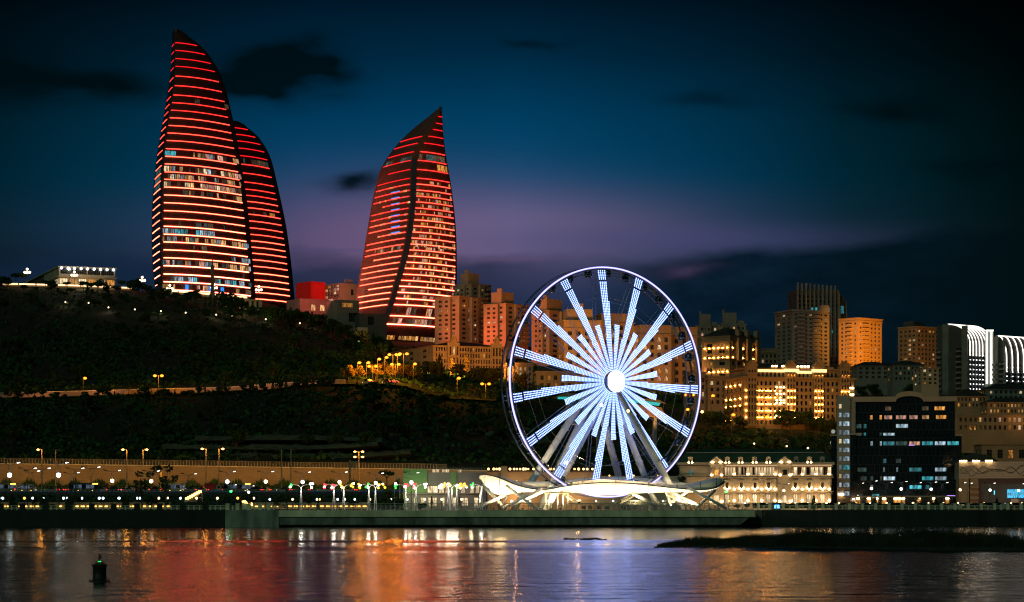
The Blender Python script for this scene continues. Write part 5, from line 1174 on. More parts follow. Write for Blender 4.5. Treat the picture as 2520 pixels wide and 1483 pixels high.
# highway: retaining wall with fence, planted strip, viaduct
hy = 812
hw = thing('retaining_wall', 'long tan highway retaining wall at the foot of the dark hill', 'retaining wall', P(500, 1200, hy)); o_ = Vector(hw.location)
HP = [(-120, 1138.5), (0, 1141), (245, 1144), (500, 1147), (750, 1151), (1000, 1154), (1100, 1156), (1250, 1160)]
m = MB(); m.ring([[P(p, a, hy) - o_, P(p, 1206, hy) - o_, P(p, 1206, hy) - o_ + Vector((0, 2, 0)), P(p, a, hy) - o_ + Vector((0, 2, 0))] for p, a in HP]); m.build('wall', brick_mat('wall_block', (.33, .235, .145), (.28, .20, .12), (.22, .155, .095), 1, .9, 1.3, .6, False, .04, var=.35), hw)
m = MB(); m.ring([[P(p, a - .2, hy) - o_ + Vector((0, -.3, 0)), P(p, a + 1.6, hy) - o_ + Vector((0, -.3, 0)), P(p, a + 1.6, hy) - o_ + Vector((0, -.003, 0)), P(p, a - .2, hy) - o_ + Vector((0, -.003, 0))] for p, a in HP]); m.build('coping', MAT['concretel'], hw)
fe = thing('fence', 'pale metal fence with kinked posts on top of the highway retaining wall', 'fence', P(500, 1147, hy)); o_ = Vector(fe.location); po = None; m2 = MB()
fpaint = M('fence_paint', (.30, .25, .19), .6)
for k in range(145):
    px = -20 + 7.6 * k
    if px > 1085: break
    p = P(px, tab(HP, px), hy) - o_; p.y += .4
    if k % 10 in (3, 6, 9) and k > 5: m2.box(p.x - .1, p.x + .1, p.y - .1, p.y + .1, p.z, p.z + 1.75); continue
    if po is None: m = MB(); m.box(-.1, .1, -.1, .1, 0, 1.2); m.tube([(0, 0, 1.15), (0, -.25, 1.75)], .1, 4); po = m.build('post', fpaint, fe); q = po
    else: q = ob('post', po.data, fe)
    q.location = p
tag(m2.build('posts', fpaint, fe), kind='stuff')
for f_, r_ in ((1.75, .08), (.35, .05), (.7, .05), (1.05, .05), (1.4, .05)):
    m = MB(); m.tube([P(p, a, hy) - o_ + Vector((0, .4 - (.25 if f_ > 1.7 else 0), f_)) for p, a in HP if p < 1200], r_, 4); m.build('rail', fpaint, fe)
rz_ = PZ(1212, 780)
m = MB(); m.box(PX(-150, 780), PX(985, 780), 772, 811, 3, rz_); tag(m.build('highway_deck', MAT['asphalt']), 'dark raised highway deck carrying the queue of buses and cars', 'highway')
vr = thing('guard_rail', 'pale guard rail along the raised highway with the buses', 'guard rail', P(400, 1212, 773)); o_ = Vector(vr.location); po = None
for k in range(99):
    px = -10 + 10 * k
    m = MB(); m.box(-.11, .11, -.1, .1, 0, 1.0)
    if po is None: po = m.build('post', fpaint, vr); q = po
    else: q = ob('post', po.data, vr)
    q.location = P(px, 1212, 773) - o_
for z in (.35, .66, .97): m = MB(); m.tube([P(-20, 1212, 773) - o_ + Vector((0, -.12, z)), P(985, 1212, 773) - o_ + Vector((0, -.12, z))], .06, 4); m.build('rail', fpaint, vr)
# louvred benches with light under them
def light_bench(label, x0, x1, Y=690):
    t = thing('light_bench', label, 'bench wall', P((x0 + x1) / 2, 1253, Y)); u = Y / F; hx = (x1 - x0) / 2 * u
    m = MB(); m.box(-hx, hx, .3, .6, 0, 16 * u); m.build('back_panel', MAT['render'], t)
    for k in range(4): m = MB(); m.box(-hx, hx, .0, .29, (6 + 2.6 * k) * u, (7 + 2.6 * k) * u); m.build('louvre', MAT['render'], t)
    n = max(2, int((x1 - x0) / 14)); lt = None
    for k in range(n):
        if lt is None: m = MB(); m.box(-.55, .55, -.1, .05, 0, .35); lt = m.build('lamp', E('bench_lamp', (1, .55, .12), 4, 'AUTO') if 'bench_lamp' not in bpy.data.materials else bpy.data.materials['bench_lamp'], t); q = lt
        else: q = ob('lamp', lt.data, t)
        q.location = (-hx + 2 * hx * (k + .5) / n, -.3, .6)
for a, c, s in ((0, 22, 'at the left picture edge'), (44, 100, 'between the first two dark conifers'), (120, 160, 'left of the third dark conifer'), (182, 300, 'in the middle of the left promenade'), (318, 420, 'left of the stairs down from the highway'), (622, 690, 'right of the second stairs'), (692, 780, 'behind the left flower lamps'), (785, 905, 'behind the middle flower lamps')):
    light_bench('yellow lit louvred bench wall ' + s, a, c)
def stair(label, px0, py0, px1, py1, Y=700):
    t = thing('lit_stairs', label, 'stairs', P(px1, py1, Y)); o_ = Vector(t.location); n = 14; lt = E('stair_light', (1, .55, .15), 5, 'AUTO') if 'stair_light' not in bpy.data.materials else bpy.data.materials['stair_light']
    m = MB()
    for k in range(n):
        p = P(lerp(px0, px1, k / n), lerp(py0, py1, k / n), Y + 6 - 6 * k / n) - o_; m.box(p.x - .5, p.x + .5, p.y, p.y + 3, -.5, p.z)
    m.build('steps', MAT['concretel'], t)
    for k in range(0, n, 2): p = P(lerp(px0, px1, k / n), lerp(py0, py1, k / n), Y + 6 - 6 * k / n) - o_; m = MB(); m.box(p.x - .5, p.x + .5, p.y - .25, p.y - .05, p.z - .1, p.z + .5); m.build('stair_light', lt, t)
stair('stairs with yellow lights left of the rough stone pillar', 492, 1212, 455, 1232); stair('second yellow lit stairs running down to the right', 600, 1236, 640, 1250)
# ---------------------------------------------------------------- railings along the water
rp = M('railing_paint', (.42, .42, .38), .5, .1)
rl_ = thing('railing', 'white steel railing with kinked posts along the pier edge', 'railing', P(1270, 1257, 598)); o_ = Vector(rl_.location); po = None
for k in range(100):
    px = 690 + 11.7 * k
    if px > 1858: break
    if po is None: m = MB(); m.tube([(0, 0, 0), (.22, 0, .55), (.3, -.05, 1.05), (.1, -.25, 1.75)], .09, 4); po = m.build('post', rp, rl_); q = po
    else: q = ob('post', po.data, rl_)
    q.location = P(px, 1257, 598) - o_
for z, xo in ((.35, 0), (.65, 0), (.95, 0), (1.25, -.1), (1.72, -.22)):
    m = MB(); m.tube([P(688, 1257, 598) - o_ + Vector((0, xo, z)), P(1858, 1257, 598) - o_ + Vector((0, xo, z))], .05 if z < 1.7 else .08, 4); m.build('rail', rp, rl_)
def balustrade(label, xs, Y, py0=1256, big=6.5, dark=True):
    t = thing('balustrade', label, 'balustrade', P(xs[0], py0, Y)); o_ = Vector(t.location); u = Y / F; pm_ = po = None
    for a, c in zip(xs, xs[1:]):
        p = P(a, py0, Y) - o_
        if pm_ is None: m = MB(); m.box(-big * u, big * u, -.5, .5, 0, 1.6); m.box(-big * u - .1, big * u + .1, -.6, .6, 1.603, 1.75); pm_ = m.build('pillar', MAT['concreted'] if dark else MAT['concretel'], t); q = pm_
        else: q = ob('pillar', pm_.data, t)
        q.location = p
        n = max(1, round((c - a) / 13))
        for k in range(1, n):
            r = P(lerp(a, c, k / n), py0, Y) - o_
            if po is None: m = MB(); m.box(-.14, .14, -.12, .12, 0, 1.2); po = m.build('post', MAT['concretel'], t); q = po
            else: q = ob('post', po.data, t)
            q.location = r
    for z in (.35, .75, 1.15): m = MB(); A, B = P(xs[0], py0, Y) - o_, P(xs[-1], py0, Y) - o_; m.box(A.x, B.x, -.06, .06, z - .05, z + .06); m.build('rail', MAT['concretel'], t)
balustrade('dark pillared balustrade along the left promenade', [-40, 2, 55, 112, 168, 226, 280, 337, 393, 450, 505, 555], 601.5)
balustrade('pale pillared balustrade on the quay left of the pier railing', [560, 585, 612, 640, 662, 686], 599.5, 1256.5, 4.5, False)
balustrade('pillared balustrade along the right promenade in front of the parked cars', [1866] + [1895 + 32.5 * k for k in range(21)], 641.5, 1255, 3.2, False)
# ---------------------------------------------------------------- lamps
pole = MAT['dark']
def lampmat(nm, col, st): return bpy.data.materials.get(nm) or E(nm, col, st, 'AUTO')
def globe_lamp(kind, col, st, r=.35, double=False):
    t = thing('globe_lamp', 'x', 'lamp'); m = MB(); m.lathe([(.16, 0), (.14, .3), (.07, .35), (.06, 3.0)], 6)
    if double: m.tube([(-.55, 0, 2.95), (.55, 0, 2.95)], .05, 4)
    m.build('pole', pole, t); mt = lampmat('globe_' + kind, col, st)
    for x in ((-.55, .55) if double else (0,)): m = MB(); m.sph((x, 0, 3.1 + r * .6), r, 8, 6); m.build('globe', mt, t, True)
    return Row(t)
K = dict(w=((.75, .9, 1), 4), o=((1, .40, .06), 5), a=((1, .66, .34), 4.5))
GR = {k + s: globe_lamp({'w': 'white', 'o': 'orange', 'a': 'warm'}[k], *K[k], double=bool(s)) for k in K for s in ('', 'd')}
GL = [(2, 'wd'), (60, 'o'), (80, 'w'), (106, 'w'), (161, 'wd'), (202, 'w'), (249, 'wd'), (293, 'w'), (341, 'wd'), (391, 'a'), (413, 'a'), (444, 'w'), (488, 'ad'), (535, 'a'), (585, 'o'), (625, 'a'), (664, 'w'), (720, 'a'), (780, 'w'), (787, 'o'), (831, 'w'), (849, 'w'), (873, 'w'), (911, 'a'), (962, 'w'), (1002, 'w'), (1046, 'a'), (1087, 'a'), (1136, 'a'), (1180, 'w'),
      (1259, 'w'), (1305, 'w'), (1343, 'w'), (1467, 'w'), (1509, 'w'), (1632, 'w'), (1671, 'a'), (1750, 'a'), (1794, 'o'), (1833, 'w'), (1958, 'a'), (1988, 'a'), (2034, 'a'), (2065, 'a'), (2107, 'o'), (2141, 'a'), (2182, 'a'), (2247, 'a'), (2285, 'a'), (2322, 'a'), (2358, 'a'), (2422, 'o'), (2488, 'a'), (2515, 'a')]
KN = {'w': 'white', 'o': 'orange', 'a': 'warm yellow'}
for i, (px, k) in enumerate(GL):
    Y = 650 + 6 * math.sin(i * 2.3) if px < 1200 else (645 if px < 1800 else 655)
    py = 1226 if px < 640 else 1229 if px < 1200 else 1233 if px < 1800 else 1238
    z = PZ(py, Y) - 4.4; s = z / 3.4
    GR[k].put(Vector((PX(px, Y), Y, 4.4)), 0, f'{nth(k)} {"twin" if "d" in k else "single"} {KN[k[0]]} globe lamp from the left along the promenade', 'globe lamps along the promenade', (max(.8, min(1.2, s)) * RN.choice((.7, .9, 1, 1.15)),) * 2 + (s,))
# star bright lamps on dark poles with a loop and two arms
def mast(kind, col, st, lit=True):
    t = thing('street_lamp', 'x', 'street lamp'); m = MB(); m.lathe([(.14, 0), (.1, 1), (.07, 7.4)], 6); m.build('pole', pole, t)
    m = MB(); m.tube([(.0 + .5 * math.sin(a) * (.6 + .4 * math.cos(a)), 0, 8.2 - .9 * math.cos(a)) for a in [2 * math.pi * k / 12 for k in range(13)]], .05, 4, False)
    for s_ in (-1, 1): m.tube([(0, 0, 9.1), (s_ * .7, 0, 9.25), (s_ * 1.5, 0, 9.55)], .06, 4)
    m.build('bracket', MAT['steel'], t)
    for s_ in (-1, 1): m = MB(); m.obox((s_ * 1.75, 0, 9.6), (.42, 0, .06 * s_), (0, .16, 0), (0, 0, .09)); h_ = m.build('lamp_head', pole, t); m = MB(); m.obox((s_ * 1.75, -.05, 9.5), (.3, 0, .05 * s_), (0, .16, 0), (0, 0, .05)); m.build('lens', lampmat('lens_' + ('white' if s_ > 0 and lit else 'off'), (1, .95, .85) if s_ > 0 and lit else (.05, .05, .05), 5 if s_ > 0 and lit else 0), h_)
    if col: m = MB(); m.sph((0, -.2, 7.0), .43, 10, 8); m.build('bright_lamp', lampmat('star_' + kind, col, st), t, True)
    return Row(t)
MR = dict(w=mast('white', (.85, 1, .96), 10), a=mast('warm', (1, .62, .32), 10), g=mast('green', (.02, 1, .12), 7), n=mast('none', None, 0))
MS = [(24, 'w', 1170), (145, 'w', 1170), (276, 'a', 1184), (372, 'a', 1185), (560, 'w', 1186), (568, 'g', 1210), (612, 'w', 1212), (654, 'a', 1186), (745, 'w', 1187), (836, 'a', 1187), (925, 'a', 1189), (1012, 'w', 1188), (68, 'n', 1180), (104, 'n', 1180), (185, 'n', 1180), (224, 'n', 1178), (176, 'n', 1188), (79, 'n', 1185), (465, 'n', 1190),
      (1929, 'a', 1208), (2100, 'w', 1229), (2144, 'a', 1203), (2218, 'w', 1204), (2291, 'w', 1205), (2363, 'a', 1206), (2436, 'w', 1207), (2507, 'a', 1208), (2182, 'n', 1206), (2254, 'n', 1206), (2319, 'n', 1206), (2380, 'n', 1207), (2112, 'n', 1207)]
WN = dict(w='white', a='amber', g='green', n='unlit')
for i, (px, k, py) in enumerate(sorted(MS)):
    Y = 628 if px < 1200 else 660; z = (PZ(py, Y) - 4.4) / 7.0
    MR[k].put(Vector((PX(px, Y), Y, 4.4)), RN.uniform(-.3, .3), f'{nth("mast", k)} {"unlit" if k == "n" else WN[k] + " lit"} double armed street lamp from the left on the waterfront', 'waterfront street lamps', (max(.75, z), max(.75, z), z))
# tall highway lamps
def tall(lit, dbl=False):
    t = thing('highway_lamp', 'x', 'street lamp'); m = MB(); m.lathe([(.24, 0), (.2, 6), (.13, 14)], 8); m.build('pole', fpaint, t)
    m = MB(); hs = [(1, 14), (-1, 14), (1, 9.2 + 3), (-1, 9.2 + 3)] if dbl else [(1, 14)]
    for s_, z in hs: m.tube([(0, 0, z - .3), (s_ * .5, 0, z), (s_ * 1.0, 0, z)], .07, 4)
    m.build('arm', fpaint, t)
    for s_, z in hs:
        m = MB(); m.sph((s_ * 1.3, -.1, z - .05), .45, 8, 6, 1, .6); m.build('lamp_head', lampmat('sodium_head', (1, .42, .08), 12) if lit else pole, t, True)
    return Row(t)
TR = {1: tall(True), 0: tall(False), 2: tall(True, True)}
for i, (px, py, k, fl_) in enumerate(((103, 1107, 1, -1), (137, 1108, 0, 1), (312, 1107, 1, -1), (352, 1107, 1, 1), (507, 1105, 1, -1), (539, 1105, 1, 1), (396, 1152, 0, -1), (693, 1108, 0, -1), (716, 1107, 0, 1), (883, 1112, 2, 1))):
    Y = 790; z = (PZ(py, Y) - rz_) / 14
    if k: glow(P(px + fl_ * 2, py + 4, Y - 1.5), 600, (1, .40, .06), .5, 'highway_lamp_light')
    TR[k].put(Vector((PX(px, Y), Y, rz_)), 0 if fl_ > 0 else math.pi, (f'{nth("tall", k)} tall highway lamp with {"orange lit" if k else "dark"} head from the left' if k < 2 else 'tall highway lamp with four orange lit heads beside the sign gantry'), 'tall highway lamps', (1, 1, z))
for px in (90, 250, 520, 640, 760): glow(P(px, tab([(q[0], q[1]) for q in PTS], px) + 4, 1000), 7000, (1, .36, .16), 1, 'road_fill', P(px, tab([(q[0], q[2]) for q in PTS], px) - 8, 1013), 120)  # soft spots added to tint the road wall, no lamps stand here
for px in (20, 200, 420, 620, 800, 930): glow(P(px, 1150, 786), 7000, (1, .40, .04), 1.5, 'highway_wall_fill', P(px, 1176, 812), 150)  # added spots stand in for the tall lamps' light on the wall
t = thing('sign_gantry', 'empty steel sign gantry frame beside the four headed highway lamp', 'gantry', Vector((PX(861, 785), 785, rz_))); u = 785 / F
m = MB(); m.box(-2 * u, 2 * u, -.25, .25, 0, PZ(1132, 785) - rz_); m.build('post', MAT['tan'], t)
m = MB(); z1, z0 = PZ(1137, 785) - rz_, PZ(1155, 785) - rz_
for z in (z0, z1): m.box(2 * u + .003, 20 * u, -.12, .12, z - .12, z + .12)
for x in (5, 8, 11, 14, 19.5): m.box(x * u - .08, x * u + .08, -.1, .1, z0 + .123, z1 - .123)
m.build('frame', MAT['tan'], t)
# white flower lamps on the pier
cols = dict(r=((1, .03, .05), 3), y=((1, .45, .02), 3), g=((.03, .6, .10), 2), w=((1, .85, .75), 9)); FM = {k: E('flower_bulb_' + k, c, s, 'AUTO') for k, (c, s) in cols.items()}
def flower(seed, pal):
    rr = random.Random(seed); t = thing('flower_lamp', 'x', 'lamp')
    m = MB()
    for a in range(4): m.tube([(.42 * math.cos(a * 1.57 + .6), .42 * math.sin(a * 1.57 + .6), 0), (.12 * math.cos(a * 1.57 + .6), .12 * math.sin(a * 1.57 + .6), 5.0), (0, 0, 6.2)], .085, 5)
    m.build('pole', MAT['white'], t)
    for s_ in (-1, 1):
        rad = 1.5 + rr.random() * .5; e = []
        pts = [(s_ * rad * (1 - math.cos(a)), 0, 6.0 + 1.3 * math.sin(a)) for a in [math.pi * k / 14 for k in range(9)]]
        m = MB(); m.tube(pts, .06, 5); arm = m.build('arm', MAT['white'], t); p = Vector(pts[-1])
        for j in range(4):
            c = p + Vector((s_ * rr.uniform(-.2, .7), rr.uniform(-.3, .3), rr.uniform(-1.0, .35)))
            m = MB(); m.tube([p, c], .03, 4); m.sph(c, .30, 8, 6); m.build('bulb', FM[(pal[0] if s_ < 0 else pal[-1]) if j else 'w'], arm)
    return t
for i, (px, pal) in enumerate(((741, 'gw'), (822, 'ry'), (846, 'ry'), (908, 'yy'), (924, 'gy'), (999, 'gr'), (1024, 'rw'), (1104, 'wy'), (1112, 'yy'), (1124, 'yy'), (1185, 'gw'))):
    f_ = flower(i, pal); Y = 604 + (i % 3) * 2; f_.location = Vector((PX(px, Y), Y, DECK)); f_.scale = (1, 1, (PZ(1193, Y) - DECK) / 7.3)
    glow(Vector((PX(px, Y), Y - 1.2, DECK + 5.5)), 280, (1, .9, .75), .3, 'flower_light')
    nm = {'g': 'green', 'w': 'white', 'r': 'red', 'y': 'yellow'}
    tag(f_, f'white branching flower lamp with {nm[pal[0]]} and {nm[pal[1]]} bulbs, {ordn(i)} from the left on the pier', 'lamp', 'flower lamps on the pier')
# orange street lamps on the hill roads
def road_lamp(col, nm, dbl, st=4, h=9):
    t = thing('road_lamp', 'x', 'street lamp'); m = MB(); m.lathe([(.18, -1), (.1, h)], 6); m.build('pole', pole, t)
    for x in ((-1.5, 1.5) if dbl else (0.8,)):
        m = MB(); m.tube([(0, 0, h - .2), (x, 0, h)], .07, 4); a = m.build('arm', pole, t); m = MB(); m.sph((x, -.3, h - .1), .75, 8, 6, 1, .7); m.build('lamp_head', lampmat(nm, col, st), a, True)
    return Row(t)
RR = {0: road_lamp((1, .22, .012), 'road_sodium', False), 1: road_lamp((1, .22, .012), 'road_sodium', True)}
HL = [(205, 931, 1000, 0, 'beside the hill road at far left'), (390, 925, 1000, 1, 'over the hill road in the middle of the dark slope'), (880, 893, 1075, 0, 'at left end of the lamp cluster below the arcaded hotel'), (902, 893, 1090, 0, 'low one in the lamp cluster'), (929, 884, 1090, 0, 'on a thin pole in the lamp cluster'), (917, 902, 1060, 1, 'lowest of the lamp cluster'), (947, 880, 1100, 0, 'middle of the lamp cluster'), (967, 873, 1110, 1, 'before the blank end wall of the arcaded hotel'), (978, 873, 1125, 0, 'behind the twin lamp by the arcaded hotel'), (993, 871, 1120, 1, 'brightest and highest of the lamp cluster'), (973, 897, 1070, 1, 'among the lit treetops of the lamp cluster'), (1017, 896, 1100, 0, 'small one right of the lamp cluster'),
      (1125, 931, 1020, 0, 'starry one alone left of the wheel'), (1195, 945, 1010, 1, 'starry twin just left of the wheel rim'), (1750, 974, 1000, 0, 'small one right of the wheel rim'), (1688, 1008, 960, 0, 'low one by the wheel rim'), (1800, 1021, 950, 0, 'starry one below the ornate block'), (1883, 1026, 940, 0, 'among orange bushes below the ornate block'), (1697, 972, 1000, 1, 'tiny twin behind the right rim')]
for px, py, Y, k, s in HL:
    if 860 < px < 1030: Y = 1010 + (px % 3) * 2
    elif 1100 < px < 1220: Y = 1006
    h_ = 9; z = PZ(py, Y) - h_
    RR[k].put(Vector((PX(px, Y), Y, z)), 0, f'{"twin" if k else "single"} orange road lamp, {s}', 'orange road lamps on the hill')
    if px > 300: glow(P(px, py - 2, Y - 2), 2300 if 860 < px < 1030 else 1500, SOD, .8, 'road_lamp_light')
    glow(P(px, py + 1, Y - 4), 11000 if 860 < px < 1030 else 4500 if px < 300 else 16000 if px < 1300 else 3000, SOD, .8, 'road_fill', P(px, py + 30, Y + 13), 125)  # extra spot added ahead of each lamp for the trees and wall behind
WR_ = {0: globe_lamp('hillside', (1, .76, .44), 3, .55)}
for i, (px, py, Y) in enumerate(((161, 741, 1395), (218, 743, 1395), (267, 754, 1385), (332, 759, 1380), (396, 763, 1375), (457, 767, 1375), (532, 772, 1370), (570, 775, 1370), (654, 783, 1400), (738, 793, 1425), (768, 797, 1420), (782, 793, 1420), (1856, 1083, 880), (1936, 1089, 870), (1988, 1094, 865))):
    Y = yter(px, py + 13, Y) if px < 1000 else Y
    WR_[0].put(Vector((PX(px, Y), Y, PZ(py, Y) - 3.5)), 0, f'round cream path lamp, {ordn(i) if px < 1000 else ordn(i - 12)} from the left ' + ('among the dark trees under the hilltop' if px < 1000 else 'on the slope above the green mansard roof'), 'path lamps on the hillsides', .8 if px < 1000 else .6)
    if i % 2 == 0: glow(P(px, py, Y - 3), 500, (1, .75, .45), .6, 'path_light')
def trio():
    t = thing('triple_globe_lamp', 'x', 'lamp'); m = MB(); m.lathe([(.5, -2), (.45, 1), (.2, 1.3), (.15, 7)], 6); m.tube([(-1.6, 0, 6.8), (-.8, 0, 6.3), (0, 0, 6.8), (.8, 0, 6.3), (1.6, 0, 6.8)], .12, 5); m.build('pole', pole, t)
    for x, z in ((-1.5, 7.5), (0, 7.3), (1.5, 7.5), (0, 9.4)): m = MB(); m.sph((x, 0, z), .75, 8, 6); m.build('globe', lampmat('trio_globe', (1, .78, .50), 4), t, True)
    return Row(t)
tr_ = trio()
for px, py, Y, s in ((67, 668, 1425, 'left one before the flat roofed pavilion'), (183, 675, 1425, 'right one before the flat roofed pavilion'), (350, 688, 1428, 'above the round dark tree left of the tallest tower'), (418, 708, 1424, 'in the bush at the foot of the tallest tower'), (527, 706, 1424, 'beside the memorial column'), (637, 711, 1430, 'before the hidden dark flame tower')):
    tr_.put(Vector((PX(px, Y), Y, PZ(py, Y) - 8.2)), 0, f'cream triple globe lamp, {s}', 'triple globe lamps on the hilltop', 1)
# ---------------------------------------------------------------- trees
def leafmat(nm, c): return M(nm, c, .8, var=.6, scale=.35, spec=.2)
LF = dict(dark=leafmat('dark_leaves', (.018, .055, .014)), mid=leafmat('green_leaves', (.035, .06, .016)), gold=leafmat('lamplit_leaves', (.15, .105, .018)))  # gold leaves carry the orange lamp light in their colour
def crown(m, blobs, n, size, rr, flat=1):
    for _ in range(n):
        c, r, sz = rr.choice(blobs); d = Vector((rr.gauss(0, 1), rr.gauss(0, 1), rr.gauss(0, 1))).normalized() * r * rr.uniform(.55, 1.05) ** .6
        p = Vector(c) + Vector((d.x, d.y, d.z * sz)); a = Vector((rr.gauss(0, 1), rr.gauss(0, 1), rr.gauss(0, 1) * flat)).normalized() * size * rr.uniform(.5, 1.2)
        b = a.cross(Vector((rr.gauss(0, 1), rr.gauss(0, 1), rr.gauss(0, 1)))).normalized() * size * rr.uniform(.3, .8)
        m.q(p - a, p - b * .8, p + a, p + b)
def tree(kind, seed, leaf='dark'):
    rr = random.Random(seed); t = thing({'pine': 'umbrella_pine', 'cone': 'conifer', 'round': 'tree', 'cyp': 'cypress', 'bush': 'bush', 'bare': 'sparse_tree'}[kind], 'x', 'bush' if kind == 'bush' else 'tree')
    m = MB(); g = MB()
    if kind == 'pine':
        g.tube([(0, 0, -2), (.1, 0, 3), (.3, .1, 5.5)], [.3, .22, .12], 6); bl = []
        for k in range(6):
            a = k * 1.05 + rr.random(); e = (1.9 * math.cos(a), 1.9 * math.sin(a), 6.3 + rr.uniform(-.4, .9)); g.tube([(.2, 0, 4.6), e], [.12, .05], 5); bl.append((e, 1.5, .5))
        bl.append(((.2, 0, 7.2), 1.8, .5)); crown(m, bl, 600, .55, rr, .5)
    elif kind == 'cone':
        g.tube([(0, 0, -2), (0, 0, 7)], [.25, .06], 6); bl = [((0, 0, 1 + 6.8 * k / 9), 2.1 * (1 - k / 9.6) + .15, .8) for k in range(10)]; crown(m, bl, 620, .42, rr)
    elif kind == 'cyp':
        g.tube([(0, 0, -2), (0, 0, 8)], [.2, .05], 5); bl = [((rr.uniform(-.15, .15), 0, .8 + .95 * k), .85 * math.sin(math.pi * (k + 1.2) / 10.4) + .15, 1.1) for k in range(9)]; crown(m, bl, 420, .36, rr)
    elif kind == 'round':
        g.tube([(0, 0, -2), (0, .1, 2.2), (.1, 0, 4)], [.3, .22, .1], 6); bl = []
        for k in range(9): e = (rr.uniform(-2, 2), rr.uniform(-2, 2), rr.uniform(3.2, 6.4)); g.tube([(0, 0, 2.2), e], [.13, .04], 4); bl.append((e, rr.uniform(1.0, 1.7), .8))
        crown(m, bl, 800, .55, rr)
    elif kind == 'bare':
        g.tube([(0, 0, -2), (.2, 0, 3), (.1, 0, 5)], [.22, .14, .06], 6); bl = []
        for k in range(7): e = (rr.uniform(-1.8, 1.8), rr.uniform(-1.5, 1.5), rr.uniform(3.5, 7)); g.tube([(.15, 0, rr.uniform(1.8, 3.6)), e], [.08, .03], 4); bl.append((e, .8, .7))
        crown(m, bl, 200, .4, rr)
    else:
        g.tube([(0, 0, -1), (0, 0, 1)], [.12, .05], 5); bl = [((rr.uniform(-1, 1), rr.uniform(-1, 1), rr.uniform(.5, 1.4)), rr.uniform(.6, 1.0), .8) for _ in range(6)]; crown(m, bl, 260, .36, rr)
    g.build('trunk', MAT['bark'], t); m.build('crown', LF[leaf], t); return Row(t)
HT = dict(pine=8.2, cone=8.4, cyp=9.4, round=7.6, bare=7.4, bush=2.3)
TP = {}
def plant(kind, px, pyt, pyb, Y, label, group, leaf='dark', var=0, where_flat=False):
    key = (kind, leaf, var)
    if key not in TP: TP[key] = tree(kind, hash(kind) % 97 if False else sum(map(ord, kind)) + var * 7, leaf)
    if not where_flat:
        Y = yter(px, pyb, Y)
    h = (pyb - pyt) * Y / F; s = h / HT[kind]
    return TP[key].put(P(px, pyb, Y), RN.uniform(0, 6.28), label, group, s)
NMK = dict(pine='flat topped pine', cone='dark conifer', cyp='slim cypress', round='round dark tree', bare='thin sparse tree', bush='low bush')
def rowtrees(lst, where, group, leaf='dark'):
    for i, (k, px, pt_, pb_, Y) in enumerate(sorted(lst, key=lambda q: q[1])):
        plant(k, px, pt_, pb_, Y, f'{nth(k, where)} {NMK[k]} from the left {where}', group, leaf, i % 2, 'waterfront' in where)
# along the plateau edge
L_ = [('pine', 38, 672, 702, 1418), ('pine', 55, 672, 706, 1415), ('bush', 95, 690, 704, 1414), ('pine', 112, 690, 716, 1408), ('pine', 128, 690, 718, 1405), ('pine', 165, 693, 718, 1405), ('pine', 205, 692, 722, 1400), ('pine', 222, 696, 728, 1398), ('pine', 240, 694, 728, 1395), ('round', 262, 700, 726, 1400), ('pine', 287, 703, 735, 1395), ('round', 322, 690, 722, 1415), ('round', 340, 686, 728, 1412), ('pine', 360, 702, 740, 1398), ('round', 300, 722, 745, 1390), ('pine', 385, 716, 748, 1395), ('round', 405, 708, 748, 1392), ('pine', 432, 722, 756, 1390), ('pine', 458, 726, 760, 1388), ('pine', 480, 722, 762, 1388), ('cyp', 505, 728, 768, 1388), ('cyp', 517, 722, 770, 1386), ('cyp', 529, 724, 772, 1386), ('round', 552, 716, 772, 1388), ('cone', 566, 718, 776, 1386), ('round', 580, 728, 780, 1386), ('pine', 597, 742, 782, 1388), ('round', 618, 752, 790, 1388),
      ('round', 648, 756, 792, 1390), ('cone', 664, 752, 796, 1390), ('round', 680, 754, 800, 1390), ('round', 700, 758, 802, 1392), ('cone', 716, 756, 806, 1392), ('round', 733, 760, 806, 1392), ('round', 752, 766, 810, 1392), ('cone', 768, 766, 814, 1392), ('round', 784, 772, 818, 1390), ('cone', 800, 778, 826, 1388), ('round', 818, 784, 830, 1386), ('cone', 832, 790, 836, 1384), ('round', 850, 798, 842, 1382), ('cyp', 868, 802, 850, 1378), ('cyp', 876, 800, 852, 1378), ('round', 890, 812, 856, 1375), ('cyp', 904, 810, 860, 1370), ('cone', 918, 818, 866, 1360), ('round', 932, 826, 872, 1350), ('cyp', 942, 826, 876, 1330), ('round', 952, 838, 880, 1280), ('bare', 925, 836, 890, 1240), ('bare', 945, 846, 896, 1220), ('round', 905, 846, 890, 1250), ('round', 880, 840, 880, 1280), ('round', 855, 832, 870, 1320)]
rowtrees(L_, 'along the dark hilltop edge', 'trees along the hilltop edge')
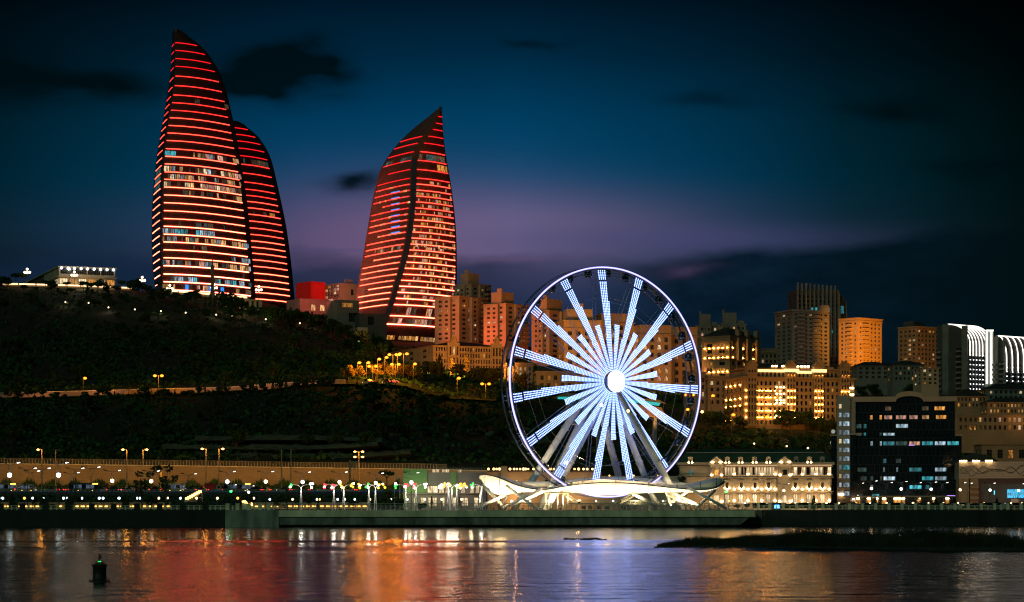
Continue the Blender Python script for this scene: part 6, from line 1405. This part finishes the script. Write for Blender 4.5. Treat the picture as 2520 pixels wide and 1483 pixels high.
L_ = [('round', 20, 952, 985, 985), ('round', 45, 958, 988, 985), ('pine', 70, 962, 990, 984), ('pine', 85, 960, 990, 983), ('pine', 105, 962, 988, 983), ('pine', 140, 964, 986, 983), ('round', 160, 970, 990, 982), ('pine', 208, 964, 986, 986), ('pine', 238, 966, 985, 986), ('round', 253, 947, 980, 988), ('round', 265, 956, 980, 987), ('cone', 282, 962, 980, 986), ('pine', 316, 952, 977, 988), ('cone', 296, 968, 980, 986), ('cone', 342, 960, 976, 986), ('cone', 360, 962, 976, 986), ('cone', 373, 959, 976, 986), ('round', 388, 960, 980, 984), ('round', 402, 956, 980, 984), ('round', 414, 958, 981, 984), ('cone', 430, 958, 980, 984), ('cone', 453, 960, 977, 985), ('round', 472, 960, 976, 985), ('round', 490, 950, 974, 988), ('cone', 505, 952, 974, 988), ('round', 540, 952, 974, 988), ('round', 556, 950, 974, 988), ('cone', 524, 956, 974, 987), ('round', 600, 946, 970, 990), ('round', 622, 944, 969, 990), ('round', 648, 942, 968, 990), ('cone', 672, 938, 966, 990), ('round', 688, 936, 964, 990), ('cone', 704, 934, 962, 990), ('round', 730, 932, 962, 990), ('round', 752, 930, 962, 990), ('cone', 770, 928, 962, 990), ('round', 790, 928, 962, 990), ('round', 812, 924, 962, 990)]
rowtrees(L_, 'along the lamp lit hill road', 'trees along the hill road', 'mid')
L_ = [('round', 858, 898, 940, 1050), ('bush', 870, 905, 925, 1050), ('round', 886, 900, 936, 1050), ('bush', 905, 906, 930, 1045), ('round', 925, 896, 935, 1055), ('round', 945, 890, 930, 1065), ('round', 962, 898, 935, 1050), ('round', 985, 895, 935, 1060), ('round', 1005, 896, 938, 1055), ('cone', 1030, 890, 935, 1060), ('round', 1055, 888, 930, 1070), ('cone', 1082, 872, 930, 1090), ('cyp', 1112, 880, 930, 1095), ('round', 1075, 895, 938, 1050), ('cyp', 1148, 872, 928, 1100), ('round', 1130, 895, 940, 1060), ('round', 1165, 905, 945, 1050), ('round', 1190, 905, 950, 1045), ('cyp', 1176, 900, 940, 1060), ('round', 1215, 905, 955, 1040), ('bare', 1160, 945, 985, 998), ('bare', 1182, 950, 990, 996), ('bare', 1205, 950, 993, 996), ('bare', 1222, 955, 995, 995), ('bare', 1242, 958, 998, 995), ('bare', 1265, 960, 1000, 994), ('round', 1285, 920, 965, 1030), ('bare', 1290, 965, 1002, 990), ('bare', 1318, 970, 1005, 990)]
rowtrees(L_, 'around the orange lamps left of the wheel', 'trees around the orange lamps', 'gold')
L_ = [('round', 1722, 968, 1010, 980), ('round', 1740, 1012, 1048, 930), ('bush', 1728, 1018, 1040, 930), ('bush', 1752, 1022, 1045, 930), ('round', 1765, 1015, 1055, 925), ('round', 1785, 1020, 1060, 920), ('round', 1808, 980, 1040, 960), ('round', 1822, 1024, 1065, 915), ('round', 1845, 1005, 1050, 930), ('cone', 1848, 1000, 1045, 940), ('bush', 1880, 1020, 1045, 935), ('cone', 1905, 1000, 1050, 930), ('round', 1925, 1008, 1060, 925), ('round', 1945, 1010, 1065, 920), ('cyp', 1930, 995, 1045, 940), ('cyp', 1950, 1012, 1055, 930), ('round', 1980, 1012, 1065, 920), ('cone', 1995, 1005, 1060, 930), ('round', 2015, 1025, 1070, 915), ('bush', 2030, 1035, 1060, 920), ('round', 2045, 1032, 1075, 910), ('cone', 2052, 1025, 1070, 920), ('bare', 1760, 1065, 1105, 850), ('bare', 1782, 1070, 1105, 850), ('bare', 1990, 1080, 1110, 850), ('bare', 1635, 995, 1040, 930), ('bare', 1655, 1020, 1060, 910)]
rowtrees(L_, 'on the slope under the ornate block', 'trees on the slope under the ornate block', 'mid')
L_ = [('round', 2110, 905, 950, 1150), ('round', 2135, 915, 960, 1120), ('round', 2165, 905, 958, 1120), ('cone', 2085, 912, 955, 1120), ('round', 2190, 925, 968, 1080), ('round', 2215, 930, 972, 1060), ('round', 2240, 910, 965, 1090), ('round', 2262, 925, 972, 1060), ('round', 2285, 940, 978, 1040), ('bare', 2300, 945, 980, 1030), ('round', 2150, 945, 980, 1030), ('round', 2120, 950, 985, 1020), ('round', 2240, 945, 982, 1020), ('round', 2360, 1040, 1085, 870), ('round', 2385, 1045, 1085, 865), ('round', 2335, 1042, 1080, 880), ('round', 2410, 1055, 1095, 850), ('round', 2440, 1050, 1090, 860), ('round', 2480, 1048, 1090, 860), ('round', 2510, 1050, 1090, 860)]
rowtrees(L_, 'between the houses of the right hill', 'trees between the right hill houses')
# promenade planting
L_ = [('cone', 30, 1214, 1254, 622), ('cone', 104, 1216, 1254, 622), ('bare', 87, 1230, 1254, 630), ('bush', 126, 1236, 1254, 628), ('cone', 168, 1218, 1252, 628), ('cone', 308, 1217, 1250, 640), ('round', 372, 1218, 1254, 640), ('bare', 410, 1225, 1254, 640), ('bare', 407, 1145, 1250, 660), ('bare', 350, 1160, 1250, 655), ('cone', 492, 1215, 1252, 640), ('round', 560, 1215, 1252, 650), ('round', 612, 1210, 1252, 655), ('cone', 680, 1215, 1252, 640), ('cyp', 706, 1200, 1250, 640), ('bush', 702, 1238, 1252, 612), ('round', 735, 1220, 1252, 660), ('round', 760, 1218, 1250, 665), ('round', 870, 1222, 1254, 660), ('round', 955, 1205, 1254, 632), ('pine', 952, 1157, 1205, 640), ('round', 985, 1225, 1254, 640), ('bush', 1035, 1232, 1254, 660), ('cyp', 1062, 1220, 1252, 680), ('cyp', 1131, 1222, 1252, 680), ('round', 1678, 1172, 1195, 700), ('cone', 2003, 1218, 1256, 648), ('cyp', 2072, 1236, 1256, 650), ('cone', 2154, 1222, 1256, 650), ('cone', 2303, 1222, 1256, 650), ('bare', 2260, 1225, 1256, 680), ('cone', 2453, 1224, 1256, 650), ('bush', 1835, 1236, 1250, 660), ('bush', 1815, 1238, 1250, 660), ('bush', 2040, 1238, 1252, 660)]
rowtrees(L_, 'along the waterfront promenade', 'waterfront trees', 'mid')
rr = random.Random(9)
for i in range(120):
    up = i % 2; px = rr.uniform(-30, 930); Y = rr.uniform(1035, 1330) if up else rr.uniform(835, 985)
    if not up and rr.random() < .35: px = rr.uniform(900, 1240); Y = rr.uniform(900, 985)
    k = rr.choice(('round', 'round', 'cone', 'pine')); z = ter(px, Y); pyb = HY - (z - H) * F / Y; hgt = rr.uniform(5, 9)
    plant(k, px, pyb - hgt * F / Y, pyb, Y, f'{NMK[k]} on the unlit slope ' + ('above the lamp lit hill road' if up else 'between the hill road and the highway wall'), 'trees on the unlit slopes', 'dark', i % 2)
for i in range(46):
    px = rr.uniform(-10, 700); Y = rr.uniform(1335, 1432); k = rr.choice(('round', 'pine', 'pine', 'cone', 'round')); pyb = HY - (ter(px, Y) - H) * F / Y; hgt = rr.uniform(5, 8)
    plant(k, px, pyb - hgt * F / Y, pyb, Y, f'{nth(k, "path")} {NMK[k]} of those around the cream path lamps', 'trees around the path lamps', 'dark', i % 2)
# scrub that covers the slopes, hedge at the wall, reeds
rr = random.Random(5); m = MB()
for _ in range(30000):
    px = rr.uniform(-60, 2560); Y = rr.choice((rr.uniform(820, 998), rr.uniform(1020, 1420), rr.uniform(1020, 1300)))
    dens = math.sin(px * .021 + Y * .013) + math.sin(px * .007 - Y * .031)
    if dens < rr.uniform(-2.2, .5): continue
    if 700 < px < 1500 and Y < 930 and rr.random() < .35: continue
    z = ter(px, Y); p = Vector((PX(px, Y), Y, z)); s = rr.uniform(.6, 1.5)
    for _k in range(3):
        c = p + Vector((rr.uniform(-1, 1), rr.uniform(-1, 1), rr.uniform(.1, 1.2))) * s; a = Vector((rr.gauss(0, 1), rr.gauss(0, 1), rr.gauss(0, .7))).normalized() * s * .8; b = a.cross(Vector((rr.gauss(0, 1), rr.gauss(0, 1), rr.gauss(0, 1)))).normalized() * s * .6
        m.q(c - a, c - b, c + a, c + b)
tag(m.build('hillside_scrub', LF['dark']), kind='stuff')
m = MB()
for k in range(3600):
    px = rr.uniform(-30, 985); h = rr.uniform(.8, 3.4) * (.8 + .4 * math.sin(px * .11)); p = P(px, 1207, 809) + Vector((0, rr.uniform(-1.5, 1.2), 0)); w_ = rr.uniform(.25, .6)
    m.q(p + Vector((-w_, 0, 0)), p + Vector((w_, 0, 0)), p + Vector((w_ * .5, 0, h * .7)), p + Vector((rr.uniform(-.1, .1), 0, h))); m.v[-1] = tuple(p + Vector((rr.uniform(-.1, .1), 0, h + .6)))
tag(m.build('hedge', LF['dark']), 'dark spiky hedge strip at the foot of the tan highway wall', 'hedge')
m = MB()
for k in range(2400):
    px = rr.uniform(-30, 985); p = P(px, 1248, 745) + Vector((0, rr.uniform(-3, 3), rr.uniform(0, 3.6))); a = Vector((rr.gauss(0, 1), rr.gauss(0, 1), rr.gauss(0, 1))).normalized() * .6; b = a.cross(Vector((rr.gauss(0, 1), rr.gauss(0, 1), rr.gauss(0, 1)))).normalized() * .4; m.q(p - a, p - b, p + a, p + b)
tag(m.build('shrubbery', LF['dark']), 'dark shrubbery below the raised highway', kind='stuff')
# rock terraces on the quarried slope
def terrace(label, pts, Y, h=11):
    rr = random.Random(len(label)); t = [(P(px, py + rr.uniform(-1, 1), Y + dy), P(px, py + h, Y + dy - 4)) for px, py, dy in pts]; m = MB()
    fine = []
    for (a, b), (c, d) in zip(t, t[1:]):
        for k in range(6): q = k / 6; fine.append((a.lerp(c, q) + Vector((0, rr.uniform(-.6, .6), rr.uniform(-.3, .3))), b.lerp(d, q)))
    fine.append(t[-1])
    m.ring([[a, a.lerp(b, .5) + Vector((0, rr.uniform(-.8, .2), 0)), b, b + Vector((0, 9, -1)), a + Vector((0, 9, -1))] for a, b in fine], True, True); tag(m.build('rock_terrace', MAT['rock']), label, 'rock ledge', 'rock terraces on the hillside')
terrace('upper pale rock terrace across the dark left slope', [(480, 1074, 0), (700, 1072, 0), (830, 1073, -3), (940, 1078, -10)], 868)
terrace('middle pale rock terrace curving up at its right end', [(400, 1094, 0), (600, 1096, 0), (760, 1096, 0), (880, 1090, -4), (930, 1086, -8)], 852)
terrace('lowest pale rock terrace above the highway fence', [(480, 1115, 0), (700, 1117, 0), (860, 1117, -2), (960, 1110, -6), (1010, 1106, -10)], 836)
def outcrop(label, px, py, w_, h, Y, seed):
    rr = random.Random(seed); c = P(px, py, Y); u = Y / F; m = MB(); n = 12
    rings = []
    for j in range(6):
        t = j / 5; r = math.sin(math.pi * (.12 + .8 * t)); rings.append([c + Vector((math.cos(2 * math.pi * k / n) * w_ * u * r * rr.uniform(.75, 1.15), math.sin(2 * math.pi * k / n) * 5 * r, (t - .5) * 2 * h * u + rr.uniform(-.4, .4))) for k in range(n)])
    m.ring(rings); tag(m.build('rock_outcrop', MAT['rock']), label, 'rock', 'rock outcrops on the slope')
for i, (px, py, w_, h, s) in enumerate(((1040, 1058, 36, 9, 'long one left of the wheel'), (1085, 1056, 24, 8, 'square one beside the long one'), (1160, 1068, 40, 10, 'wide one near the wheel rim'), (1215, 1070, 26, 9, 'at the left rim of the wheel'), (1190, 1030, 22, 6, 'slanted pale one above the wide one'), (1100, 1072, 10, 5, 'small boulder below the square one'), (870, 1024, 12, 4, 'small pale boulder on the dark slope'), (905, 1022, 9, 4, 'tiny boulder on the dark slope'), (1280, 1060, 30, 9, 'behind the left spokes'), (1330, 1090, 40, 10, 'low one behind the left legs'), (1480, 1110, 46, 10, 'between the wheel legs'))):
    py_ = py; Y = 1000 - (py - 1000) * 1.15; Y = max(835, min(985, Y)); outcrop('rough tan rock outcrop, ' + s, px, py_, w_, h, Y, i)
for px, py, e in ((1100, 1100, 9000), (1230, 1090, 12000), (1420, 1120, 9000)): glow(P(px, py + 30, 800), e * .2, (1, .65, .3), 2, 'slope_light')
# reed spit in the water
sp = MB(); SP = [(1610, 292, 0), (1640, 291, .35), (1720, 289, .75), (1810, 286, 1.0), (1900, 283, 1.3), (2050, 279, 1.5), (2250, 276, 1.5), (2600, 272, 1.5)]
rings = []
for px, Y, h in SP:
    w_ = 4 + h * 22; x = PX(px, Y); rings.append([Vector((x, Y, -.5)), Vector((x, Y + .4, .12 + h * .12)), Vector((x, Y + w_ * .3, h * .55)), Vector((x, Y + w_ * .7, h * .6)), Vector((x, Y + w_, -.5))])
sp.ring(rings, False); tag(sp.build('mud_spit', M('mud', (.02, .024, .018), .9, var=.5, scale=.5, bump=.5)), kind='structure')
m = MB()
for k in range(9000):
    px = 1625 + 935 * rr.random() ** .8; h = tab([(p, hh) for p, _, hh in SP], px); Y0 = tab([(p, y) for p, y, _ in SP], px)
    Y = Y0 + rr.uniform(.5, 4 + h * 20); x = PX(px, Y0) * 1.0; hh = h * rr.uniform(.5, 1.15) * (.75 + .35 * math.sin(px * .03) * math.sin(px * .011 + 1)) + .1; w_ = .03 + .05 * rr.random(); dx = rr.uniform(-.4, .4) * hh
    z0 = h * .4 if Y - Y0 > 3 else 0
    m.q((x - w_, Y, z0), (x + w_, Y, z0), (x + dx + w_ * .5, Y, z0 + hh), (x + dx, Y, z0 + hh + .05))
tag(m.build('reeds', leafmat('reed_leaves', (.02, .024, .012))), kind='stuff')
stn = M('shore_stone', (.03, .033, .028), .8, var=.5, scale=2)
m = MB()
for k in range(130):
    px = 1625 + 420 * rr.random(); Y = tab([(p, y) for p, y, _ in SP], px) + rr.uniform(-.6, .6); r = rr.uniform(.08, .28); m.sph((PX(px, Y), Y, .05), r, 6, 4, 1.3, .8)
tag(m.build('shore_stones', stn), kind='stuff')
sm = None
for i in range(16):
    px = 1395 + 92 * (i / 15) + rr.uniform(-3, 3); Y = 368 + rr.uniform(-8, 8); s = rr.uniform(.6, 1.5)
    if sm is None: sm = MB().sph((0, 0, .02), .22, 7, 5, 1.5, .9).build('rock', stn); o = sm
    else: o = ob('rock', sm.data)
    o.location = (PX(px, Y), Y, 0); o.scale = (s, s, s); tag(o, f'small dark rock in the shallow water below the wheel, {ordn(i)} from the left', 'rock', 'rocks in the shallows')
# buoy
bu = thing('buoy', 'dark navigation buoy with a green light floating at lower left', 'buoy', P(245, 1432, 158)); u = 158 / F; bk = MAT['black']
m = MB(); m.lathe([(1.0 * 12 * u, -.5), (26 * u, -.12), (27 * u, .04), (20 * u, 3 * u), (17 * u, 3.5 * u), (16.5 * u, 20 * u), (16.5 * u, 36 * u), (17.5 * u, 37 * u), (21 * u, 40 * u), (20 * u, 41 * u), (13 * u, 43 * u), (8 * u, 45 * u)], 20); m.build('float_body', bk, bu, True)
m = MB(); m.tube([(9.5 * u * math.cos(a), 9.5 * u * math.sin(a), 47 * u) for a in [2 * math.pi * k / 12 for k in range(13)]], .012, 4, False)
for k in range(4): m.tube([(9.5 * u * math.cos(k * 1.57 + .4), 9.5 * u * math.sin(k * 1.57 + .4), 47 * u), (8 * u * math.cos(k * 1.57 + .4), 8 * u * math.sin(k * 1.57 + .4), 44.8 * u)], .012, 4)
m.build('guard_rail', bk, bu)
m = MB(); m.lathe([(2 * u, 45 * u), (2 * u, 48.6 * u), (4 * u, 48.7 * u)], 10); m.build('lamp_base', bk, bu)
m = MB(); m.lathe([(3.6 * u, 48.8 * u), (4 * u, 49.3 * u), (3.6 * u, 49.9 * u)], 12); m.build('green_light', E('buoy_green', (.02, 1, .15), 3), bu)
m = MB(); m.lathe([(3.3 * u, 50 * u), (2.6 * u, 55 * u), (3.8 * u, 57.5 * u), (1.5 * u, 68 * u), (.2 * u, 70.5 * u)], 10); m.build('topmark', bk, bu)
for x in (-24, 23): m = MB(); m.sph((x * u, 0, 5 * u), 2.2 * u, 7, 5); m.build('mooring_lug', bk, bu)
# ---------------------------------------------------------------- vehicles and people
glassv = M('car_glass', (.01, .012, .014), .08, 0, spec=.8); tail = E('tail_light', (1, .03, .02), 9, 'AUTO'); headl = E('head_light', (1, .9, .7), 12, 'AUTO'); indic = E('amber_marker', (1, .5, .05), 7, 'AUTO'); busin = E('bus_interior', (.25, .35, .5), .25, 'NONE', 0, .8)
WM = {}
def wheels(t, xs, r, w_):
    for x in xs:
        for y in (-w_, w_):
            if r not in WM:
                m = MB(); m.tube([(0, -.11, 0), (0, .11, 0)], r, 12); m.build('wheel', MAT['tyre'], t); WM[r] = t.children[-1].data; o = t.children[-1]
            else: o = ob('wheel', WM[r], t)
            o.location = (x, y, r)
def car(col, nm, lights):
    t = thing('car' if lights else 'parked_car', 'x', 'car'); pt = M('paint_' + nm, col, .25, .3, var=.03, spec=.6)
    pr = [(-2.15, .3), (2.1, .3), (2.2, .55), (2.1, .82), (1.15, .95), (.45, 1.42), (-1.2, 1.46), (-1.85, 1.02), (-2.15, .95)]
    m = MB(); r_ = lambda s, w_: [(x * s, w_, z) for x, z in pr]
    m.ring([r_(.97, -.80), r_(1, -.72), r_(1, .72), r_(.97, .80)]); m.build('body', pt, t)
    for y in (-.825, .825): m = MB(); s_ = 1 if y > 0 else -1; m.ring([[(x, y, z) for x, z in ((-1.6, 1.0), (.95, .98), (.42, 1.34), (-1.15, 1.37))], [(x, y - .03 * s_, z) for x, z in ((-1.6, 1.0), (.95, .98), (.42, 1.34), (-1.15, 1.37))]]); m.build('side_window', glassv, t)
    m = MB(); m.q((1.17, -.6, .97), (1.17, .6, .97), (.5, .58, 1.41), (.5, -.58, 1.41)); m.build('windscreen', glassv, t)
    wheels(t, (-1.3, 1.35), .32, .72)
    for y in (-.6, .6): m = MB(); m.box(2.12, 2.23, y - .16, y + .16, .6, .74); m.build('headlight', headl if lights else MAT['white'], t); m = MB(); m.box(-2.2, -2.1, y - .16, y + .16, .72, .88); m.build('tail_light', tail if lights else MAT['red'], t)
    return Row(t)
CR = [car((.5, .5, .5), 'silver', 0), car((.02, .02, .022), 'black', 0), car((.6, .6, .58), 'white', 0), car((.03, .05, .10), 'blue', 0), car((.12, .12, .12), 'grey', 0)]
CN = ['silver', 'black', 'white', 'dark blue', 'grey']
px = 1866; i = 0
while px < 2530:
    k = RN.choice((0, 1, 1, 2, 3, 4, 4)); back = i % 2; Y = 652 if not back else 658
    CR[k].put(Vector((PX(px, Y), Y, 4.4)), RN.choice((0, math.pi)) + RN.uniform(-.5, .5) + (1.57 if i % 3 == 0 else 0), f'{nth("car", k, back)} {CN[k]} car from the left in the {"front" if not back else "rear"} row right of the pier', 'cars parked on the right promenade', 1.15)
    px += RN.uniform(15, 24); i += 1
CL = [car((.3, .3, .3), 'traffic_grey', 1), car((.05, .05, .06), 'traffic_black', 1), car((.5, .48, .45), 'traffic_white', 1)]
for i, px in enumerate((128, 143, 200 + 48, 262, 278, 300, 318, 333, 352, 368, 381, 456, 470, 482, 494, 610, 628, 648, 700, 745, 800, 860)):
    Y = 786 + (i % 2) * 6; o = CL[i % 3].put(Vector((PX(px, Y), Y, rz_ + .01)), math.pi - .45 + .1 * (i % 3), f'{nth("queue", i % 3)} {["grey", "black", "white"][i % 3]} car from the left in the highway queue, tail lights on', 'cars queuing on the highway', 1.15)
def bus(col, nm, L=10, label='', px=0, Y=788, rz=0, hh=3.1, sign=True, nose=False):
    t = thing('bus', label, 'bus', Vector((PX(px, Y), Y, rz_ + .01)), rz, 'buses on the highway'); pt = M('bus_paint_' + nm, col, .35, .1, var=.05)
    m = MB(); h = L / 2; pr = [(-h, .35), (h, .35), (h + .1, 1.6), (h - .25, hh - .2), (h - .6, hh), (-h + .3, hh), (-h, hh - .3)]; m.ring([[(x, -1.25, z) for x, z in pr], [(x, 1.25, z) for x, z in pr]]); m.build('body', pt, t)
    n = int(L / 1.5)
    for k in range(n):
        x = -h + .5 + (L - 1) * k / n; m = MB(); m.box(x, x + (L - 1) / n - .12, -1.29, -1.253, 1.3, hh - .55); m.build('side_window', busin if k % 3 else glassv, t)
    m = MB(); m.box(h + .0, h + .12, -1.1, 1.1, 1.3, hh - .6); m.build('windscreen', glassv, t); m = MB(); m.box(-h - .05, -h - .003, -1.0, 1.0, 1.5, hh - .6); m.build('rear_window', glassv, t)
    wheels(t, (-h + 2, h - 2.2), .5, 1.05)
    for y in (-.95, .95):
        m = MB(); m.box(-h - .07, -h - .003, y - .16, y + .16, .8, 1.15); m.build('tail_light', tail, t); m = MB(); m.box(h + .05, h + .16, y - .16, y + .16, .7, .9); m.build('headlight', headl, t)
    if sign: m = MB(); m.box(h - 2.4, h - .7, -1.32, -1.255, hh - .42, hh - .12); m.build('route_sign', indic, t)
    m = MB()
    for x in (-h * .4, h * .5): m.box(x, x + .3, -1.3, -1.253, .55, .75)
    m.build('side_marker', indic, t); return t
bus((.12, .12, .13), 'dark', 9, 'dark bus half cut by the left picture edge', 12, 788, .05)
bus((.42, .40, .38), 'pale', 7, 'pale minibus with red tail lights near the left edge', 60, 788, .5, 2.7, False)
bus((.03, .04, .05), 'black', 10.5, 'long dark city bus with orange route sign', 208, 786, .06)
bus((.45, .42, .40), 'cream', 8, 'pale coach with rounded roof and red tail lights', 427, 788, .28, 3.0, False)
bus((.10, .10, .11), 'grey', 10, 'dark coach with orange route sign right of the red truck', 585, 789, .05)
t = thing('truck', 'red box truck on the highway beside the tall lamps', 'truck', Vector((PX(523, 788), 788, rz_ + .01)), .1); m = MB(); m.box(-2.6, 1.2, -1.15, 1.15, .9, 3.0); m.build('cargo_box', M('truck_red', (.35, .02, .02), .5), t); m = MB(); m.ring([[(x, y, z) for x, z in ((1.3, .5), (3.0, .5), (3.0, 1.4), (2.6, 2.3), (1.3, 2.4))] for y in (-1.05, 1.05)]); m.build('cab', M('cab_paint', (.3, .28, .26), .4), t); m = MB(); m.box(1.7, 2.5, -1.09, -1.055, 1.4, 2.1); m.build('side_window', glassv, t); wheels(t, (-1.6, 2.1), .5, .95)
for y in (-.9, .9): m = MB(); m.box(-2.67, -2.603, y - .15, y + .15, .95, 1.2); m.build('tail_light', tail, t)
for px, py in ((963, 931), (968, 933), (955, 934), (905, 938)):
    o = CL[px % 3].put(Vector((PX(px, 1005), 1005, ter(px, 1005) + .3)), math.pi / 2 + .6, f'car climbing the hill road with red tail lights, {["nearest to the lamp cluster", "just behind the first one", "last one below the lamps", "alone left of the others"][[963, 968, 955, 905].index(px)]}', 'cars on the hill road', 1.3)
# advertising kiosk with a bright blue screen on the right promenade
t = thing('kiosk', 'dark arched kiosk with glowing blue screen between parked cars', 'kiosk', Vector((PX(1909, 648), 648, 4.4))); u = 648 / F
m = MB(); pr = [(-11 * u, 0), (-11 * u, 15 * u), (-7 * u, 18 * u), (7 * u, 18 * u), (11 * u, 15 * u), (11 * u, 0)]; m.ring([[(x, 0, z) for x, z in pr], [(x, 2, z) for x, z in pr]]); m.build('shell', MAT['greyd'], t); m = MB(); m.box(-3 * u, 9 * u, -.06, -.003, 4 * u, 12 * u); m.build('screen', E('kiosk_screen', (.08, .35, 1), 6), t)
# people by the balustrade: one skinned body each
cl_ = M('dark_clothes', (.03, .03, .035), .9); skin = M('skin', (.35, .22, .16), .6)
def person(label, px, Y, rz, arm):
    t = thing('person', label, 'person', Vector((PX(px, Y), Y, 4.41)), rz, 'people on the promenade')
    V_ = [(0, 0, .95), (0, 0, 1.2), (0, 0, 1.42), (0, 0, 1.52), (0, -.01, 1.62), (0, 0, 1.72), (.10, 0, .9), (.12, -.02, .5), (.12, .02, .08), (.12, -.12, .04), (-.10, 0, .9), (-.12, .02, .5), (-.12, .06, .08), (-.12, -.08, .04), (.20, 0, 1.40), (.27, .02, 1.12), (.24 + arm, -.16, .92), (-.20, 0, 1.40), (-.27, .02, 1.12), (-.25, -.1, .88)]
    Ed = [(0, 1), (1, 2), (2, 3), (3, 4), (4, 5), (0, 6), (6, 7), (7, 8), (8, 9), (0, 10), (10, 11), (11, 12), (12, 13), (2, 14), (14, 15), (15, 16), (2, 17), (17, 18), (18, 19)]
    R_ = [.15, .15, .14, .06, .10, .085, .10, .07, .05, .04, .10, .07, .05, .04, .065, .05, .04, .065, .05, .04]
    me = bpy.data.meshes.new('body'); me.from_pydata(V_, Ed, []); me.materials.append(cl_); o = ob('body', me, t); md = o.modifiers.new('skin', 'SKIN')
    if not me.skin_vertices: me.attributes.new('skin', 'FLOAT', 'POINT')
    for i, r in enumerate(R_): me.skin_vertices[0].data[i].radius = (r, r * .8)
    me.skin_vertices[0].data[0].use_root = True; o.modifiers.new('smooth', 'SUBSURF').levels = 1; o.modifiers['smooth'].render_levels = 1
    m = MB(); m.sph((0, -.005, 1.68), .105, 8, 6, 1, 1.15); m.build('hair', MAT['black'], t)
    return t
for a in (('person in dark clothes leaning on the balustrade left of the rough stone pillar', 517, 604, .4, .1), ('person in dark clothes standing beside the one leaning on the balustrade', 521, 605, -.8, 0)): person(*a)

for o in [o for o in sc.objects if o.get('label') == 'x']:          # kinds of which no copy was set down
    for c in list(o.children_recursive): bpy.data.objects.remove(c)
    bpy.data.objects.remove(o)
for o in sc.objects:
    if 'pk' in o: del o['pk']
